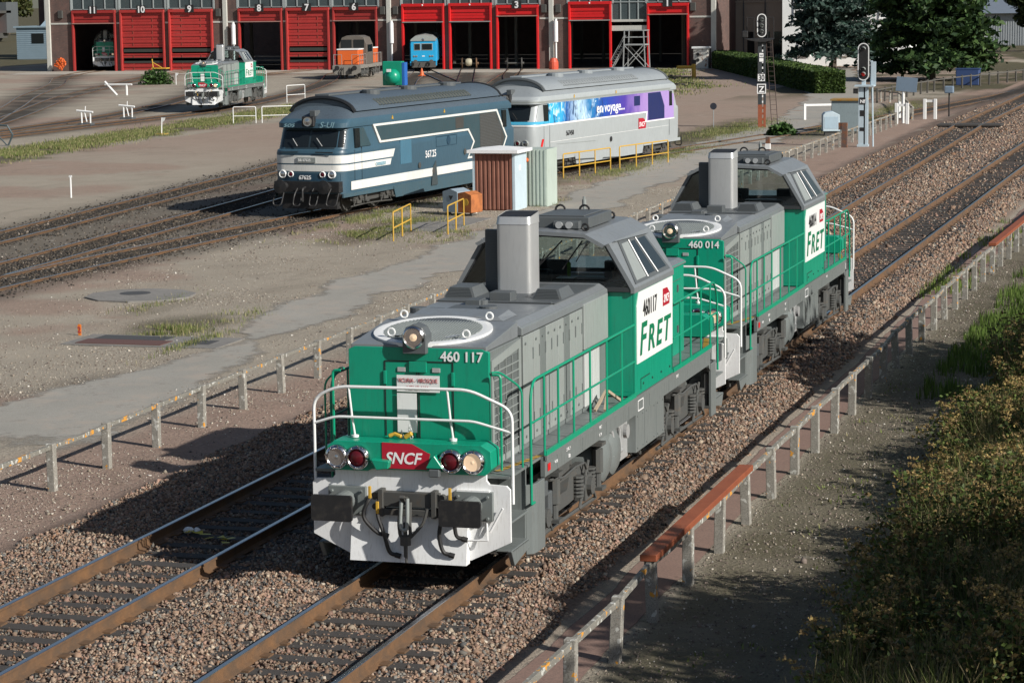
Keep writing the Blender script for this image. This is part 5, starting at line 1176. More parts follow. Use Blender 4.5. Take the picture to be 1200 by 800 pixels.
        for s in (-1, 1):
            side([(1.47, 2.24), (12.85, 2.24), (12.85, 3.10), (1.47, 3.10)], m, 'mural', t, 0.008, s)
            side([(12.85, 1.78), (16.3, 1.78), (16.3, 2.9), (15.55, 3.10), (12.85, 3.10)], mat('mauve_paint', (0.36, 0.25, 0.55), 0.4), 'mauve_panel', t, 0.006, s)
            side([(12.95, 1.80), (15.05, 1.80), (15.05, 2.4), (14.55, 3.08), (12.95, 3.08)], mat('navy_paint', (0.012, 0.02, 0.10), 0.4), 'navy_panel', t, 0.012, s)
            side([(12.70, 1.72), (16.35, 1.72), (16.35, 1.78), (12.70, 1.78)], WHITE, 'white_line', t, 0.015, s); side([(12.55, 1.72), (12.72, 1.72), (12.86, 2.23), (12.70, 2.23)], WHITE, 'white_line', t, 0.016, s)
            side([(11.2, 2.55), (11.95, 2.55), (11.95, 3.0), (11.2, 3.0)], mat('navy_paint', ()), 'window', t, 0.012, s)
            side([(1.6, 1.42), (15.6, 1.42), (15.6, 1.435), (1.6, 1.435)], WHITE, 'pale_seam', t, 0.004, s)
            side([(2.3, 1.30), (6.6, 1.2), (6.6, 1.215), (2.3, 1.315)], LGREY, 'seam', t, 0.004, s)
            side([(0.55, 1.2), (0.75, 1.2), (0.95, 1.6), (0.75, 1.6)], REDB, 'red_mark', t, 0.006, s)
            mb = MB(); mb.lathe([(0.12, 0), (0.12, 0.02), (0.05, 0.03), (0, 0.02)], (8.4, s*1.435, 1.18), (0, s, 0), 14); mb.build('filler_cap', BLACK, t)
        for s, xd in ((-1, (1, 0, 0)), (1, (-1, 0, 0))):
            x = (lambda v: v) if s < 0 else (lambda v: 16.8-v)
            lettering('en voyage...', 0.62, (x(6.7), s*1.445, 2.45), xd, (0, 0, 1), TXTW, t, 'mural_lettering', bold=0.008, sx=1.15, shear=0.1)
            lettering('567458', 0.30, (x(3.3), s*1.437, 1.62), xd, (0, 0, 1), TXTB, t, 'side_number', sx=0.95, bold=0.003)
            sncf_logo(t, (x(11.75), s*1.44, 1.45), xd, 0.95, 0.5)
        sncf_logo(t, (-0.03, 0.25, 1.68), (0, -1, 0), 0.6, 0.28)
    # headlights
    for y, k in ((1.02, 'w'), (0.68, 'r'), (-0.60, 'r'), (-0.96, 'w')):
        mb = MB(); r = 0.15 if k == 'w' else 0.115; mb.lathe([(r, -0.06), (r, 0.05), (r*.85, 0.08), (r*.8, 0.06)], (0.02+0.05*abs(y), y, 1.45), (-1, 0, 0), 20)
        h = mb.build('headlight' if k == 'w' else 'tail_light', WHITE if blue else LGREY, t, smooth=True)
        mb = MB(); mb.lathe([(r*.82, 0.05), (r*.5, 0.075), (0, 0.085)], (0.02+0.05*abs(y), y, 1.45), (-1, 0, 0), 18); mb.build('lens', LENSW if k == 'w' else LENSR, h, smooth=True)
    mb = MB(); mb.box(0.10, 0.30, -0.24, 0.24, 3.16, 3.52); sl = mb.build('spotlight', BLACK, t, bevel=0.02)
    mb = MB(); mb.lathe([(0.17, 0), (0.17, 0.03), (0.12, 0.02), (0.06, 0.05), (0, 0.06)], (0.10, 0, 3.34), (-1, 0, 0), 20); mb.build('lens', LENSW, sl, smooth=True)
    mb = MB(); mb.box(0.5, 0.9, -0.12, 0.12, 3.5, 3.72); mb.build('horn_box', DGREY, t, bevel=0.02)
    # raised arched roof section, rib grilles and walkway
    mb = MB(); A_ = [(y, 3.55+0.62*math.sqrt(max(0, 1-(y/1.32)**2))) for y in np.linspace(-1.30, 1.30, 21)]
    mb.prism(A_, 'x', 1.35, LL-1.5); mb.build('roof_cover', ROOF, t, smooth=True)
    for xe in (1.33, LL-1.48):
        mb = MB(); mb.tube([(xe, y, z-.02) for y, z in A_], 0.075, 6); mb.build('roof_arch', mat('black_arch', (.012, .014, .016), .5) if blue else DGREY, t, smooth=True)
    for s in (-1, 1):
        mb = MB()
        for i in range(30):
            x = 3.6+i*0.29; a0, a1 = math.radians(22), math.radians(46)
            pp = [(1.33*math.cos(a)+0.0, 3.55+0.63*math.sin(a)) for a in (a0, (a0+a1)/2, a1)]
            for q in range(2): mb.add([(x, s*pp[q][0], pp[q][1]), (x+0.23, s*pp[q][0], pp[q][1]+0.0), (x+0.23, s*pp[q+1][0], pp[q+1][1]), (x, s*pp[q+1][0], pp[q+1][1]),
                                       (x+0.06, s*(pp[q][0]+0.035), pp[q][1]+0.02), (x+0.06, s*(pp[q+1][0]+0.025), pp[q+1][1]+0.03)], [(0, 4, 5, 3), (4, 1, 2, 5), (0, 1, 4), (3, 5, 2)])
        mb.build('roof_louvres', mat('louvre_grey', (0.05, 0.06, 0.055), 0.6, dirt=0.6) if blue else mat('louvre_pale', (0.2, 0.22, 0.23), 0.5), t)
    mb = MB(); mb.box(2.2, LL-2.2, 0.15, 0.75, 4.16, 4.24)
    for x, y in ((8.8, 0.0), (12.6, 0.0), (5.0, -0.2)): mb.cyl((x, y, 4.1), (x, y, 4.3), 0.35, n=16)
    mb.build('roof_fittings', DGREY if blue else ROOF, t, bevel=0.02)
    for s in (-1, 1):
        mb = MB()
        for x in (4.2, 9.0): mb.prism([(x, 3.24), (x+0.1, 3.24), (x+0.05, 3.38)], 'y', min(s*1.42, s*1.45), max(s*1.42, s*1.45))
        mb.build('warning_sign', YEL, t)
    # underframe, skirts, buffers, hoses
    LOW = mat('dull_blue_skirt', (0.045, 0.09, 0.115), 0.55, dirt=0.6) if blue else BODY
    mb = MB()
    for s in (-1, 1):
        a, b = sorted((s*1.34, s*1.40)); mb.prism([(4.3, 0.76), (4.5, 0.30), (12.3, 0.30), (12.5, 0.76)], 'y', a, b)
        mb.prism([(0.05, 0.76), (0.05, 0.62), (4.3, 0.62), (4.3, 0.76)], 'y', a, b); mb.prism([(12.5, 0.76), (12.5, 0.62), (LL-.05, 0.62), (LL-.05, 0.76)], 'y', a, b)
    mb.build('skirt', LOW, t)
    mb = MB(); mb.box(4.5, 12.3, -1.2, 1.2, 0.3, 0.8); mb.box(0.05, LL-0.05, -1.25, 1.25, 0.66, 0.76)
    mb.box(-0.12, 0.35, -1.3, 1.3, 0.82, 1.2); mb.box(LL-.35, LL+.12, -1.3, 1.3, 0.82, 1.2); mb.prism([(0.1, 0.9), (0.1, 0.2), (0.35, 0.2), (0.35, 0.9)], 'y', -1.1, 1.1); mb.build('underframe', BLACK if blue else UNDER, t)
    bogie(t, 2.75, 2.3, 0.58, mt=UNDER); bogie(t, LL-2.75, 2.3, 0.58, mt=UNDER)
    for e, sg in ((0, -1), (LL, 1)):
        for y in (0.87, -0.87):
            mb = MB(); mb.cyl((e+sg*0.1, y, 1.03), (e+sg*0.5, y, 1.03), 0.14, 0.12, 16); mb.lathe([(0.22, 0), (0.25, 0.03), (0.25, 0.06), (0.0, 0.09)], (e+sg*0.46, y, 1.03), (sg, 0, 0), 20)
            mb.build('buffer', BLACK, t, smooth=True)
        for y, w in ((1.15, .25), (0.35, 0.2), (-0.3, 0.2), (-1.0, 0.3)):
            mb = MB(); mb.tube(bendpath([(e+sg*0.15, y, 0.95), (e+sg*0.4, y, 0.75), (e+sg*0.45, y+w*.3, 0.35), (e+sg*0.4, y-w, 0.33), (e+sg*0.2, y-w*1.1, 0.8)], 0.15, 4), 0.028, 6); mb.build('brake_hose', BLACK, t, smooth=True)
        mb = MB(); mb.tube(bendpath([(e+sg*0.15, 0.02, 1.0), (e+sg*0.4, 0.02, 0.95), (e+sg*0.4, 0.02, 0.5)], 0.08), 0.04, 6)
        mb.build('coupling_hook', BLACK, t, smooth=True)
    return t
bl = build_road_loco('blue and white road diesel with an arched roof and graffiti above its cab', 'blue', 16.6)
bl.location = (59.15, 22.35, -0.16); bl.rotation_euler = (0, 0, math.radians(-5.6))
gl = build_road_loco('silver grey road diesel with a blue and purple picture side panel', 'grey', 17.3)
gl.location = (77.75, 20.55, -0.16); gl.rotation_euler = (0, 0, math.radians(-8.3))
for o in (bl, gl):
    o.scale = (1, 1, 1)
# ============================================================ engine shed
SX = 235.0
def colr(name, c, **k): return mat(name, c, **k)
shed = thing('engine_shed', 'long brick engine shed with pale columns and numbered red doors', 'building', (SX, 84, YG))
def shp(mb, name, m, par=None, **k): return mb.build(name, m, par or shed, **k)
y0_ = 84.0
DOORS = [('11', 119.57, 114.12, 0), ('10', 113.59, 108.11, 1), ('9', 107.58, 102.21, 1), ('8', 99.11, 93.84, 0), ('7', 93.38, 88.26, 1), ('6', 87.86, 82.65, 0),
         ('', 79.78, 74.9, 2), ('', 74.36, 69.49, 2), ('3', 68.96, 64.2, 3), ('', 60.86, 56.12, 2), ('1', 52.19, 47.64, 3)]
HT = 10.5; ZD = 6.9
mb = MB()
edges = [122.9]+[v for d in DOORS for v in (d[1], d[2])]+[44.9]
holes = sorted([(d[2], d[1]) for d in DOORS]+[(52.19, 56.12)]); cur = 44.9
for a, b in holes:
    if a-cur > 0.05: mb.box(0, 0.45, cur-y0_, a-y0_, 0, ZD)
    cur = b
mb.box(0, 0.45, cur-y0_, 122.9-y0_, 0, ZD)
mb.split('brick_wall', BRICK, shed)
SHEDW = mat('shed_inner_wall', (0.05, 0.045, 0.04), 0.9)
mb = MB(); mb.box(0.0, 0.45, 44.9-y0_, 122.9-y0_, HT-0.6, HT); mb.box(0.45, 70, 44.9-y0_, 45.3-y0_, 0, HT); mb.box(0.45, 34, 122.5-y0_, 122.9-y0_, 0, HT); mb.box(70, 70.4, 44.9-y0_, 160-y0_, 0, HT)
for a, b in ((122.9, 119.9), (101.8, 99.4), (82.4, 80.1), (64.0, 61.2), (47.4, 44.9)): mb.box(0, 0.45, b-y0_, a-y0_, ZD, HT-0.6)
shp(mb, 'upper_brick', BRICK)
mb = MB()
for xa, xb in ((-.3, 14), (15.2, 34), (35.5, 54), (55.5, 70.6)): mb.box(xa, xb, 44.5-y0_, 123.3-y0_, HT, HT+0.3)  # slots added between roof panels so daylight reaches the dark interior
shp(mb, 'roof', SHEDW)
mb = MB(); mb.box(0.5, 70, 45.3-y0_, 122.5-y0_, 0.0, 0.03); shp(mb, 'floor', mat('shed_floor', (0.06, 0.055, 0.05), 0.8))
for yy in (122.6, 100.7, 81.3, 62.8, 45.0):
    mb = MB(); mb.box(-0.22, 0.1, yy-0.26-y0_, yy+0.26-y0_, 0, HT); shp(mb, 'column', PALECONC, bevel=0.03)
for a, b in ((122.3, 119.6), (102.2, 101.0), (100.4, 99.2), (82.6, 81.6), (81.0, 79.9), (64.1, 63.1), (62.5, 60.95), (47.6, 45.3), (88.2, 87.9), (93.8, 93.45), (108.05, 107.65), (114.05, 113.65)):
    mb = MB(); mb.box(-0.05, 0.0, b-y0_, a-y0_, 5.32, 5.5); shp(mb, 'concrete_band', PALECONC)
mb = MB()
for x in range(8, 50, 14):
    for yy in (114, 108, 101, 94, 88, 81, 74.6, 69.2, 62.8, 56, 50): mb.box(x, x+0.3, yy-0.15-y0_, yy+0.15-y0_, 0, HT)
mb.split('inner_column', mat('inner_column', (0.14, 0.135, 0.12), 0.9), shed)
WMET = mat('window_bar_paint', (0.30, 0.34, 0.34), 0.6)
WGL = mat('dirty_shed_glass', (0.055, 0.075, 0.08), 0.25, dirt=0.6, dirtcol=(0.11, 0.12, 0.12), streak=False, scale=0.7)
for i, (nm, a, b, kind) in enumerate(DOORS):
    A_, B_ = b-y0_, a-y0_; top = 6.55 if kind in (0, 1, 3) else 6.82
    rm = REDB if kind in (2, 3) else REDDOOR
    if nm in ('3', '1'): top = 6.55
    if nm in ('6',): rm = REDDOOR
    mb = MB(); mb.box(-0.28, 0.1, A_, A_+0.22, 0, top); mb.box(-0.28, 0.1, B_-0.22, B_, 0, top); mb.box(-0.29, 0.1, A_, B_, top, top+0.32)
    if kind in (0, 1): rm = mat('red_door_paint_%d' % i, tuple(q*(.82, 1.0, 1.12, .9, 1.05, .78, 1, 1, 1, 1, 1)[i] for q in (0.37, 0.030, 0.027)), 0.5, dirt=(.3, .55, .35, .5, .4, .6, .3, .3, .3, .3, .3)[i], var=.16, dirtcol=(.16, .05, .04))
    fr = shp(mb, 'door_frame', rm, bevel=0.02)
    lowz = 0.05 if kind == 1 else (5.45 if kind == 0 else 5.2)
    if nm == '3' or nm == '1': lowz = 5.75
    mb = MB(); z = top; rows = 0
    while z > lowz+0.05:
        h = min(0.34, z-lowz); mb.box(-0.04 if rows % 2 else 0.03, 0.12, A_+0.23, B_-0.23, z-h+0.02, z-0.01); mb.box(0.05, 0.1, A_+0.23, B_-0.23, z-h, z-h+0.02); z -= h; rows += 1
    dr = mb.build('roller_door', rm, fr)
    if kind == 1:
        for z0_, z1_ in ((1.95, 2.65), (0.9, 1.5)):
            mb = MB(); mb.box(-0.04, 0.0, A_+0.35, B_-0.3, z0_, z1_)
            mb.build('door_window', mat('dark_door_panel', (0.04, 0.045, 0.04), 0.4), fr)
        for yy in (0.28, 0.72):
            mb = MB(); mb.box(-0.03, -0.005, A_+(B_-A_)*yy-0.03, A_+(B_-A_)*yy+0.03, 0.1, 6.2); mb.build('door_strut', mat('faded_red', (0.30, 0.07, 0.05)), fr)
    mb = MB(); mb.box(-0.34, 0.0, A_+0.1, B_-0.1, lowz-0.10, lowz) if kind != 1 else mb.box(-0.05, 0.0, A_+.3, B_-.3, 0.02, .12)
    mb.build('door_edge', mat('faded_pink', (0.36, 0.2, 0.17)) if kind != 2 else mat('pale_edge', (0.3, 0.28, 0.27)), fr)
    if nm:
        mb = MB(); c = (A_+B_)/2; mb.box(-0.36, -0.30, c-0.52, c+0.52, top-0.06, top+0.80); sg = mb.build('number_sign', BLACK, fr)
        lettering(nm, 1.0, (-0.36, c, top+0.02), (0, -1, 0), (0, 0, 1), TXTW, sg, 'lettering', align='CENTER', bold=0.03)
    else:
        mb = MB(); mb.lathe([(0.10, 0), (0, 0.05)], (-0.3, (A_+B_)/2, top+0.15), (-1, 0, 0), 10); mb.build('door_lamp', WHITE, fr)
    # glazing above
    mb = MB(); mb.box(0.1, 0.16, A_-0.02, B_+0.02, 6.95, HT-0.6); w = shp(mb, 'window', WGL)
    mb = MB()
    for k in range(5): yy = A_+(B_-A_)*k/4; mb.box(0.02, 0.1, yy-0.05, yy+0.05, 6.95, HT-0.6)
    for z in (6.95, 8.6): mb.box(0.02, 0.1, A_, B_, z, z+0.08)
    mb.box(-0.02, 0.1, A_-0.22, A_-0.04, 6.9, HT-0.6); mb.box(-0.02, 0.1, B_+0.04, B_+0.22, 6.9, HT-0.6)
    mb.build('window_frame', WMET, w)
# glazed bay between the bright door and door 1, open below
mb = MB(); A_, B_ = 52.25-y0_, 56.1-y0_; mb.box(0.1, 0.16, A_, B_, 5.2, HT-0.6); w = shp(mb, 'window', WGL)
mb = MB()
for k in range(5): yy = A_+(B_-A_)*k/4; mb.box(0.02, 0.1, yy-0.05, yy+0.05, 5.2, HT-0.6)
mb.box(0.0, 0.1, A_, B_, 7.0, 7.1); mb.build('window_frame', WMET, w)
mb = MB(); mb.box(-0.1, 0.2, A_, B_, 4.95, 5.2); mb.box(-0.02, 0.25, A_, B_, 4.0, 4.55); shp(mb, 'lintel', PALECONC)
mb = MB()
for yy in (121.0, 101.5, 82.0, 80.5, 63.6, 47.2, 62.0):
    mb.box(-0.25, 0.0, yy-0.3-y0_, yy+0.3-y0_, 6.0, 6.9)
shp(mb, 'hopper', UNDER, bevel=0.05)
for yy in (99.6, 80.9, 62.2):       # pale exhaust downpipes beside the doors
    mb = MB(); mb.cyl((-0.45, yy-y0_, 2.9), (-0.45, yy-y0_, 5.1), 0.24, n=14); mb.cyl((-0.45, yy-y0_, 5.1), (-0.45, yy-y0_, 5.35), 0.16, n=12); mb.cyl((-0.4, yy-y0_, 0), (-0.4, yy-y0_, 2.9), 0.10, n=10); shp(mb, 'downpipe', DWHITE, smooth=True)
# things in the doorways
def loc(o, x, y, z=YG, r=0): o.location = (x, y, z); o.rotation_euler = (0, 0, r); return o
CY = mat('railcar_cyan', (0.012, 0.30, 0.56), 0.4)
t = thing('railcar', 'bright blue railcar standing in the doorway second from the wall of door 6', 'railcar', (227.6, 74.9, YG+.09), math.radians(17))
def rc_ring(x, w, zb, zt): return [(w, zb), (w, 2.9*zt), (w*0.93, 3.3*zt), (w*0.6, 3.62*zt), (0, 3.75*zt), (-w*0.6, 3.62*zt), (-w*0.93, 3.3*zt), (-w, 2.9*zt), (-w, zb)]
mb = MB(); mb.prism(rc_ring(0, 1.42, 0.95, 1.0), 'x', 0.25, 25); mb.prism([(y*0.95, z) for y, z in rc_ring(0, 1.42, 1.0, .985)], 'x', 0, 0.25); mb.build('body', CY, t, bevel=0.03)
mb = MB(); mb.prism([(1.36, 3.15), (1.3, 3.33), (0.84, 3.68), (0, 3.82), (-0.84, 3.68), (-1.3, 3.33), (-1.36, 3.15)], 'x', -0.1, 25); mb.build('roof', LGREY, t)
for a, b in ((0.28, 1.0), (-1.0, 0.2)):
    mb = MB(); mb.box(-0.03, 0.01, a, b, 2.15, 2.9); f = mb.build('windscreen_frame', LGREY, t, bevel=0.01); mb = MB(); mb.box(-0.05, -0.02, a+0.07, b-0.07, 2.22, 2.83); mb.build('windscreen', DGLASS, f)
for y in (0.98, 0.72, -0.72, -0.98): mb = MB(); mb.lathe([(0.11, 0), (0.11, 0.05), (0, 0.06)], (0, y, 1.55), (-1, 0, 0), 14); mb.build('headlight', LENSW, t, smooth=True)
mb = MB(); mb.box(-0.02, 0.02, -.14, .14, 1.5, 1.6); mb.build('front_plate', WHITE, t)
mb = MB(); mb.lathe([(0.14, 0), (0.14, 0.08), (0, 0.1)], (-0.05, 0, 3.3), (-1, 0, 0), 14); mb.build('spotlight', CHROME, t)
mb = MB(); mb.box(0.0, 24, -1.25, 1.25, 0.35, 0.95)
for y in (-0.85, 0.85): mb.lathe([(0.1, 0), (0.1, .3), (0.24, 0.32), (0.24, 0.38), (0, 0.4)], (0, y, 0.95), (-1, 0, 0), 14)
for y in (-0.4, 0.3): mb.tube([(-.05, y, .9), (-.25, y, .6), (-.2, y+.1, .35)], .04, 6)
mb.build('underframe', UNDER, t); 
for x in (2, 4.2): wheelset_part(t, x)
mb = MB()
for s in (-1, 1): mb.prism([(0.05, 1.0), (0.05, 0.55), (0.5, 0.6), (0.9, 1.0)], 'y', min(s*1.3, s*1.42), max(s*1.3, s*1.42))
mb.build('skirt', CY, t)
for yy, lab in ((71.5, 'spare axle with a pale round gearbox in the doorway right of the blue railcar'), (66.4, 'bare spare axle standing before the doorway marked 3')):
    t = thing('wheelset', lab, 'wheelset', (233.0, yy, YG+.09), math.radians(17), 'spare axles before the shed doors')
    for s in (-1, 1):
        mb = MB(); mb.lathe([(0.62, -0.07), (0.62, -.04), (0.58, -.04), (0.57, 0.05), (0.5, 0.06), (0.45, 0.02), (0.15, 0.02), (0.12, 0.25), (0, 0.25)], (0, s*0.78, 0.6), (0, s, 0), 22); mb.build('wheel', UNDER if yy < 70 else RUSTRAIL, t, smooth=True)
    mb = MB(); mb.cyl((0, -0.78, 0.6), (0, 0.78, 0.6), 0.1); mb.build('axle', UNDER, t)
    if yy > 70: mb = MB(); mb.lathe([(0, -0.35), (0.35, -0.3), (0.42, -.1), (0.42, .15), (0.3, .35), (0, .38)], (0, 0.05, 0.72), (0, 1, 0), 14); mb.build('gearbox', mat('cream_casting', (0.4, 0.36, 0.26), 0.6), t, smooth=True)
# orange shunter
t = thing('shunting_locomotive', 'orange and grey shunting locomotive coming out of the doorway marked 6', 'locomotive', (204.5, 75.0, YG+.09), math.radians(8))
mb = MB(); mb.box(0.0, 10.5, -1.35, 1.35, 0.95, 1.3); mb.prism([(1.4, 1.25), (1.4, 0.6), (0.9, 0.35), (-0.9, 0.35), (-1.4, 0.6), (-1.4, 1.25)], 'x', -0.05, 0.05); mb.build('frame', mat('grimy_grey', (0.2, 0.19, 0.17), 0.7, dirt=0.7, streak=False), t)
mb = MB(); mb.box(0.6, 3.0, -1.05, 1.05, 1.3, 2.75); mb.box(6.0, 10.0, -1.05, 1.05, 1.3, 2.75); mb.build('hood', ORG, t, bevel=0.06)
mb = MB(); mb.box(0.55, 10.05, -1.08, 1.08, 2.75, 2.86); mb.build('hood_top', DWHITE, t)
mb = MB(); mb.prism([(1.4, 1.3), (1.4, 3.2), (1.1, 3.9), (0.6, 4.1), (-.6, 4.1), (-1.1, 3.9), (-1.4, 3.2), (-1.4, 1.3)], 'x', 3.0, 6.0); mb.build('cab', mat('grimy_brown', (0.11, 0.095, 0.08), 0.6), t, bevel=0.02)
for a, b in ((0.1, 1.15), (-1.15, -0.1)): mb = MB(); mb.box(2.95, 3.0, a, b, 2.9, 3.7); mb.build('window', DGLASS, t)
for s in (-1, 1): mb = MB(); mb.box(3.4, 5.6, min(s*1.4, s*1.42), max(s*1.4, s*1.42), 2.5, 3.2); mb.build('window', DGLASS, t)
mb = MB()
for s in (-1, 1):
    mb.tube([(0.1, s*1.3, 2.3), (3.0, s*1.3, 2.3)], 0.03, 5); mb.tube([(0.1, s*1.3, 1.8), (3.0, s*1.3, 1.8)], 0.025, 5); mb.tube([(6.0, s*1.3, 2.3), (10.3, s*1.3, 2.3)], 0.03, 5)
    for x in (0.1, 1, 2, 3, 6, 7.4, 8.8, 10.3): mb.tube([(x, s*1.3, 1.3), (x, s*1.3, 2.3)], 0.025, 5)
for y in (-1.3, -0.5, 0.5, 1.3): mb.tube([(0.08, y, 1.3), (0.08, y, 2.3)], 0.025, 5)
mb.tube([(0.08, -1.3, 2.3), (0.08, -.5, 2.3)], .025, 5); mb.tube([(0.08, .5, 2.3), (0.08, 1.3, 2.3)], .025, 5)
mb.build('handrail', LGREY, t)
for y in (-0.87, 0.87): mb = MB(); mb.cyl((-.05, y, 1.02), (-.4, y, 1.02), .13); mb.cyl((-.4, y, 1.02), (-.48, y, 1.02), .24, n=18); mb.build('buffer', BLACK, t)
mb = MB()
for y in (-.5, -.3, .3, .5): mb.tube([(-.05, y, 1.05), (-.25, y, .8), (-.2, y, .4)], .04, 6)
mb.build('hose', BLACK, t); bogie(t, 2.4, 1.8, .5); bogie(t, 8.0, 1.8, .5)
# steel access tower, yellow bollard, oil pumps etc.
t = thing('access_tower', 'grey steel access stair tower standing at the glazed bay by door 1', 'access tower', (230.5, 52.4, YG))
GALV = mat('galvanised_steel', (0.36, 0.38, 0.38), 0.5, 0.3)
mb = MB()
for x in (-1.0, 1.0):
    for y in (-1.3, 1.1): mb.tube([(x, y, 0), (x, y*0.85, 4.1)], 0.07, 4)
    mb.tube([(x, -1.2, 0.3), (x, 1.0, 2.6)], 0.05, 4); mb.tube([(x, 1.1, 0.3), (x, -1.1, 2.6)], 0.05, 4)
    for z in (2.6, 3.4, 4.1): mb.tube([(x, -1.2, z), (x, 1.0, z)], 0.06, 4)
for y in (-1.2, 1.0):
    for z in (2.6, 4.1): mb.tube([(-1, y, z), (1, y, z)], 0.06, 4)
mb.build('tower_frame', GALV, t)
mb = MB(); mb.box(-1, 1, -1.15, 1.0, 2.6, 2.68); mb.build('platform', GALV, t)
mb = MB()
for s in (-0.8, -0.1): mb.tube([(s, 2.5, 0), (s, 1.0, 2.6)], 0.06, 4); mb.tube([(s, 2.5, 1.0), (s, 1.0, 3.6)], 0.04, 4)
for i in range(9): z = 0.25+i*0.27; mb.box(-0.8, -0.1, 2.4-i*0.15, 2.6-i*0.15, z, z+0.04)
mb.build('ladder', GALV, t)
t = thing('bollard', 'yellow hydrant with a black head before door 1', 'hydrant', (205, 40.5, YG)); mb = MB(); mb.cyl((0, 0, 0), (0, 0, 1.3), 0.2); mb.cyl((0, 0, 1.0), (0, 1.6, 1.0), 0.16); mb.build('pipe', YEL, t); mb = MB(); mb.cyl((0, 0, 1.3), (0, 0, 1.7), 0.22); mb.build('cap', BLACK, t)
t = thing('fuel_pump', 'white and rusty pump cabinet at the right corner of the brick shed', 'pump', (233.5, 46.0, YG))
mb = MB(); mb.box(-0.4, 0.4, -0.8, 0.8, 0, 2.1); mb.build('cabinet', mat_rust('white_rusty', (0.55, 0.54, 0.5), amt=(.55, .62)), t, bevel=0.05); mb = MB(); mb.box(-.5, .5, -.95, .95, 2.1, 2.3); mb.build('lid', DWHITE, t); 
for z in (0.9, 1.5): mb = MB(); mb.cyl((-.4, 0.3, z), (-.46, 0.3, z), .18); mb.build('dial', BLACK, t)
# green tank with blue side
t = thing('fuel_tank', 'green round-ended tank with a blue side panel beyond the blue locomotive', 'tank', (183, 62.7, YG))
mb = MB(); mb.box(-0.1, 0.7, -.9, .9, 0.2, 2.3); mb.build('casing', GREEN, t, bevel=0.05)
mb = MB(); mb.lathe([(0, -.7), (.4, -.62), (0.62, -.4), (.7, -.1), (.7, 0)], (-.1, -.05, .95), (1, 0, 0), 20); mb.build('tank_end', GREEN, t, smooth=True)
mb = MB(); mb.box(-0.1, 0.7, -1.15, -.92, 0.2, 2.2); mb.build('side_panel', mat('mid_blue_paint', (0.02, 0.12, 0.42), 0.45), t)
mb = MB(); mb.box(-0.86, -0.80, -.15, .25, 1.4, 1.65); mb.build('label_plate', WHITE, t)
t = thing('safety_cone', 'orange marker cone standing on the ballast beside the green tank', 'cone', (214, 70.5, YG)); mb = MB(); mb.cyl((0, 0, 0), (0, 0, .8), .28, .04, 14); mb.box(-.3, .3, -.3, .3, 0, .05); mb.build('cone', ORG, t)
t = thing('red_barrel', 'red and white drum by the downpipe between the bright red doors', 'drum', (232.5, 61.9, YG)); mb = MB(); mb.lathe([(0.5, 0), (0.52, .4), (.5, .8), (.35, 1.2), (0, 1.25)], (0, 0, 0), (0, 0, 1), 14); mb.build('drum', mat('faded_red_drum', (0.55, 0.08, 0.04), .5), t)
t = thing('orange_heap', 'bundle of orange netting against the brick wall left of door 11', 'netting', (234.2, 120.8, YG)); mb = MB()
for i in range(16):
    a = rng.uniform(0, 6.28); mb.tube([(rng.uniform(-.3, .1), .8*math.cos(a+q)*rng.uniform(.05, 1), .85+.8*math.sin(a+q)*rng.uniform(.05, 1)) for q in np.linspace(0, 2.6, 7)], .09, 5)
mb.build('netting', ORG, t)
t = thing('trolley', 'small yellow trolley beside the frame of door 10', 'trolley', (233, 107.9, YG)); mb = MB(); mb.box(-.5, .5, -.9, .9, .3, .42); mb.tube([(0, .9, .4), (0, 1.0, 1.4)], .06); mb.tube([(0, -.2, .4), (0, .9, 1.0)], .05); mb.build('deck', YEL, t)
for y in (-.6, .6): mb = MB(); mb.cyl((-.4, y, .2), (.4, y, .2), .2); mb.build('wheel', BLACK, t)
# blue sided hut, annex wall and orange wagon at far left
t = thing('site_hut', 'pale blue boarded hut beside the left end of the brick shed', 'hut', (290, 152.5, YG))
HUT = mat('pale_blue_boards', (0.27, 0.36, 0.42), 0.6)
mb = MB(); mb.box(0, 6, -4.2, 3.9-.6, 0, 4.4)
for i in range(16): mb.box(-0.05, 0, -4.2, 3.3, .1+i*.27, .25+i*.27)
mb.build('wall', HUT, t); mb = MB(); mb.box(-0.06, 0.1, -0.9, 1.0, 2.2, 3.6); mb.build('window', DGLASS, t)
mb = MB(); mb.box(-0.08, 0.1, -2.8, -1.4, 0, 3.7); d = mb.build('door', LGREY, t); mb = MB(); mb.box(-.1, -.07, -2.6, -1.6, 2.2, 3.5); mb.build('door_window', DGLASS, d)
mb = MB(); mb.box(-.3, 6.3, -4.5, 3.6, 4.4, 4.6); mb.prism([(-.2, 4.6), (6.2, 4.6), (6.2, 7.2), (5, 7.2)], 'y', -4.4, -0.5); mb.build('roof', HUT, t)
t = thing('brick_annex', 'brick annex wall rising behind the pale blue hut', 'building', (300, 150, YG)); mb = MB(); mb.box(0, 12, -13, 6.2, 0, 13); mb.build('wall', BRICK, t); mb = MB(); mb.box(-.2, .2, 5.6, 6.4, 0, 13); mb.build('column', PALECONC, t); mb = MB(); mb.box(-.3, 12.3, -13.2, 6.6, 13, 13.4); mb.build('roof', SHEDW, t)
t = thing('works_wagon', 'orange works vehicle standing far away at the left edge', 'wagon', (430, 240, YG)); mb = MB(); mb.box(0, 4, -3.6, 3.2, 1.8, 5.6); mb.build('orange_body', ORG, t, bevel=.15); mb = MB(); mb.box(-1, 6, -6, 5, 5.8, 6.3); mb.box(-1, 6, -5, 5, .8, 1.8); mb.build('dark_frame', UNDER, t)
mb = MB(); mb.box(4, 9, -6, 6, 1.8, 8); mb.build('rear_body', DGREY, t)
for y in (-3.6, 3.6): mb = MB(); mb.cyl((0, y, .8), (5, y, .8), .8); mb.build('wheel', BLACK, t)
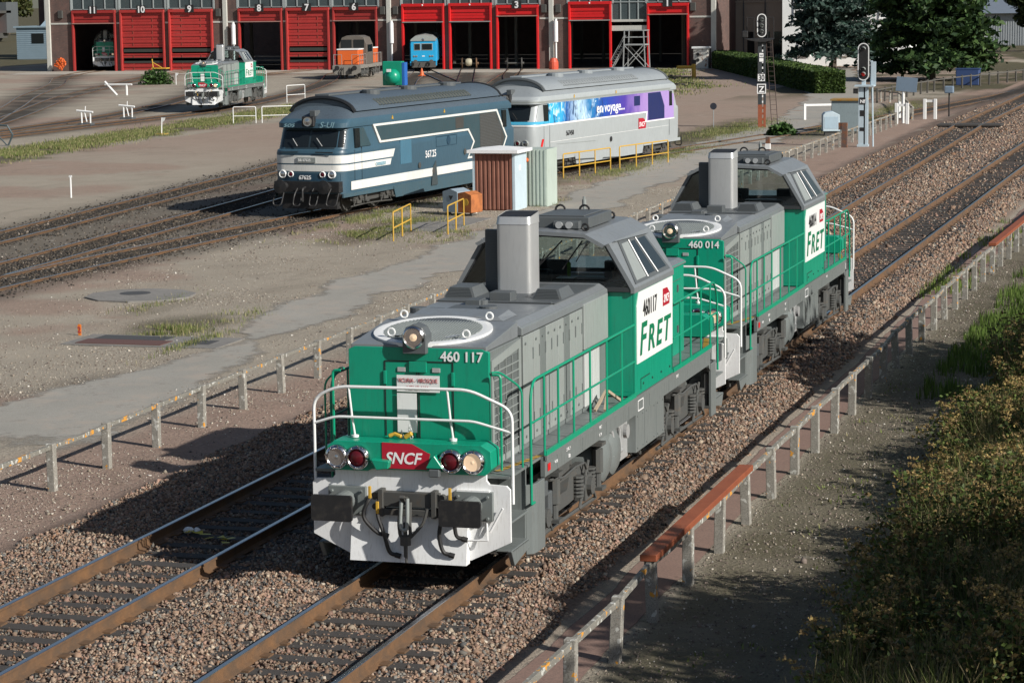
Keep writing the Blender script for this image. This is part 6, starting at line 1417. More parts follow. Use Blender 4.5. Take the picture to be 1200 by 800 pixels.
t = thing('marker_flag', 'small red marker in the grass left of the shed', 'marker', (222, 118.5+7, YG)); mb = MB(); mb.prism([(0, 0), (.5, 0), (.15, 1.3)], 'y', -.2, .2); mb.build('flag', REDB, t)
# ============================================================ buildings right
t = thing('beige_building', 'shaded beige workshop wall between the brick shed and the white building', 'building', (246, 41, YG))
BG = mat('beige_render', (0.33, 0.29, 0.235), 0.85, dirt=0.4)
mb = MB(); mb.box(0, 20, -6, 10, 0, 12); mb.build('wall', BG, t)
mb = MB(); mb.box(-.06, 0, -4.6, 4.2, 7.0, 8.5); w = mb.build('window', mat('dark_reddish_glass', (0.05, 0.035, 0.035), .3), t)
mb = MB()
for k in range(16): mb.box(-.1, -.06, -4.6+k*.585, -4.5+k*.585, 7.0, 8.5)
mb.box(-.14, 0, -4.8, 4.4, 6.75, 7.0); mb.build('window_bars', BG, w)
for a, b in ((-4.2, -3.3), (-2.9, -2.0), (-1.2, -.3), (0.1, 1.0), (1.8, 2.6)): mb = MB(); mb.box(-.05, 0, a, b, .8, 3.6); mb.build('window', DGLASS, t)
mb = MB()
for y in (-2.5, .6, 3): mb.cyl((-.12, y, 0), (-.12, y, 7), .07, n=6)
mb.build('drainpipe', DGREY, t)
mb = MB(); mb.box(-.5, 0, 0.9, 1.5, 4.2, 4.9); mb.build('wall_unit', DWHITE, t)
t = thing('white_building', 'white rendered office building behind the blue-green conifer', 'building', (240, 38.6, YG))
WR = mat('white_render', (0.88, 0.89, 0.88), 0.85, dirt=0.15)
mb = MB(); mb.box(0, 14, -13.5, 0, 0, 12); mb.build('wall', WR, t)
for (ya, yb, za, zb) in ((-3.2, -1.3, 5.0, 9), (-2.9, -1.8, 1.2, 3.0), (-12.4, -10.4, 5.0, 9), (-7.6, -5.8, 5.0, 9), (-7.2, -6.0, 1.2, 3.0)):
    mb = MB(); mb.box(-.04, 0.02, ya, yb, za, zb); w = mb.build('window', DGLASS, t)
    mb = MB()
    for k in range(4): yy = ya+(yb-ya)*k/3; mb.box(-.12, -.04, yy-.05, yy+.05, za, zb)
    for k in range(int((zb-za)/.45)+1): mb.box(-.10, -.045, ya, yb, za+k*.45, za+k*.45+.07)
    mb.box(-.2, 0, ya-.1, yb+.1, za-.15, za); mb.build('window_frame', WR, w)
t = thing('long_shed', 'long pale corrugated shed with a grey roof at the upper right', 'building', (330, 20, YG))
CG = mat('pale_corrugated', (0.33, 0.36, 0.38), 0.6)
mb = MB(); mb.box(0, 12, -12, 8, 0, 4.6)
for i in range(60): mb.box(-.06, 0, -12+i*.333, -11.84+i*.333, .1, 4.6)
mb.build('wall', CG, t); mb = MB(); mb.prism([(-.8, 4.5), (13, 4.5), (6, 6.4)], 'y', -12.5, 8.5); mb.build('roof', mat('grey_blue_roof', (.16, .19, .23), .5), t)
mb = MB(); mb.box(-.3, -.07, 6.6, 8.0, 0, 4.4); mb.build('white_post', WR, t)
t = thing('white_van', 'white vehicle parked before the pale shed at the right edge', 'van', (326, 13.5, YG)); mb = MB(); mb.prism([(-2.4, .5), (-2.4, 1.4), (-1.4, 2.1), (2.4, 2.1), (2.6, .5)], 'x', -1, 1); mb.build('body', WHITE, t, bevel=.2)
for y in (-1.6, 1.7): mb = MB(); mb.cyl((-1.05, y, .45), (1.05, y, .45), .42, n=16); mb.build('wheel', BLACK, t)
mb = MB(); mb.prism([(-1.9, 1.4), (-1.3, 1.95), (1.9, 1.95), (1.9, 1.4)], 'x', -1.03, 1.03); mb.build('window', DGLASS, t)
# ============================================================ signals, cabinets, posts
def simple(name, label, cat, x, y, rz=0, group=None, z=YG): return thing(name, label, cat, (x, y, z), rz, group)
RUSTPOST = mat_rust('rusty_mast', (0.035, 0.04, 0.042), (0.26, 0.07, 0.035), (0.5, 0.54), 0.6, 1.2)
PBLUE = mat('pale_blue_metal', (0.46, 0.56, 0.62), 0.5, dirt=0.3)
def oval(cx, cz, w, h, n=10):
    o = []
    for k in range(n+1): a = PI*k/n; o.append((cx+w*math.cos(a), cz+h-w+w*math.sin(a)))
    for k in range(n+1): a = PI+PI*k/n; o.append((cx+w*math.cos(a), cz-h+w+w*math.sin(a)))
    return o
def signal_head(t, x, z, w, h, lamps, y=0):
    mb = MB(); mb.prism(oval(y, z, w, h), 'x', x, x+0.10); hd = mb.build('signal_head', BLACK, t)
    mb = MB(); mb.ring(oval(y, z, w, h), oval(y, z, w-0.05, h-0.05), 'x', x-0.012, x+0.0); mb.build('white_border', WHITE, hd)
    for zz, m in lamps:
        mb = MB(); mb.lathe([(0.10, 0), (0.10, 0.02), (0, 0.03)], (x, y, zz), (-1, 0, 0), 16); mb.build('lens', m, hd, smooth=True)
        mb = MB(); vs = []; n = 9
        for k in range(n): a = PI*k/(n-1); vs.append((x, y+0.12*math.cos(a), zz+0.12*math.sin(a)))
        for k in range(n): a = PI*k/(n-1); vs.append((x-0.22, y+0.12*math.cos(a), zz-0.03+0.12*math.sin(a)))
        mb.add(vs, [(k, k+1, n+k+1, n+k) for k in range(n-1)]); mb.build('lamp_hood', LGREY, hd)
    return hd
t = simple('signal_mast', 'tall dark railway signal with 30 and Z plates and a ladder', 'signal', 119.7, 17.5, math.radians(12))
mb = MB(); mb.box(-0.12, 0.0, -0.02, 0.22, 1.35, 5.1); mb.box(-0.12, 0.0, -0.24, -0.10, 1.35, 5.1); mb.box(-.14, .02, -.24, .22, 4.9, 5.1); 
mb.build('mast', mat('dark_mast', (0.03, 0.036, 0.04), 0.5), t)
mb = MB(); mb.box(-0.12, 0.0, -0.02, 0.22, 0, 1.35); mb.box(-0.12, 0.0, -0.24, -0.10, 0, 1.35)
for k in range(4): mb.box(-.11, -.01, -.12, 0, .1+k*.33, .22+k*.33)
mb.build('mast_foot', RUST, t)
mb = MB()
for k in range(11): mb.box(-.11, -.01, -.12, 0, 1.45+k*.33, 1.57+k*.33)
mb.build('mast_lattice', DWHITE, t)
mb = MB(); mb.prism([(-.75, 5.2), (.95, 5.2), (.75, 5.1), (.15, 5.0), (-.2, 5.0), (-.6, 5.1)], 'x', -.4, .4); mb.build('platform', BLACK, t)
mb = MB()
for y in (-.7, -.35, .45, .85):
    mb.tube([(.35, y, 5.2), (.35, y, 6.4)], .025, 5)
mb.tube([(.35, -.7, 6.4), (.35, -.35, 6.4)], .025, 5); mb.tube([(.35, .45, 6.4), (.35, .85, 6.4)], .025, 5); mb.build('guard_rail', BLACK, t)
mb = MB(); mb.box(-.3, .1, .8, 1.15, 5.25, 5.65); mb.build('relay_box', BLACK, t, bevel=.04)
signal_head(t, -.45, 5.95, 0.27, 0.68, [(6.28, LGREY), (5.93, LGREY), (5.6, LGREY)])
mb = MB(); mb.cyl((-.3, 0, 5.1), (-.3, 0, 5.4), .08); mb.build('head_post', BLACK, t)
mb = MB()
for y in (-.95, -.6): mb.tube([(0.1, y, 0), (0.1, y+.35, 5.2)], .022, 5)
for k in range(18): z = .2+k*.28; mb.tube([(.1, -.95+.35*z/5.2, z), (.1, -.6+.35*z/5.2, z)], .015, 4)
mb.build('ladder', mat('rusty_brown_ladder', (0.06, 0.04, 0.035), .7), t)
for z0_, z1_, txt, bgm, fg in ((2.68, 3.18, '30', DWHITE, TXTB), (2.0, 2.55, 'Z', BLACK, TXTW)):
    mb = MB(); mb.box(-.17, -.13, -.24, .26, z0_, z1_); pl = mb.build('number_plate', bgm, t, bevel=.01)
    mb = MB(); mb.ring([(-.25, z0_-.01), (.27, z0_-.01), (.27, z1_+.01), (-.25, z1_+.01)], [(-.20, z0_+.04), (.22, z0_+.04), (.22, z1_-.04), (-.20, z1_-.04)], 'x', -.18, -.17); mb.build('plate_border', TXTB if txt == '30' else TXTW, pl)
    lettering(txt, .48, (-.17, .01, z0_+.085), (0, -1, 0), (0, 0, 1), fg, pl, 'lettering', align='CENTER', bold=.012, sx=.72 if txt == '30' else 1.0)
mb = MB(); mb.box(-.15, -.125, -.1, .14, 3.85, 4.05); mb.box(-.15, -.125, -.1, .14, 4.1, 4.35); pl = mb.build('name_plate', DWHITE, t); lettering('Nf', .17, (-.15, .02, 4.15), (0, -1, 0), (0, 0, 1), TXTB, pl, 'lettering', align='CENTER')
t = simple('signal_mast', 'pale blue railway signal with oval head and Nf plate at the fence', 'signal', 102.3, 8.85)
mb = MB(); mb.box(-.22, .05, -.02, .24, 0, 3.05); mb.box(-.22, .05, -.24, -.10, 0, 3.05); mb.box(-.26, .1, -.27, .3, 0, .12); mb.build('mast', PBLUE, t)
mb = MB(); mb.box(-.12, .0, -.1, -.02, .12, 3.0); mb.build('mast_gap', BLACK, t)
mb = MB(); mb.box(-.4, .4, -.55, .42, 3.05, 3.13); mb.box(.1, .2, -.42, -.3, 3.13, 4.35); mb.box(-.1, 0, -.1, .1, 3.1, 3.5); mb.box(.05, .12, -.60, -.35, 3.1, 4.3); mb.build('bracket', PBLUE, t)
mb = MB(); mb.box(-.24, -.22, -.12, .18, 2.15, 2.5); pl = mb.build('name_plate', BLACK, t); lettering('Nf', .24, (-.24, .03, 2.22), (0, -1, 0), (0, 0, 1), TXTW, pl, 'lettering', align='CENTER', bold=.01)
mb = MB(); mb.box(-.23, -.2, -.08, .16, 1.55, 1.85); mb.box(-.235, -.2, -.08, .16, .8, .98); mb.build('small_plate', BLACK, t)
mb = MB(); mb.tube([(-.1, -.5, 0), (-.1, -.45, 3.05)], .04, 6); mb.build('conduit', PBLUE, t)
mb = MB(); mb.box(-.3, -.1, .28, .5, 2.7, 2.95); mb.build('small_lamp', BLACK, t)
signal_head(t, -.2, 4.30, .29, .95, [(4.95, mat_plain('dark_lens', (.03, .03, .035), .2)), (3.92, mat_plain('dark_lens', ())), (3.68, mat_plain('red_signal', (.5, .02, .02), .2, emit=(1, .05, .03), es=.06))])
t = simple('relay_cabinet', 'large grey signal cabinet with rusty lid beside the pale blue signal', 'cabinet', 115.5, 11.75)
mb = MB(); mb.box(0, 1.1, -.95, .95, 0, 1.75); mb.build('casing', mat('grey_green_metal', (0.25, 0.31, 0.33), .5, dirt=.5), t, bevel=.03)
mb = MB(); mb.box(-.1, 1.3, -1.0, 1.0, 1.75, 1.85); mb.build('lid', mat_rust('lichen_lid', (0.30, 0.20, 0.07), (0.36, 0.17, 0.03)), t)
t = simple('relay_cabinet', 'small pale blue cabinet on legs left of the large grey one', 'cabinet', 111.4, 12.05, math.radians(15))
mb = MB(); mb.prism([(-.5, .25), (-.5, 1.15), (-.1, 1.35), (.3, 1.28), (.42, 1.15), (.42, .25)], 'x', 0, .9); mb.build('casing', PBLUE, t, bevel=.02)
mb = MB(); mb.box(.1, .8, -.35, .3, 0, .25); mb.build('plinth', UNDER, t)
mb = MB(); mb.box(-.01, .0, -.4, .34, .4, 1.05); mb.build('door', mat('pale_blue_door', (0.36, 0.47, 0.55), .45), t)
t = simple('white_gate', 'white concrete barrier between the two signals', 'barrier', 128.5, 16.5, math.radians(-65))
mb = MB(); mb.box(-.07, .07, -.07, .07, 0, 1.0); mb.build('post', WHITE, t); 
for x in (3.0,): mb = MB(); mb.box(x-.07, x+.07, -.07, .07, 0, 1.0); mb.build('post', WHITE, t)
for x in (-.0,): mb = MB(); mb.box(x, 3.0, -.04, .04, .85, .98); mb.build('rail', WHITE, t)
mb = MB(); mb.box(6, 6.14, -.07, .07, 0, 1.0); mb.build('post', WHITE, t)
for (x, y, l) in ((123.7, 9.85, 'white concrete gate leaf under the square blue sign'), (129.3, 8.9, 'white concrete gate leaf beside the short black trackside lamp')):
    t = simple('fence_gate', l, 'gate', x, y, 0, 'white gate leaves in the fence gap')
    for yy in (-.32, .32): mb = MB(); mb.box(-.08, .08, yy-.1, yy+.1, 0, 1.25); mb.build('post', WHITE, t, bevel=.02)
    mb = MB(); mb.box(-.04, .04, -.3, .3, 1.05, 1.2); mb.build('rail', WHITE, t)
t = simple('square_sign', 'square blue-grey sign on a white post at the fence gap', 'sign', 124.6, 9.9); mb = MB(); mb.box(-.05, 0, -.62, .62, 1.9, 2.75); mb.build('sign_board', mat('blue_grey_board', (0.16, 0.22, 0.29), .5), t, rot=(.09, 0, 0)); mb = MB(); mb.cyl((.05, 0, 0), (.05, 0, 2.6), .08); mb.build('post', WHITE, t)
t = simple('track_lamp', 'short black trackside lamp post with a blue head', 'lamp', 131.5, 8.0); mb = MB(); mb.cyl((0, 0, 0), (0, 0, 1.5), .05); mb.build('post', BLACK, t); mb = MB(); mb.box(-.2, .2, -.28, .28, 1.5, 1.95); mb.build('lamp_head', mat('blue_grey_board', ()), t, bevel=.05)
t = simple('round_sign', 'small dark round sign on a thin post left of the tall signal', 'sign', 119.8, 20.4); mb = MB(); mb.cyl((0, 0, 0), (0, 0, 1.1), .025, n=6); mb.build('post', GALV, t); mb = MB(); mb.cyl((-.03, 0, 1.25), (0, 0, 1.25), .20, n=20); mb.build('disc', mat('dark_disc', (.03, .035, .05), .5), t)
t = simple('marker_post', 'dark rusty post with a white collar at the fence behind the second locomotive', 'post', 85.6, 10.6); mb = MB(); mb.box(-.09, .09, -.09, .09, 0, 1.45); mb.build('post', mat_rust('brown_post', (.10, .07, .06)), t); mb = MB(); mb.box(-.11, .11, -.11, .11, .9, 1.15); mb.build('collar', WHITE, t)
t = simple('relay_post', 'short dark rusty cabinet post against the foot of the pale blue signal', 'post', 101.5, 9.7); mb = MB(); mb.box(-.12, .12, -.14, .14, 0, 1.25); mb.box(-.1, .1, .14, .3, .9, 1.25); mb.build('post', mat_rust('brown_post', ()), t)
t = simple('track_crossing', 'dark timber foot crossing laid across the far end of the second track', 'crossing', 118.5, 5.35, 0, None, 0.0)
for k, (a, b) in enumerate(((-1.9, -.84), (-.66, .66), (.84, 1.7))): mb = MB(); mb.box(-.9, .9, a, b, -.12, .01); mb.build('timber_deck', WOOD, t, bevel=.02)
t = simple('blue_container', 'blue box standing in shade behind the far dark fence', 'container', 184, 12.8); mb = MB(); mb.box(0, 1.2, -1.0, .9, 0, 1.3); mb.build('casing', mat('deep_blue', (0.03, 0.06, 0.16), .5), t, bevel=.05); mb = MB(); mb.box(-.02, 1.22, -1.05, .95, 1.3, 1.4); mb.build('lid', mat('deep_blue', ()), t)
# hut pair
t = simple('equipment_hut', 'rusty ribbed metal cabin with a flat white lid in front of the blue locomotive', 'cabin', 63.2, 16.55)
RB = mat_rust('brown_ribbed', (0.21, 0.085, 0.055), (0.16, 0.06, 0.04), (0.4, 0.6), 0.7, 1.0)
mb = MB(); mb.box(0, 1.5, -.72, .78, 0, 2.12)
for k in range(9): y = -.66+k*.165; mb.prism([(-.03, y), (-.03, y+.07), (0, y+.10), (0, y-.03)], 'z', .05, 2.1)
mb.build('ribbed_wall', RB, t)
mb = MB(); mb.box(0.02, 1.5, -.80, -.722, 0, 2.12); mb.box(-.035, .02, -.80, -.70, 0, 2.12); mb.box(-.02, .02, .74, .84, 0, 2.12); mb.build('side_wall', PBLUE, t)
mb = MB(); mb.box(-.22, 1.7, -.98, 1.0, 2.12, 2.24); mb.add([(-.22, -.98, 2.24), (1.7, -.98, 2.24), (1.7, 1.0, 2.24), (-.22, 1.0, 2.24), (.74, .01, 2.36)], [(0, 1, 4), (1, 2, 4), (2, 3, 4), (3, 0, 4)]); mb.build('lid', DWHITE, t, bevel=.01)
mb = MB(); mb.box(.5, .72, -.81, -.80, 1.45, 1.65); mb.build('small_notice', WHITE, t)
t = simple('equipment_hut', 'pale green ribbed metal cabin standing behind the rusty ribbed one', 'cabin', 65.1, 15.85)
mb = MB(); mb.box(0, 1.4, -.78, .1, 0, 2.15)
for k in range(6): y = -.75+k*.15; mb.box(-.03, 0, y, y+.07, .05, 2.12)
mb.build('ribbed_wall', mat('pale_green_metal', (0.40, 0.47, 0.42), .5), t)
mb = MB(); mb.lathe([(.09, 0), (.09, .05), (.05, .12), (0, .13)], (-.05, .0, 1.75), (-1, 0, 0), 12); mb.build('warning_light', ORG, t, smooth=True)
t = simple('electric_box', 'rusty orange metal box with a grey side beside the ribbed cabin', 'box', 60.9, 17.2, math.radians(-18))
mb = MB(); mb.prism([(-.55, .12), (-.55, .76), (-.25, .88), (.05, .82), (.05, .12)], 'x', 0, .7); mb.build('casing', mat_rust('rust_box', (.42, .14, .04), (.30, .10, .03)), t, bevel=.01)
mb = MB(); mb.prism([(.055, .12), (.055, .86), (.35, .97), (.72, .86), (.72, .12)], 'x', -.02, .8); mb.build('grey_section', mat('blue_grey_box', (0.24, 0.30, 0.35), .5), t, bevel=.01)
mb = MB(); mb.prism([(.34, .55), (.44, .72), (.24, .72)], 'x', -.03, -.02); mb.build('dark_slot', BLACK, t)
mb = MB(); mb.box(.1, .2, -.5, -.4, 0, .12); mb.box(.1, .2, .5, .6, 0, .12); mb.build('foot', UNDER, t)
mb = MB(); mb.lathe([(.13, 0), (.13, .01), (0, .012)], (0, -.3, .5), (-1, 0, 0), 12); mb.build('yellow_disc', YEL, t)
# yellow railings, white hoops
def hoop(name, label, x0, y0, x1, y1, h, posts, m, group, mid=True, sag=0.0):
    t = thing(name, label, 'railing', (x0, y0, YG), 0, group); d = Vector((x1-x0, y1-y0, 0)); mb = MB()
    mb.tube(bendpath([(0, 0, 0), (0, 0, h), (d.x, d.y, h), (d.x, d.y, 0)], .10, 4), .024 if h < 1 else .03, 7); mb.build('top_rail', m, t, smooth=True)
    if mid: mb = MB(); mb.tube([(0, 0, h*.45), (d.x, d.y, h*.45)], .025, 6); mb.build('mid_rail', m, t)
    for k in range(1, posts): f = k/posts; mb = MB(); mb.tube([(d.x*f, d.y*f, 0), (d.x*f, d.y*f, h)], .028, 6); mb.build('post', m, t)
    return t
hoop('yellow_railing', 'yellow railing nearest the camera, left of the rusty orange box', 51.6, 16.45, 54.8, 16.95, .95, 2, YEL, 'yellow railings')
hoop('yellow_railing', 'yellow railing standing directly before the rusty orange box', 54.1, 15.40, 57.1, 15.8, .95, 2, YEL, 'yellow railings')
hoop('yellow_railing', 'longer yellow railing beside the wheels of the grey locomotive, left span', 79.2, 18.35, 83.7, 17.4, 1.05, 3, YEL, 'yellow railings')
hoop('yellow_railing', 'yellow railing beside the grey locomotive, span nearer its rear end', 84.6, 17.2, 89.5, 16.1, 1.05, 3, YEL, 'yellow railings')
hoop('white_railing', 'short white tubular hoop left of the longer white one', 123.5, 52.6, 123.9, 51.2, 1.05, 1, WHITE, 'white tubular hoops')
hoop('white_railing', 'long white tubular hoop by the roof of the blue locomotive', 124.2, 50.9, 126.0, 47.8, 1.05, 1, WHITE, 'white tubular hoops')
hoop('white_railing', 'small white hoop at the rear end of the lone parked green locomotive', 153.5, 60.9, 155.5, 60.2, 1.3, 1, WHITE, 'white tubular hoops')
for x, y, l, h in ((66.7, 35.6, 'thin white post with a forked top on open ground left of the blue locomotive', .85), (111.0, 51.9, 'leaning white post with a yellow base in the grass strip', 1.0), (192, 87.5, 'white post beside the green bush near the red doors', 1.1)):
    t = simple('white_post', l, 'post', x, y); mb = MB(); mb.tube([(0, 0, 0), (0, -.05 if h == 1.0 else 0, h)], .035, 6); mb.build('post', WHITE, t)
    mb = MB(); mb.prism([(-.07, h), (0, h-.07), (.07, h), (.05, h+.06), (-.05, h+.06)], 'x', -.02, .02) if h < 1 else mb.prism([(-.04, h-.3), (.0, h), (-.28, h), (-.2, h-.18)], 'x', -.02, .02); mb.build('top_plate', WHITE, t)
    if h == 1.0: mb = MB(); mb.box(-.3, .3, -.3, .3, 0, .07); mb.build('base', YEL, t)
for x, y, l in ((121.5, 62.3, 'white switch lever frame, the nearer and left one of the twin frames'), (129.0, 62.9, 'white switch lever frame, the farther and right one of the twin frames')):
    t = simple('switch_lever', l, 'switch lever', x, y-.3, 0, 'white switch lever frames'); 
    for yy in (-.3, .3): mb = MB(); mb.tube([(0, yy, 0), (0, yy*1.05, .85)], .05, 6); mb.build('leg', WHITE, t)
    mb = MB(); mb.tube([(0, -.5, .82), (0, .65, .92)], .07, 6); mb.tube([(0, .1, .85), (0, -.05, .2)], .04, 6); mb.tube([(0, .05, .85), (0, .02, 1.2)], .03, 6); mb.build('lever', WHITE, t)
    mb = MB(); mb.box(-.3, .3, -.45, .45, 0, .12); mb.build('base', DGREY, t)
t = simple('barrier_trestle', 'white trestle barrier with one slanting leg beyond the switch levers', 'barrier', 168, 82.0)
mb = MB(); mb.tube([(0, 1.2, .9), (0, -1.3, .9)], .08, 6); mb.build('beam', WHITE, t); mb = MB(); mb.tube([(0, -.8, .9), (0, -.8, 0)], .09, 6); mb.tube([(0, 1.2, 1.15), (0, .1, 0)], .09, 6); mb.build('leg', WHITE, t)
t = simple('orange_marker', 'small orange marker board standing on the gravel', 'marker', 28.65, 16.3); mb = MB(); mb.prism([(-.035, 0), (.03, 0), (.045, .24), (.02, .27), (-.04, .26)], 'x', -.015, .015); b = mb.build('board', mat('bright_orange', (.72, .19, .02), .5), t); lettering('2', .2, (-.015, 0, .07), (0, -1, 0), (0, 0, 1), TXTR, b, 'lettering', align='CENTER', bold=.004)
# manholes and plates in the ground
t = simple('manhole_slab', 'round grey concrete manhole slab set in the yard', 'manhole', 36.1, 18.2, 0, None, YG+.0); mb = MB()
mb.prism([(1.45*math.cos(a)*1.0, 1.5*math.sin(a)) for a in [k*PI/5+.2 for k in range(10)]], 'z', -.05, .05); mb.build('slab', mat('grey_slab', (.20, .19, .175), .9, streak=False, dirt=.85, dirtcol=(.08, .075, .07), var=.35, bmp=.5), t); mb = MB(); mb.prism([(.3+.42*math.cos(a), .3+.42*math.sin(a)) for a in [k*PI/10 for k in range(20)]], 'z', .05, .056); mb.build('iron_lid', mat('dark_iron', (.06, .06, .06), .7), t)
t = simple('pit_cover', 'long ground pit cover with a brown steel sheet and concrete end', 'cover', 27.9, 14.1); mb = MB()
mb.box(-.85, .85, -2.0, 1.9, -.05, .03); mb.build('surround', mat('grey_slab', ()), t); mb = MB(); mb.box(-.7, .0, -.55, 1.6, .03, .045); mb.build('rusty_sheet', mat('brown_sheet', (.12, .058, .045), .6), t)
mb = MB(); mb.box(.05, .7, -.3, 1.5, .03, .04); mb.box(-.35, .3, -1.6, -.9, .03, .036); mb.build('dark_patch', mat('dark_iron', ()), t)
t = simple('ground_slab', 'small flat concrete slab among grass before the ribbed cabin', 'slab', 57.5, 17.0); mb = MB(); mb.box(-2.6, 2.6, -1.3, 1.2, -.05, .02); mb.build('slab', mat('grey_slab', ()), t); mb = MB(); mb.box(-2.61, 2.61, -.02, .02, .02, .026); mb.build('joint', mat('dark_iron', ()), t)
t = simple('wheel_chocks', 'pair of pale wooden wedges lying on the walkway of the leading locomotive', 'wedges', 11.15, -1.22, 0, None, 1.425)
CH = mat('pale_wood', (.36, .29, .21), .8); mb = MB(); mb.tube([(-.55, .06, .03), (-.05, 0.03, .22), (0.05, 0.03, .24)], .028, 4); mb.tube([(-.50, -.08, .03), (-.05, 0.0, .22)], .024, 4); mb.build('wedge', CH, t); mb = MB(); mb.tube([(0, 0, .24), (.35, -.1, .05)], .028, 4); mb.build('wedge', CH, t)
t = simple('turntable_edge', 'dark curved turntable railing cut by the left edge', 'railing', 100, 55.7); mb = MB(); mb.tube([(0, 1.8, 1.2), (0, .45, 1.1), (0, .15, .6), (0, .45, 0.0), (0, 1.6, -.1)], .06, 6); mb.build('rail', mat('dark_blue_grey', (.05, .075, .085), .5), t); mb = MB(); mb.tube([(0, .5, 0), (0, 1.6, 1.1)], .04, 5); mb.build('brace', mat('dark_blue_grey', ()), t)
# yellow paint and plastic scraps on the second track
t = thing('plastic_scrap', 'torn yellow plastic sheet between the rails of the second track', 'litter', (7.9, 3.9, -.16)); mb = MB()
for k in range(12):
    a, b = rng.uniform(-.5, .5), rng.uniform(-.12, .12); q = rng.uniform(.05, .12); r2 = rng.uniform(0, 3)
    mb.add([(a*.6+b, a+q*math.cos(r2+j*1.57), .03+rng.uniform(0, .04)) if j % 2 else (a*.6+b+q*math.sin(r2+j), a+q*math.cos(r2+j*1.57), .03+rng.uniform(0, .05)) for j in range(4)], [(0, 1, 2, 3)])
mb.build('sheet', mat('dull_yellow_plastic', (.50, .42, .04), .5), t)
t = thing('plastic_scrap', 'crumpled white plastic against the rail of the second track', 'litter', (8.15, 4.35, -.14)); mb = MB()
mb.lathe([(0, -.02), (.07, 0), (.09, .04), (.05, .08), (0, .09)], (0, 0, 0), (.2, .1, 1), 7); mb.lathe([(0, 0), (.06, .02), (.03, .07), (0, .08)], (.05, -.12, 0), (0, .3, 1), 6); mb.build('sheet', WHITE, t)
# worker seen beyond the hedge
Jw = [(0, 0, .95), (0, 0, 1.15), (0, 0, 1.40), (0, 0, 1.50), (0, 0, 1.58), (0, 0, 1.70), (0, .20, 1.40), (.02, .25, 1.12), (-.08, .24, .88), (-.1, .24, .78), (0, -.20, 1.40), (.02, -.25, 1.12), (-.08, -.24, .88), (-.1, -.24, .78), (0, .10, .92), (.03, .11, .50), (0, .12, .08), (-.14, .12, .05), (0, -.10, .92), (-.05, -.11, .50), (.06, -.12, .08), (-.08, -.12, .05)]
Rw = [(.16, .11), (.14, .10), (.17, .11), .06, .06, (.085, .095), .065, .05, .038, .04, .065, .05, .038, .04, .09, .06, .045, .04, .09, .06, .045, .04]
Ew = [(0, 1), (1, 2), (2, 3), (3, 4), (4, 5), (2, 6), (6, 7), (7, 8), (8, 9), (2, 10), (10, 11), (11, 12), (12, 13), (0, 14), (14, 15), (15, 16), (16, 17), (0, 18), (18, 19), (19, 20), (20, 21)]
wk = person('person', 'person in dark clothes walking past the beige building beyond the hedge', Jw, Rw, Ew, [mat('navy_cloth', (.02, .025, .045), .9), SKIN], (236.5, 42.9, YG+.6), .5); wk.location.z = YG
for p in wk.data.polygons:
    if p.center.z > 1.56 or (p.center.z < .86 and abs(p.center.y) > .2): p.material_index = 1

# ============================================================ plants
def leafcloud(name, P, size, cols, parent=None, aspect=1.8, mt=None, droop=0.0):
    """P (n,3) centres; one bent two-triangle leaf each"""
    n = len(P); d = rng.normal(size=(n, 3)); d[:, 2] = d[:, 2]*0.6-droop; d /= np.linalg.norm(d, axis=1)[:, None]
    e = rng.normal(size=(n, 3)); e -= d*np.sum(d*e, 1)[:, None]; e /= np.linalg.norm(e, axis=1)[:, None]
    s = size*rng.uniform(.6, 1.4, n); a = d*s[:, None]*aspect*.5; b = e*s[:, None]*.5
    V = np.stack([P-a, P+b, P+a, P-b], 1).reshape(-1, 3); F = np.arange(4*n).reshape(n, 4)
    return fast_mesh(name, V, F, cols, mt or LEAF, parent)
def pick(pal, n, var=.25):
    pal = np.array(pal); return pal[rng.integers(0, len(pal), n)]*rng.uniform(1-var, 1+var, (n, 1))
def trunk_mesh(parent, h, r, limbs, m, name='trunk'):
    mb = MB(); mb.tube([(0, 0, -.4), (0.03*h, 0, h*.35), (0, .02*h, h*.7), (0, 0, h)], [r*1.3, r, r*.6, r*.15], 8)
    for q in limbs: mb.tube(q, [r*.4, r*.25, r*.08][:len(q)], 6)
    return mb.build(name, m, parent, smooth=True)
BARK = mat('bark', (.09, .07, .055), .95, bmp=.6, streak=False)
def broadleaf(label, x, y, h, cr, crz, n, leaf, pal, name='tree', group=None, cz=None, z=None, gap=.5):
    z = float(gz(x, y)) if z is None else z
    t = thing(name, label, 'tree' if name == 'tree' else name, (x, y, z), 0, group); cz = h*.62 if cz is None else cz
    K = 26; cc = rng.normal(size=(K, 3)); cc /= np.linalg.norm(cc, axis=1)[:, None]; cc = cc*rng.uniform(.35, .95, (K, 1))*np.array([cr, cr, crz])+np.array([0, 0, cz])
    k = rng.integers(0, K, n); rr = rng.normal(size=(n, 3)); rr /= np.linalg.norm(rr, axis=1)[:, None]
    P = cc[k]+rr*(rng.uniform(0, 1, (n, 1))**.45)*cr*rng.uniform(.26, .46, K)[k][:, None]
    P = P[P[:, 2] > .15]
    limbs = [[(0, 0, h*.25), tuple(c*.5+np.array([0, 0, h*.15])), tuple(c)] for c in cc[:9]]
    trunk_mesh(t, h*.7, h*.022, limbs, BARK); leafcloud('crown', P, leaf, pick(pal, len(P)), t); return t
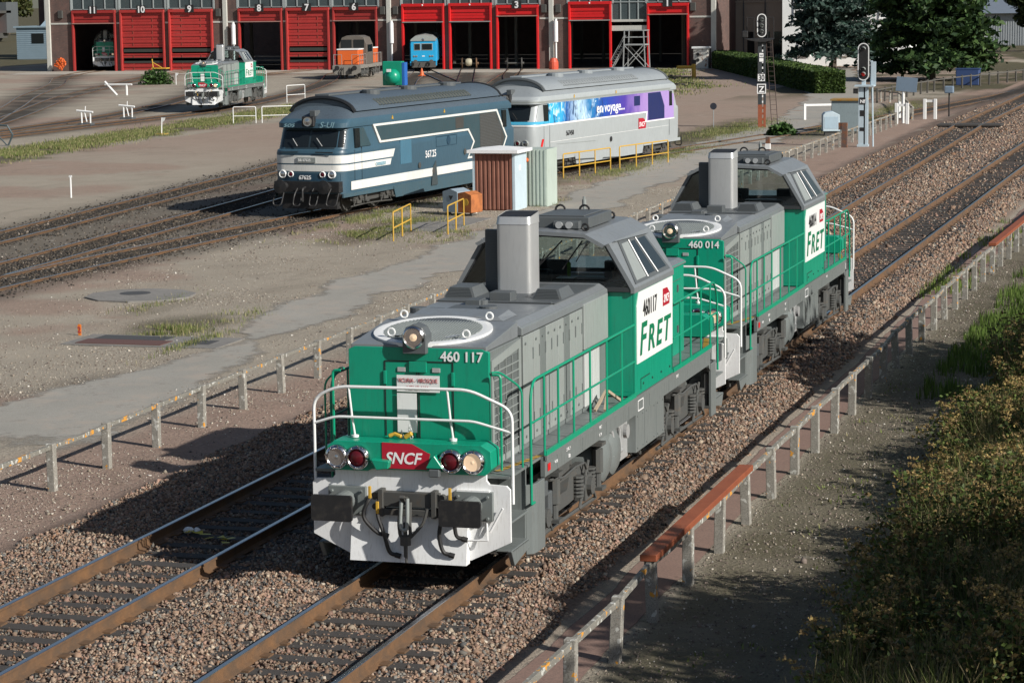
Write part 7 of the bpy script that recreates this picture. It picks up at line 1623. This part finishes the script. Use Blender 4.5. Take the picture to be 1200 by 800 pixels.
def conifer(label, x, y, h, rad, n, pal, name='conifer', tiers=26, leaf=.3, base=.8, droop=.35, power=.8):
    t = thing(name, label, 'tree', (x, y, YG)); mb = MB(); mb.tube([(0, 0, -.3), (0, 0, h*.5), (0, 0, h)], [h*.022, h*.014, .03], 8)
    Ps = []; per = n//(tiers*11)
    for i in range(tiers):
        f = (i+rng.uniform(-.2, .2))/tiers; z0 = base+f*(h-base); rl = rad*(1-f)**power*rng.uniform(.82, 1.12); nb = 11
        for j in range(nb):
            a = rng.uniform(0, 2*PI); r = rl*rng.uniform(.72, 1.12); s = rng.uniform(0, 1, per)**.6; w = .10*r+.12
            px = np.cos(a)*r*s+rng.normal(0, w, per)*(.3+s*.7); py = np.sin(a)*r*s+rng.normal(0, w, per)*(.3+s*.7); pz = z0-droop*r*s*s+.12*r*s+rng.normal(0, .09, per)-rng.exponential(.12, per)
            Ps.append(np.stack([px, py, pz], 1))
            if j < 5: mb.tube([(0, 0, z0), (math.cos(a)*r*.5, math.sin(a)*r*.5, z0-.02*r), (math.cos(a)*r, math.sin(a)*r, z0-droop*r+.12*r)], [.05, .03, .01], 4)
    P = np.concatenate(Ps); P = P[P[:, 2] > .35]; mb.build('trunk', BARK, t); leafcloud('crown', P, leaf, pick(pal, len(P), .35), t, 2.2, droop=.3); return t
conifer('blue green conifer with drooping boughs before the white building', 231, 31.6, 15, 4.9, 36000, [(.035, .07, .055), (.055, .10, .08), (.022, .042, .035), (.10, .14, .12)], tiers=24, base=2.0, leaf=.30, droop=.25, power=.55)
conifer('very large dark green conifer beyond the far fence', 196.5, 17.3, 19, 5.5, 66000, [(.03, .062, .022), (.045, .09, .03), (.018, .038, .016), (.075, .13, .04)], tiers=30, base=1.5, leaf=.30, droop=.2, power=.45)
G2 = [(.035, .055, .02), (.05, .075, .025), (.022, .04, .015)]
broadleaf('dark round tree in front of the pale shed at the right edge', 297, 17.0, 9.5, 3.6, 4.0, 16000, .34, G2)
# far treeline, each tree by itself
far = [(395, 5, 12), (402, 14, 10), (388, 24, 8), (410, 32, 13), (400, 42, 12), (398, -3, 13), (420, 20, 14), (380, 35, 7), (415, 52, 13), (405, 62, 13), (520, 215, 11), (525, 232, 12), (515, 250, 10), (530, 268, 13), (505, 240, 8), (540, 290, 12)]
ws = ('yellowish', 'mid green', 'dusty', 'dark', 'tall dark', 'pale', 'olive', 'low olive')
for i, (x, y, h) in enumerate(far):
    pal = [[(.07, .085, .025), (.10, .10, .035), (.05, .06, .02)], [(.04, .07, .02), (.06, .09, .03), (.03, .05, .018)], [(.10, .085, .045), (.07, .075, .03), (.05, .06, .02)]][i % 3]
    broadleaf('distant %s far behind the %s' % (('yellow green tree', 'mid green tree', 'dusty olive tree')[i % 3], 'pale shed' if x < 450 else 'pale blue hut at the upper left'), x, y, h, h*.42, h*.36, 4200, .62, pal, group=('trees behind the pale shed, ' if x < 450 else 'trees behind the hut, ')+('yellow green', 'mid green', 'dusty')[i % 3], z=YG)
# clipped hedge
t = thing('hedge', 'long clipped green hedge in front of the beige and white buildings', 'hedge', (0, 0, 0)); HP = [(236, 45.4), (215, 40), (195, 32.5), (178, 25.5), (167.5, 21.8)]
A0 = Vector((236, 44.3, 0)); A1 = Vector((168.5, 21.6, 0)); D = (A1-A0).normalized(); Nn = Vector((-D.y, D.x, 0)); Lh = (A1-A0).length; n = 110000
u = rng.uniform(0, Lh, n); v = rng.uniform(-1.15, 1.15, n); w = rng.uniform(0, 1.75, n); m_ = rng.random(n)
f = m_ < .45; w[f] = 1.62+rng.normal(0, .07, f.sum()); g = (m_ >= .45) & (m_ < .85); v[g] = np.where(rng.random(g.sum()) < .5, 1.1, -1.1)+rng.normal(0, .06, g.sum()); g = m_ > .94; u[g] = Lh+rng.normal(0, .1, g.sum())
w = w*(1+.08*(fbm(u, v, 3, 4)-.5)); P = np.stack([A0.x+D.x*u+Nn.x*v, A0.y+D.y*u+Nn.y*v, YG+w], 1)
leafcloud('foliage', P, .14, pick([(.055, .095, .022), (.075, .12, .028), (.035, .065, .018)], n), t)
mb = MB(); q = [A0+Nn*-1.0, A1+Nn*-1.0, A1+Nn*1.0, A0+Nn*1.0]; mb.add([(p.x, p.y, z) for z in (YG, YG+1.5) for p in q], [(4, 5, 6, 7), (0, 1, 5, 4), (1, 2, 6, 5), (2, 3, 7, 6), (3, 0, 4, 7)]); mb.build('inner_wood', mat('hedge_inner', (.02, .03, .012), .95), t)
# small bushes in the yard
for x, y, h, r, l in ((193, 90.0, 1.5, 1.7, 'leafy green bush growing near the red doors marked 9'), (112, 14.9, .7, .8, 'small dark bush left of the pale blue cabinet')):
    t = thing('bush', l, 'bush', (x, y, YG)); n = 2600; P = rng.normal(size=(n, 3)); P /= np.linalg.norm(P, axis=1)[:, None]; P *= rng.uniform(.3, 1, (n, 1))*np.array([r, r, h]); P = P[P[:, 2] > 0]
    mb = MB(); 
    for k in range(6): a = k*1.05; mb.tube([(0, 0, 0), (r*.4*math.cos(a), r*.4*math.sin(a), h*.6)], .03, 4)
    mb.build('stems', BARK, t); leafcloud('foliage', P, .17, pick([(.04, .09, .02), (.06, .12, .03), (.025, .05, .015)], len(P)), t)
# off to the right: trees whose shade falls on the bank and the path
SH = [(.04, .065, .02), (.055, .085, .025)]
broadleaf('tall roadside tree on the bank right of the second locomotive', 23.4, -14.6, 7.0, 3.7, 2.2, 12500, .20, SH, cz=4.6, gap=.4)
broadleaf('roadside tree on the bank nearest the camera', 0.5, -15.0, 5.5, 3.6, 1.9, 9000, .17, SH, cz=3.7)
broadleaf('thin roadside tree in the middle of the bank', 12.5, -15.5, 4.6, 2.2, 1.6, 3800, .16, SH, cz=3.2)
broadleaf('slender roadside tree near the far end of the bank', 34.5, -17, 4.6, 2.8, 1.7, 6000, .19, SH, cz=3.0)
# dense bramble along the top of the bank
# bank shrubs with dry umbels
def bank_shrub(label, x, y, h, r, n, dry):
    z = float(gz(x, y))-.1; t = thing('shrub', label, 'shrub', (x, y, z), 0, 'wild shrubs on the bank'); st = 26
    mb = MB(); P = []; U = []
    for k in range(st):
        a = rng.uniform(0, 2*PI); rr = r*rng.uniform(.1, 1)**.7; hh = h*rng.uniform(.6, 1.15)*(1-.35*rr/r); tip = np.array([math.cos(a)*rr, math.sin(a)*rr, hh]); base = tip*np.array([.35, .35, 0]); mid = (base+tip)/2+np.array([0, 0, hh*.12])
        mb.tube([tuple(base), tuple(mid), tuple(tip)], [.012, .008, .004], 4)
        m = n//st; s = rng.uniform(.12, 1, m)[:, None]; P.append(base*(1-s)+tip*s+rng.normal(0, .085*r+.015, (m, 3))*np.array([1, 1, .8]))
        if rng.random() < dry:
            for _ in range(5): c = tip+rng.normal(0, .07, 3)+np.array([0, 0, .05]); U.append(c+rng.normal(0, .035, (16, 3))*np.array([1, 1, .35]))
    P = np.concatenate(P); P = P[P[:, 2] > 0]; mb.build('stems', mat('dry_stem', (.17, .12, .06), .9), t)
    leafcloud('foliage', P, .042, pick([(.07, .105, .025), (.10, .135, .033), (.045, .065, .02), (.125, .13, .04), (.15, .105, .04)], len(P), .3), t)
    if U: U = np.concatenate(U); leafcloud('seed_heads', U, .030, pick([(.30, .22, .08), (.38, .28, .11), (.22, .15, .07)], len(U)), t, 1.2)
    return t
spots = []
for k in range(400):
    if len(spots) > 74: break
    x = rng.uniform(-1, 33); y = -rng.uniform(5.6 if x < 20 else 5.9, 10.5)
    lim = np.interp(x, [-1, 3, 6, 10, 14, 20, 26, 33], [-5.9, -6.0, -6.1, -6.1, -5.9, -5.6, -5.7, -6.0])
    if y > lim: continue
    if all((x-a)**2+(y-b)**2 > .75**2 for a, b in spots): spots.append((x, y))
adj = ['greenish', 'brownish', 'yellowing', 'low', 'tall straggly', 'dense']
for i, (x, y) in enumerate(spots):
    h = rng.uniform(.65, 1.2)*(1.5 if i % 5 == 0 else 1.0); bank_shrub('wild overgrown shrub with small leaves and dry flower heads on the shaded bank', x, y, h, rng.uniform(.55, .95), 2600 if x < 18 else 1700, .55 if i % 2 else .3)
# grasses
def grass(name, label, X, Y, h, pal, w=.012, lean=.35):
    n = len(X); Z = gz(X, Y)-.01; hh = h*rng.uniform(.5, 1.3, n); a = rng.uniform(0, 2*PI, n); l = hh*rng.uniform(0, lean, n); ww = w*rng.uniform(.6, 1.4, n)
    b = np.stack([np.cos(a+1.57)*ww, np.sin(a+1.57)*ww, 0*a], 1); o = np.stack([X, Y, Z], 1); mid = o+np.stack([np.cos(a)*l*.3, np.sin(a)*l*.3, hh*.6], 1); tip = o+np.stack([np.cos(a)*l, np.sin(a)*l, hh], 1)
    V = np.stack([o-b, o+b, mid+b*.7, mid-b*.7, tip], 1).reshape(-1, 3); i = np.arange(n)*5
    F = np.concatenate([np.stack([i, i+1, i+2], 1), np.stack([i, i+2, i+3], 1), np.stack([i+3, i+2, i+4], 1)]); c = pick(pal, n, .25)
    return tag(fast_mesh(name, V, F, np.concatenate([c, c, c]), GRASSM), label, 'grass', kind='stuff')
def gblob(cx, cy, rx, ry, n, thr=.35):
    X = cx+rng.normal(0, rx*.55, n); Y = cy+rng.normal(0, ry*.55, n); k = fbm(X, Y, .9, 61) > thr; return X[k], Y[k]
GP_ = [(.12, .16, .045), (.17, .20, .065), (.24, .23, .10), (.10, .13, .04), (.33, .29, .16)]
bl_ = [gblob(29.6, 14.45, 1.0, .8, 2300, .40), gblob(32.5, 13.9, 1.6, .7, 500, .45), gblob(28, 13.0, 1.9, .25, 700), gblob(56, 18.2, 4.5, 1.1, 11000, .5), gblob(66.5, 15.6, 1.6, .5, 1600), gblob(53.5, 15.3, 2.8, .8, 1800, .45), gblob(84, 17.2, 6, 1.2, 4200, .45), gblob(72, 19.8, 9, .45, 2600, .4), gblob(97, 17.0, 6, .9, 5200, .45), gblob(118, 18.6, 9, 1.6, 11000, .4), gblob(60, 20.4, 6, .5, 3400, .42), gblob(125, 13.2, 12, 1.0, 4500, .4), gblob(145, 12.8, 8, 1.2, 4500, .4), gblob(34.5, 17, 2, .6, 500, .5)]
X, Y = [np.concatenate(v) for v in zip(*bl_)]
grass('grass', 'tufts of green grass growing through the yard surface', X, Y, .12, GP_, .007)
n = 60000; X = rng.uniform(85, 165, n); Y = 51.8+(X-90)*.085+rng.normal(0, 1.1, n); k = fbm(X, Y, 3, 71) > .42; grass('grass', 'strip of weedy grass along the yard tracks beyond the blue locomotive', X[k], Y[k], .15, GP_, .016)
n = 9000; X = rng.uniform(150, 232, n); Y = rng.uniform(38, 56, n); X = np.where(rng.random(n) < .5, rng.uniform(190, 228, n), X); Y2 = path_y(TJ, X)+rng.normal(0, 1.4, n); k = fbm(X, Y2, 4, 73) > .4; grass('grass', 'grass growing between the rails of the track to door 1', X[k], Y2[k], .2, GP_, .03)
n = 34000; X = rng.uniform(24, 62, n); Y = -rng.uniform(3.7, 9, n); k = (fbm(X, Y, 2.2, 75) > .36) & (Y < -3.9-.5*fbm(X, Y, .8, 2)); grass('grass', 'fresh green grass right of the fence beside the second locomotive', X[k], Y[k], .26, [(.09, .15, .03), (.13, .19, .045), (.07, .11, .025)], .013)
n = 75000; X = rng.uniform(-4, 28, n); Y = -rng.uniform(6.0, 10.5, n); k = (fbm(X, Y, 1.8, 79) > .38); grass('grass', 'long dry brown grass covering the shaded bank', X[k], Y[k], .62, [(.16, .14, .07), (.24, .20, .11), (.09, .11, .035), (.12, .15, .04)], .007, .7)
n = 3500; X = rng.uniform(-2, 26, n); Y = -rng.uniform(3.4, 6.4, n); k = fbm(X, Y, .6, 83) > .62; grass('grass', 'sparse low weeds on the ground right of the fence', X[k], Y[k], .07, GP_, .012, 1.2)
n = 2600; X = rng.uniform(40, 62, n); Y = rng.uniform(-3.2, -2.0, n); k = fbm(X, Y, .9, 85) > .55; grass('grass', 'grass tuft sprouting beside the ballast near the far rusty rail', X[k], Y[k], .25, [(.12, .18, .04), (.16, .2, .06)], .014)
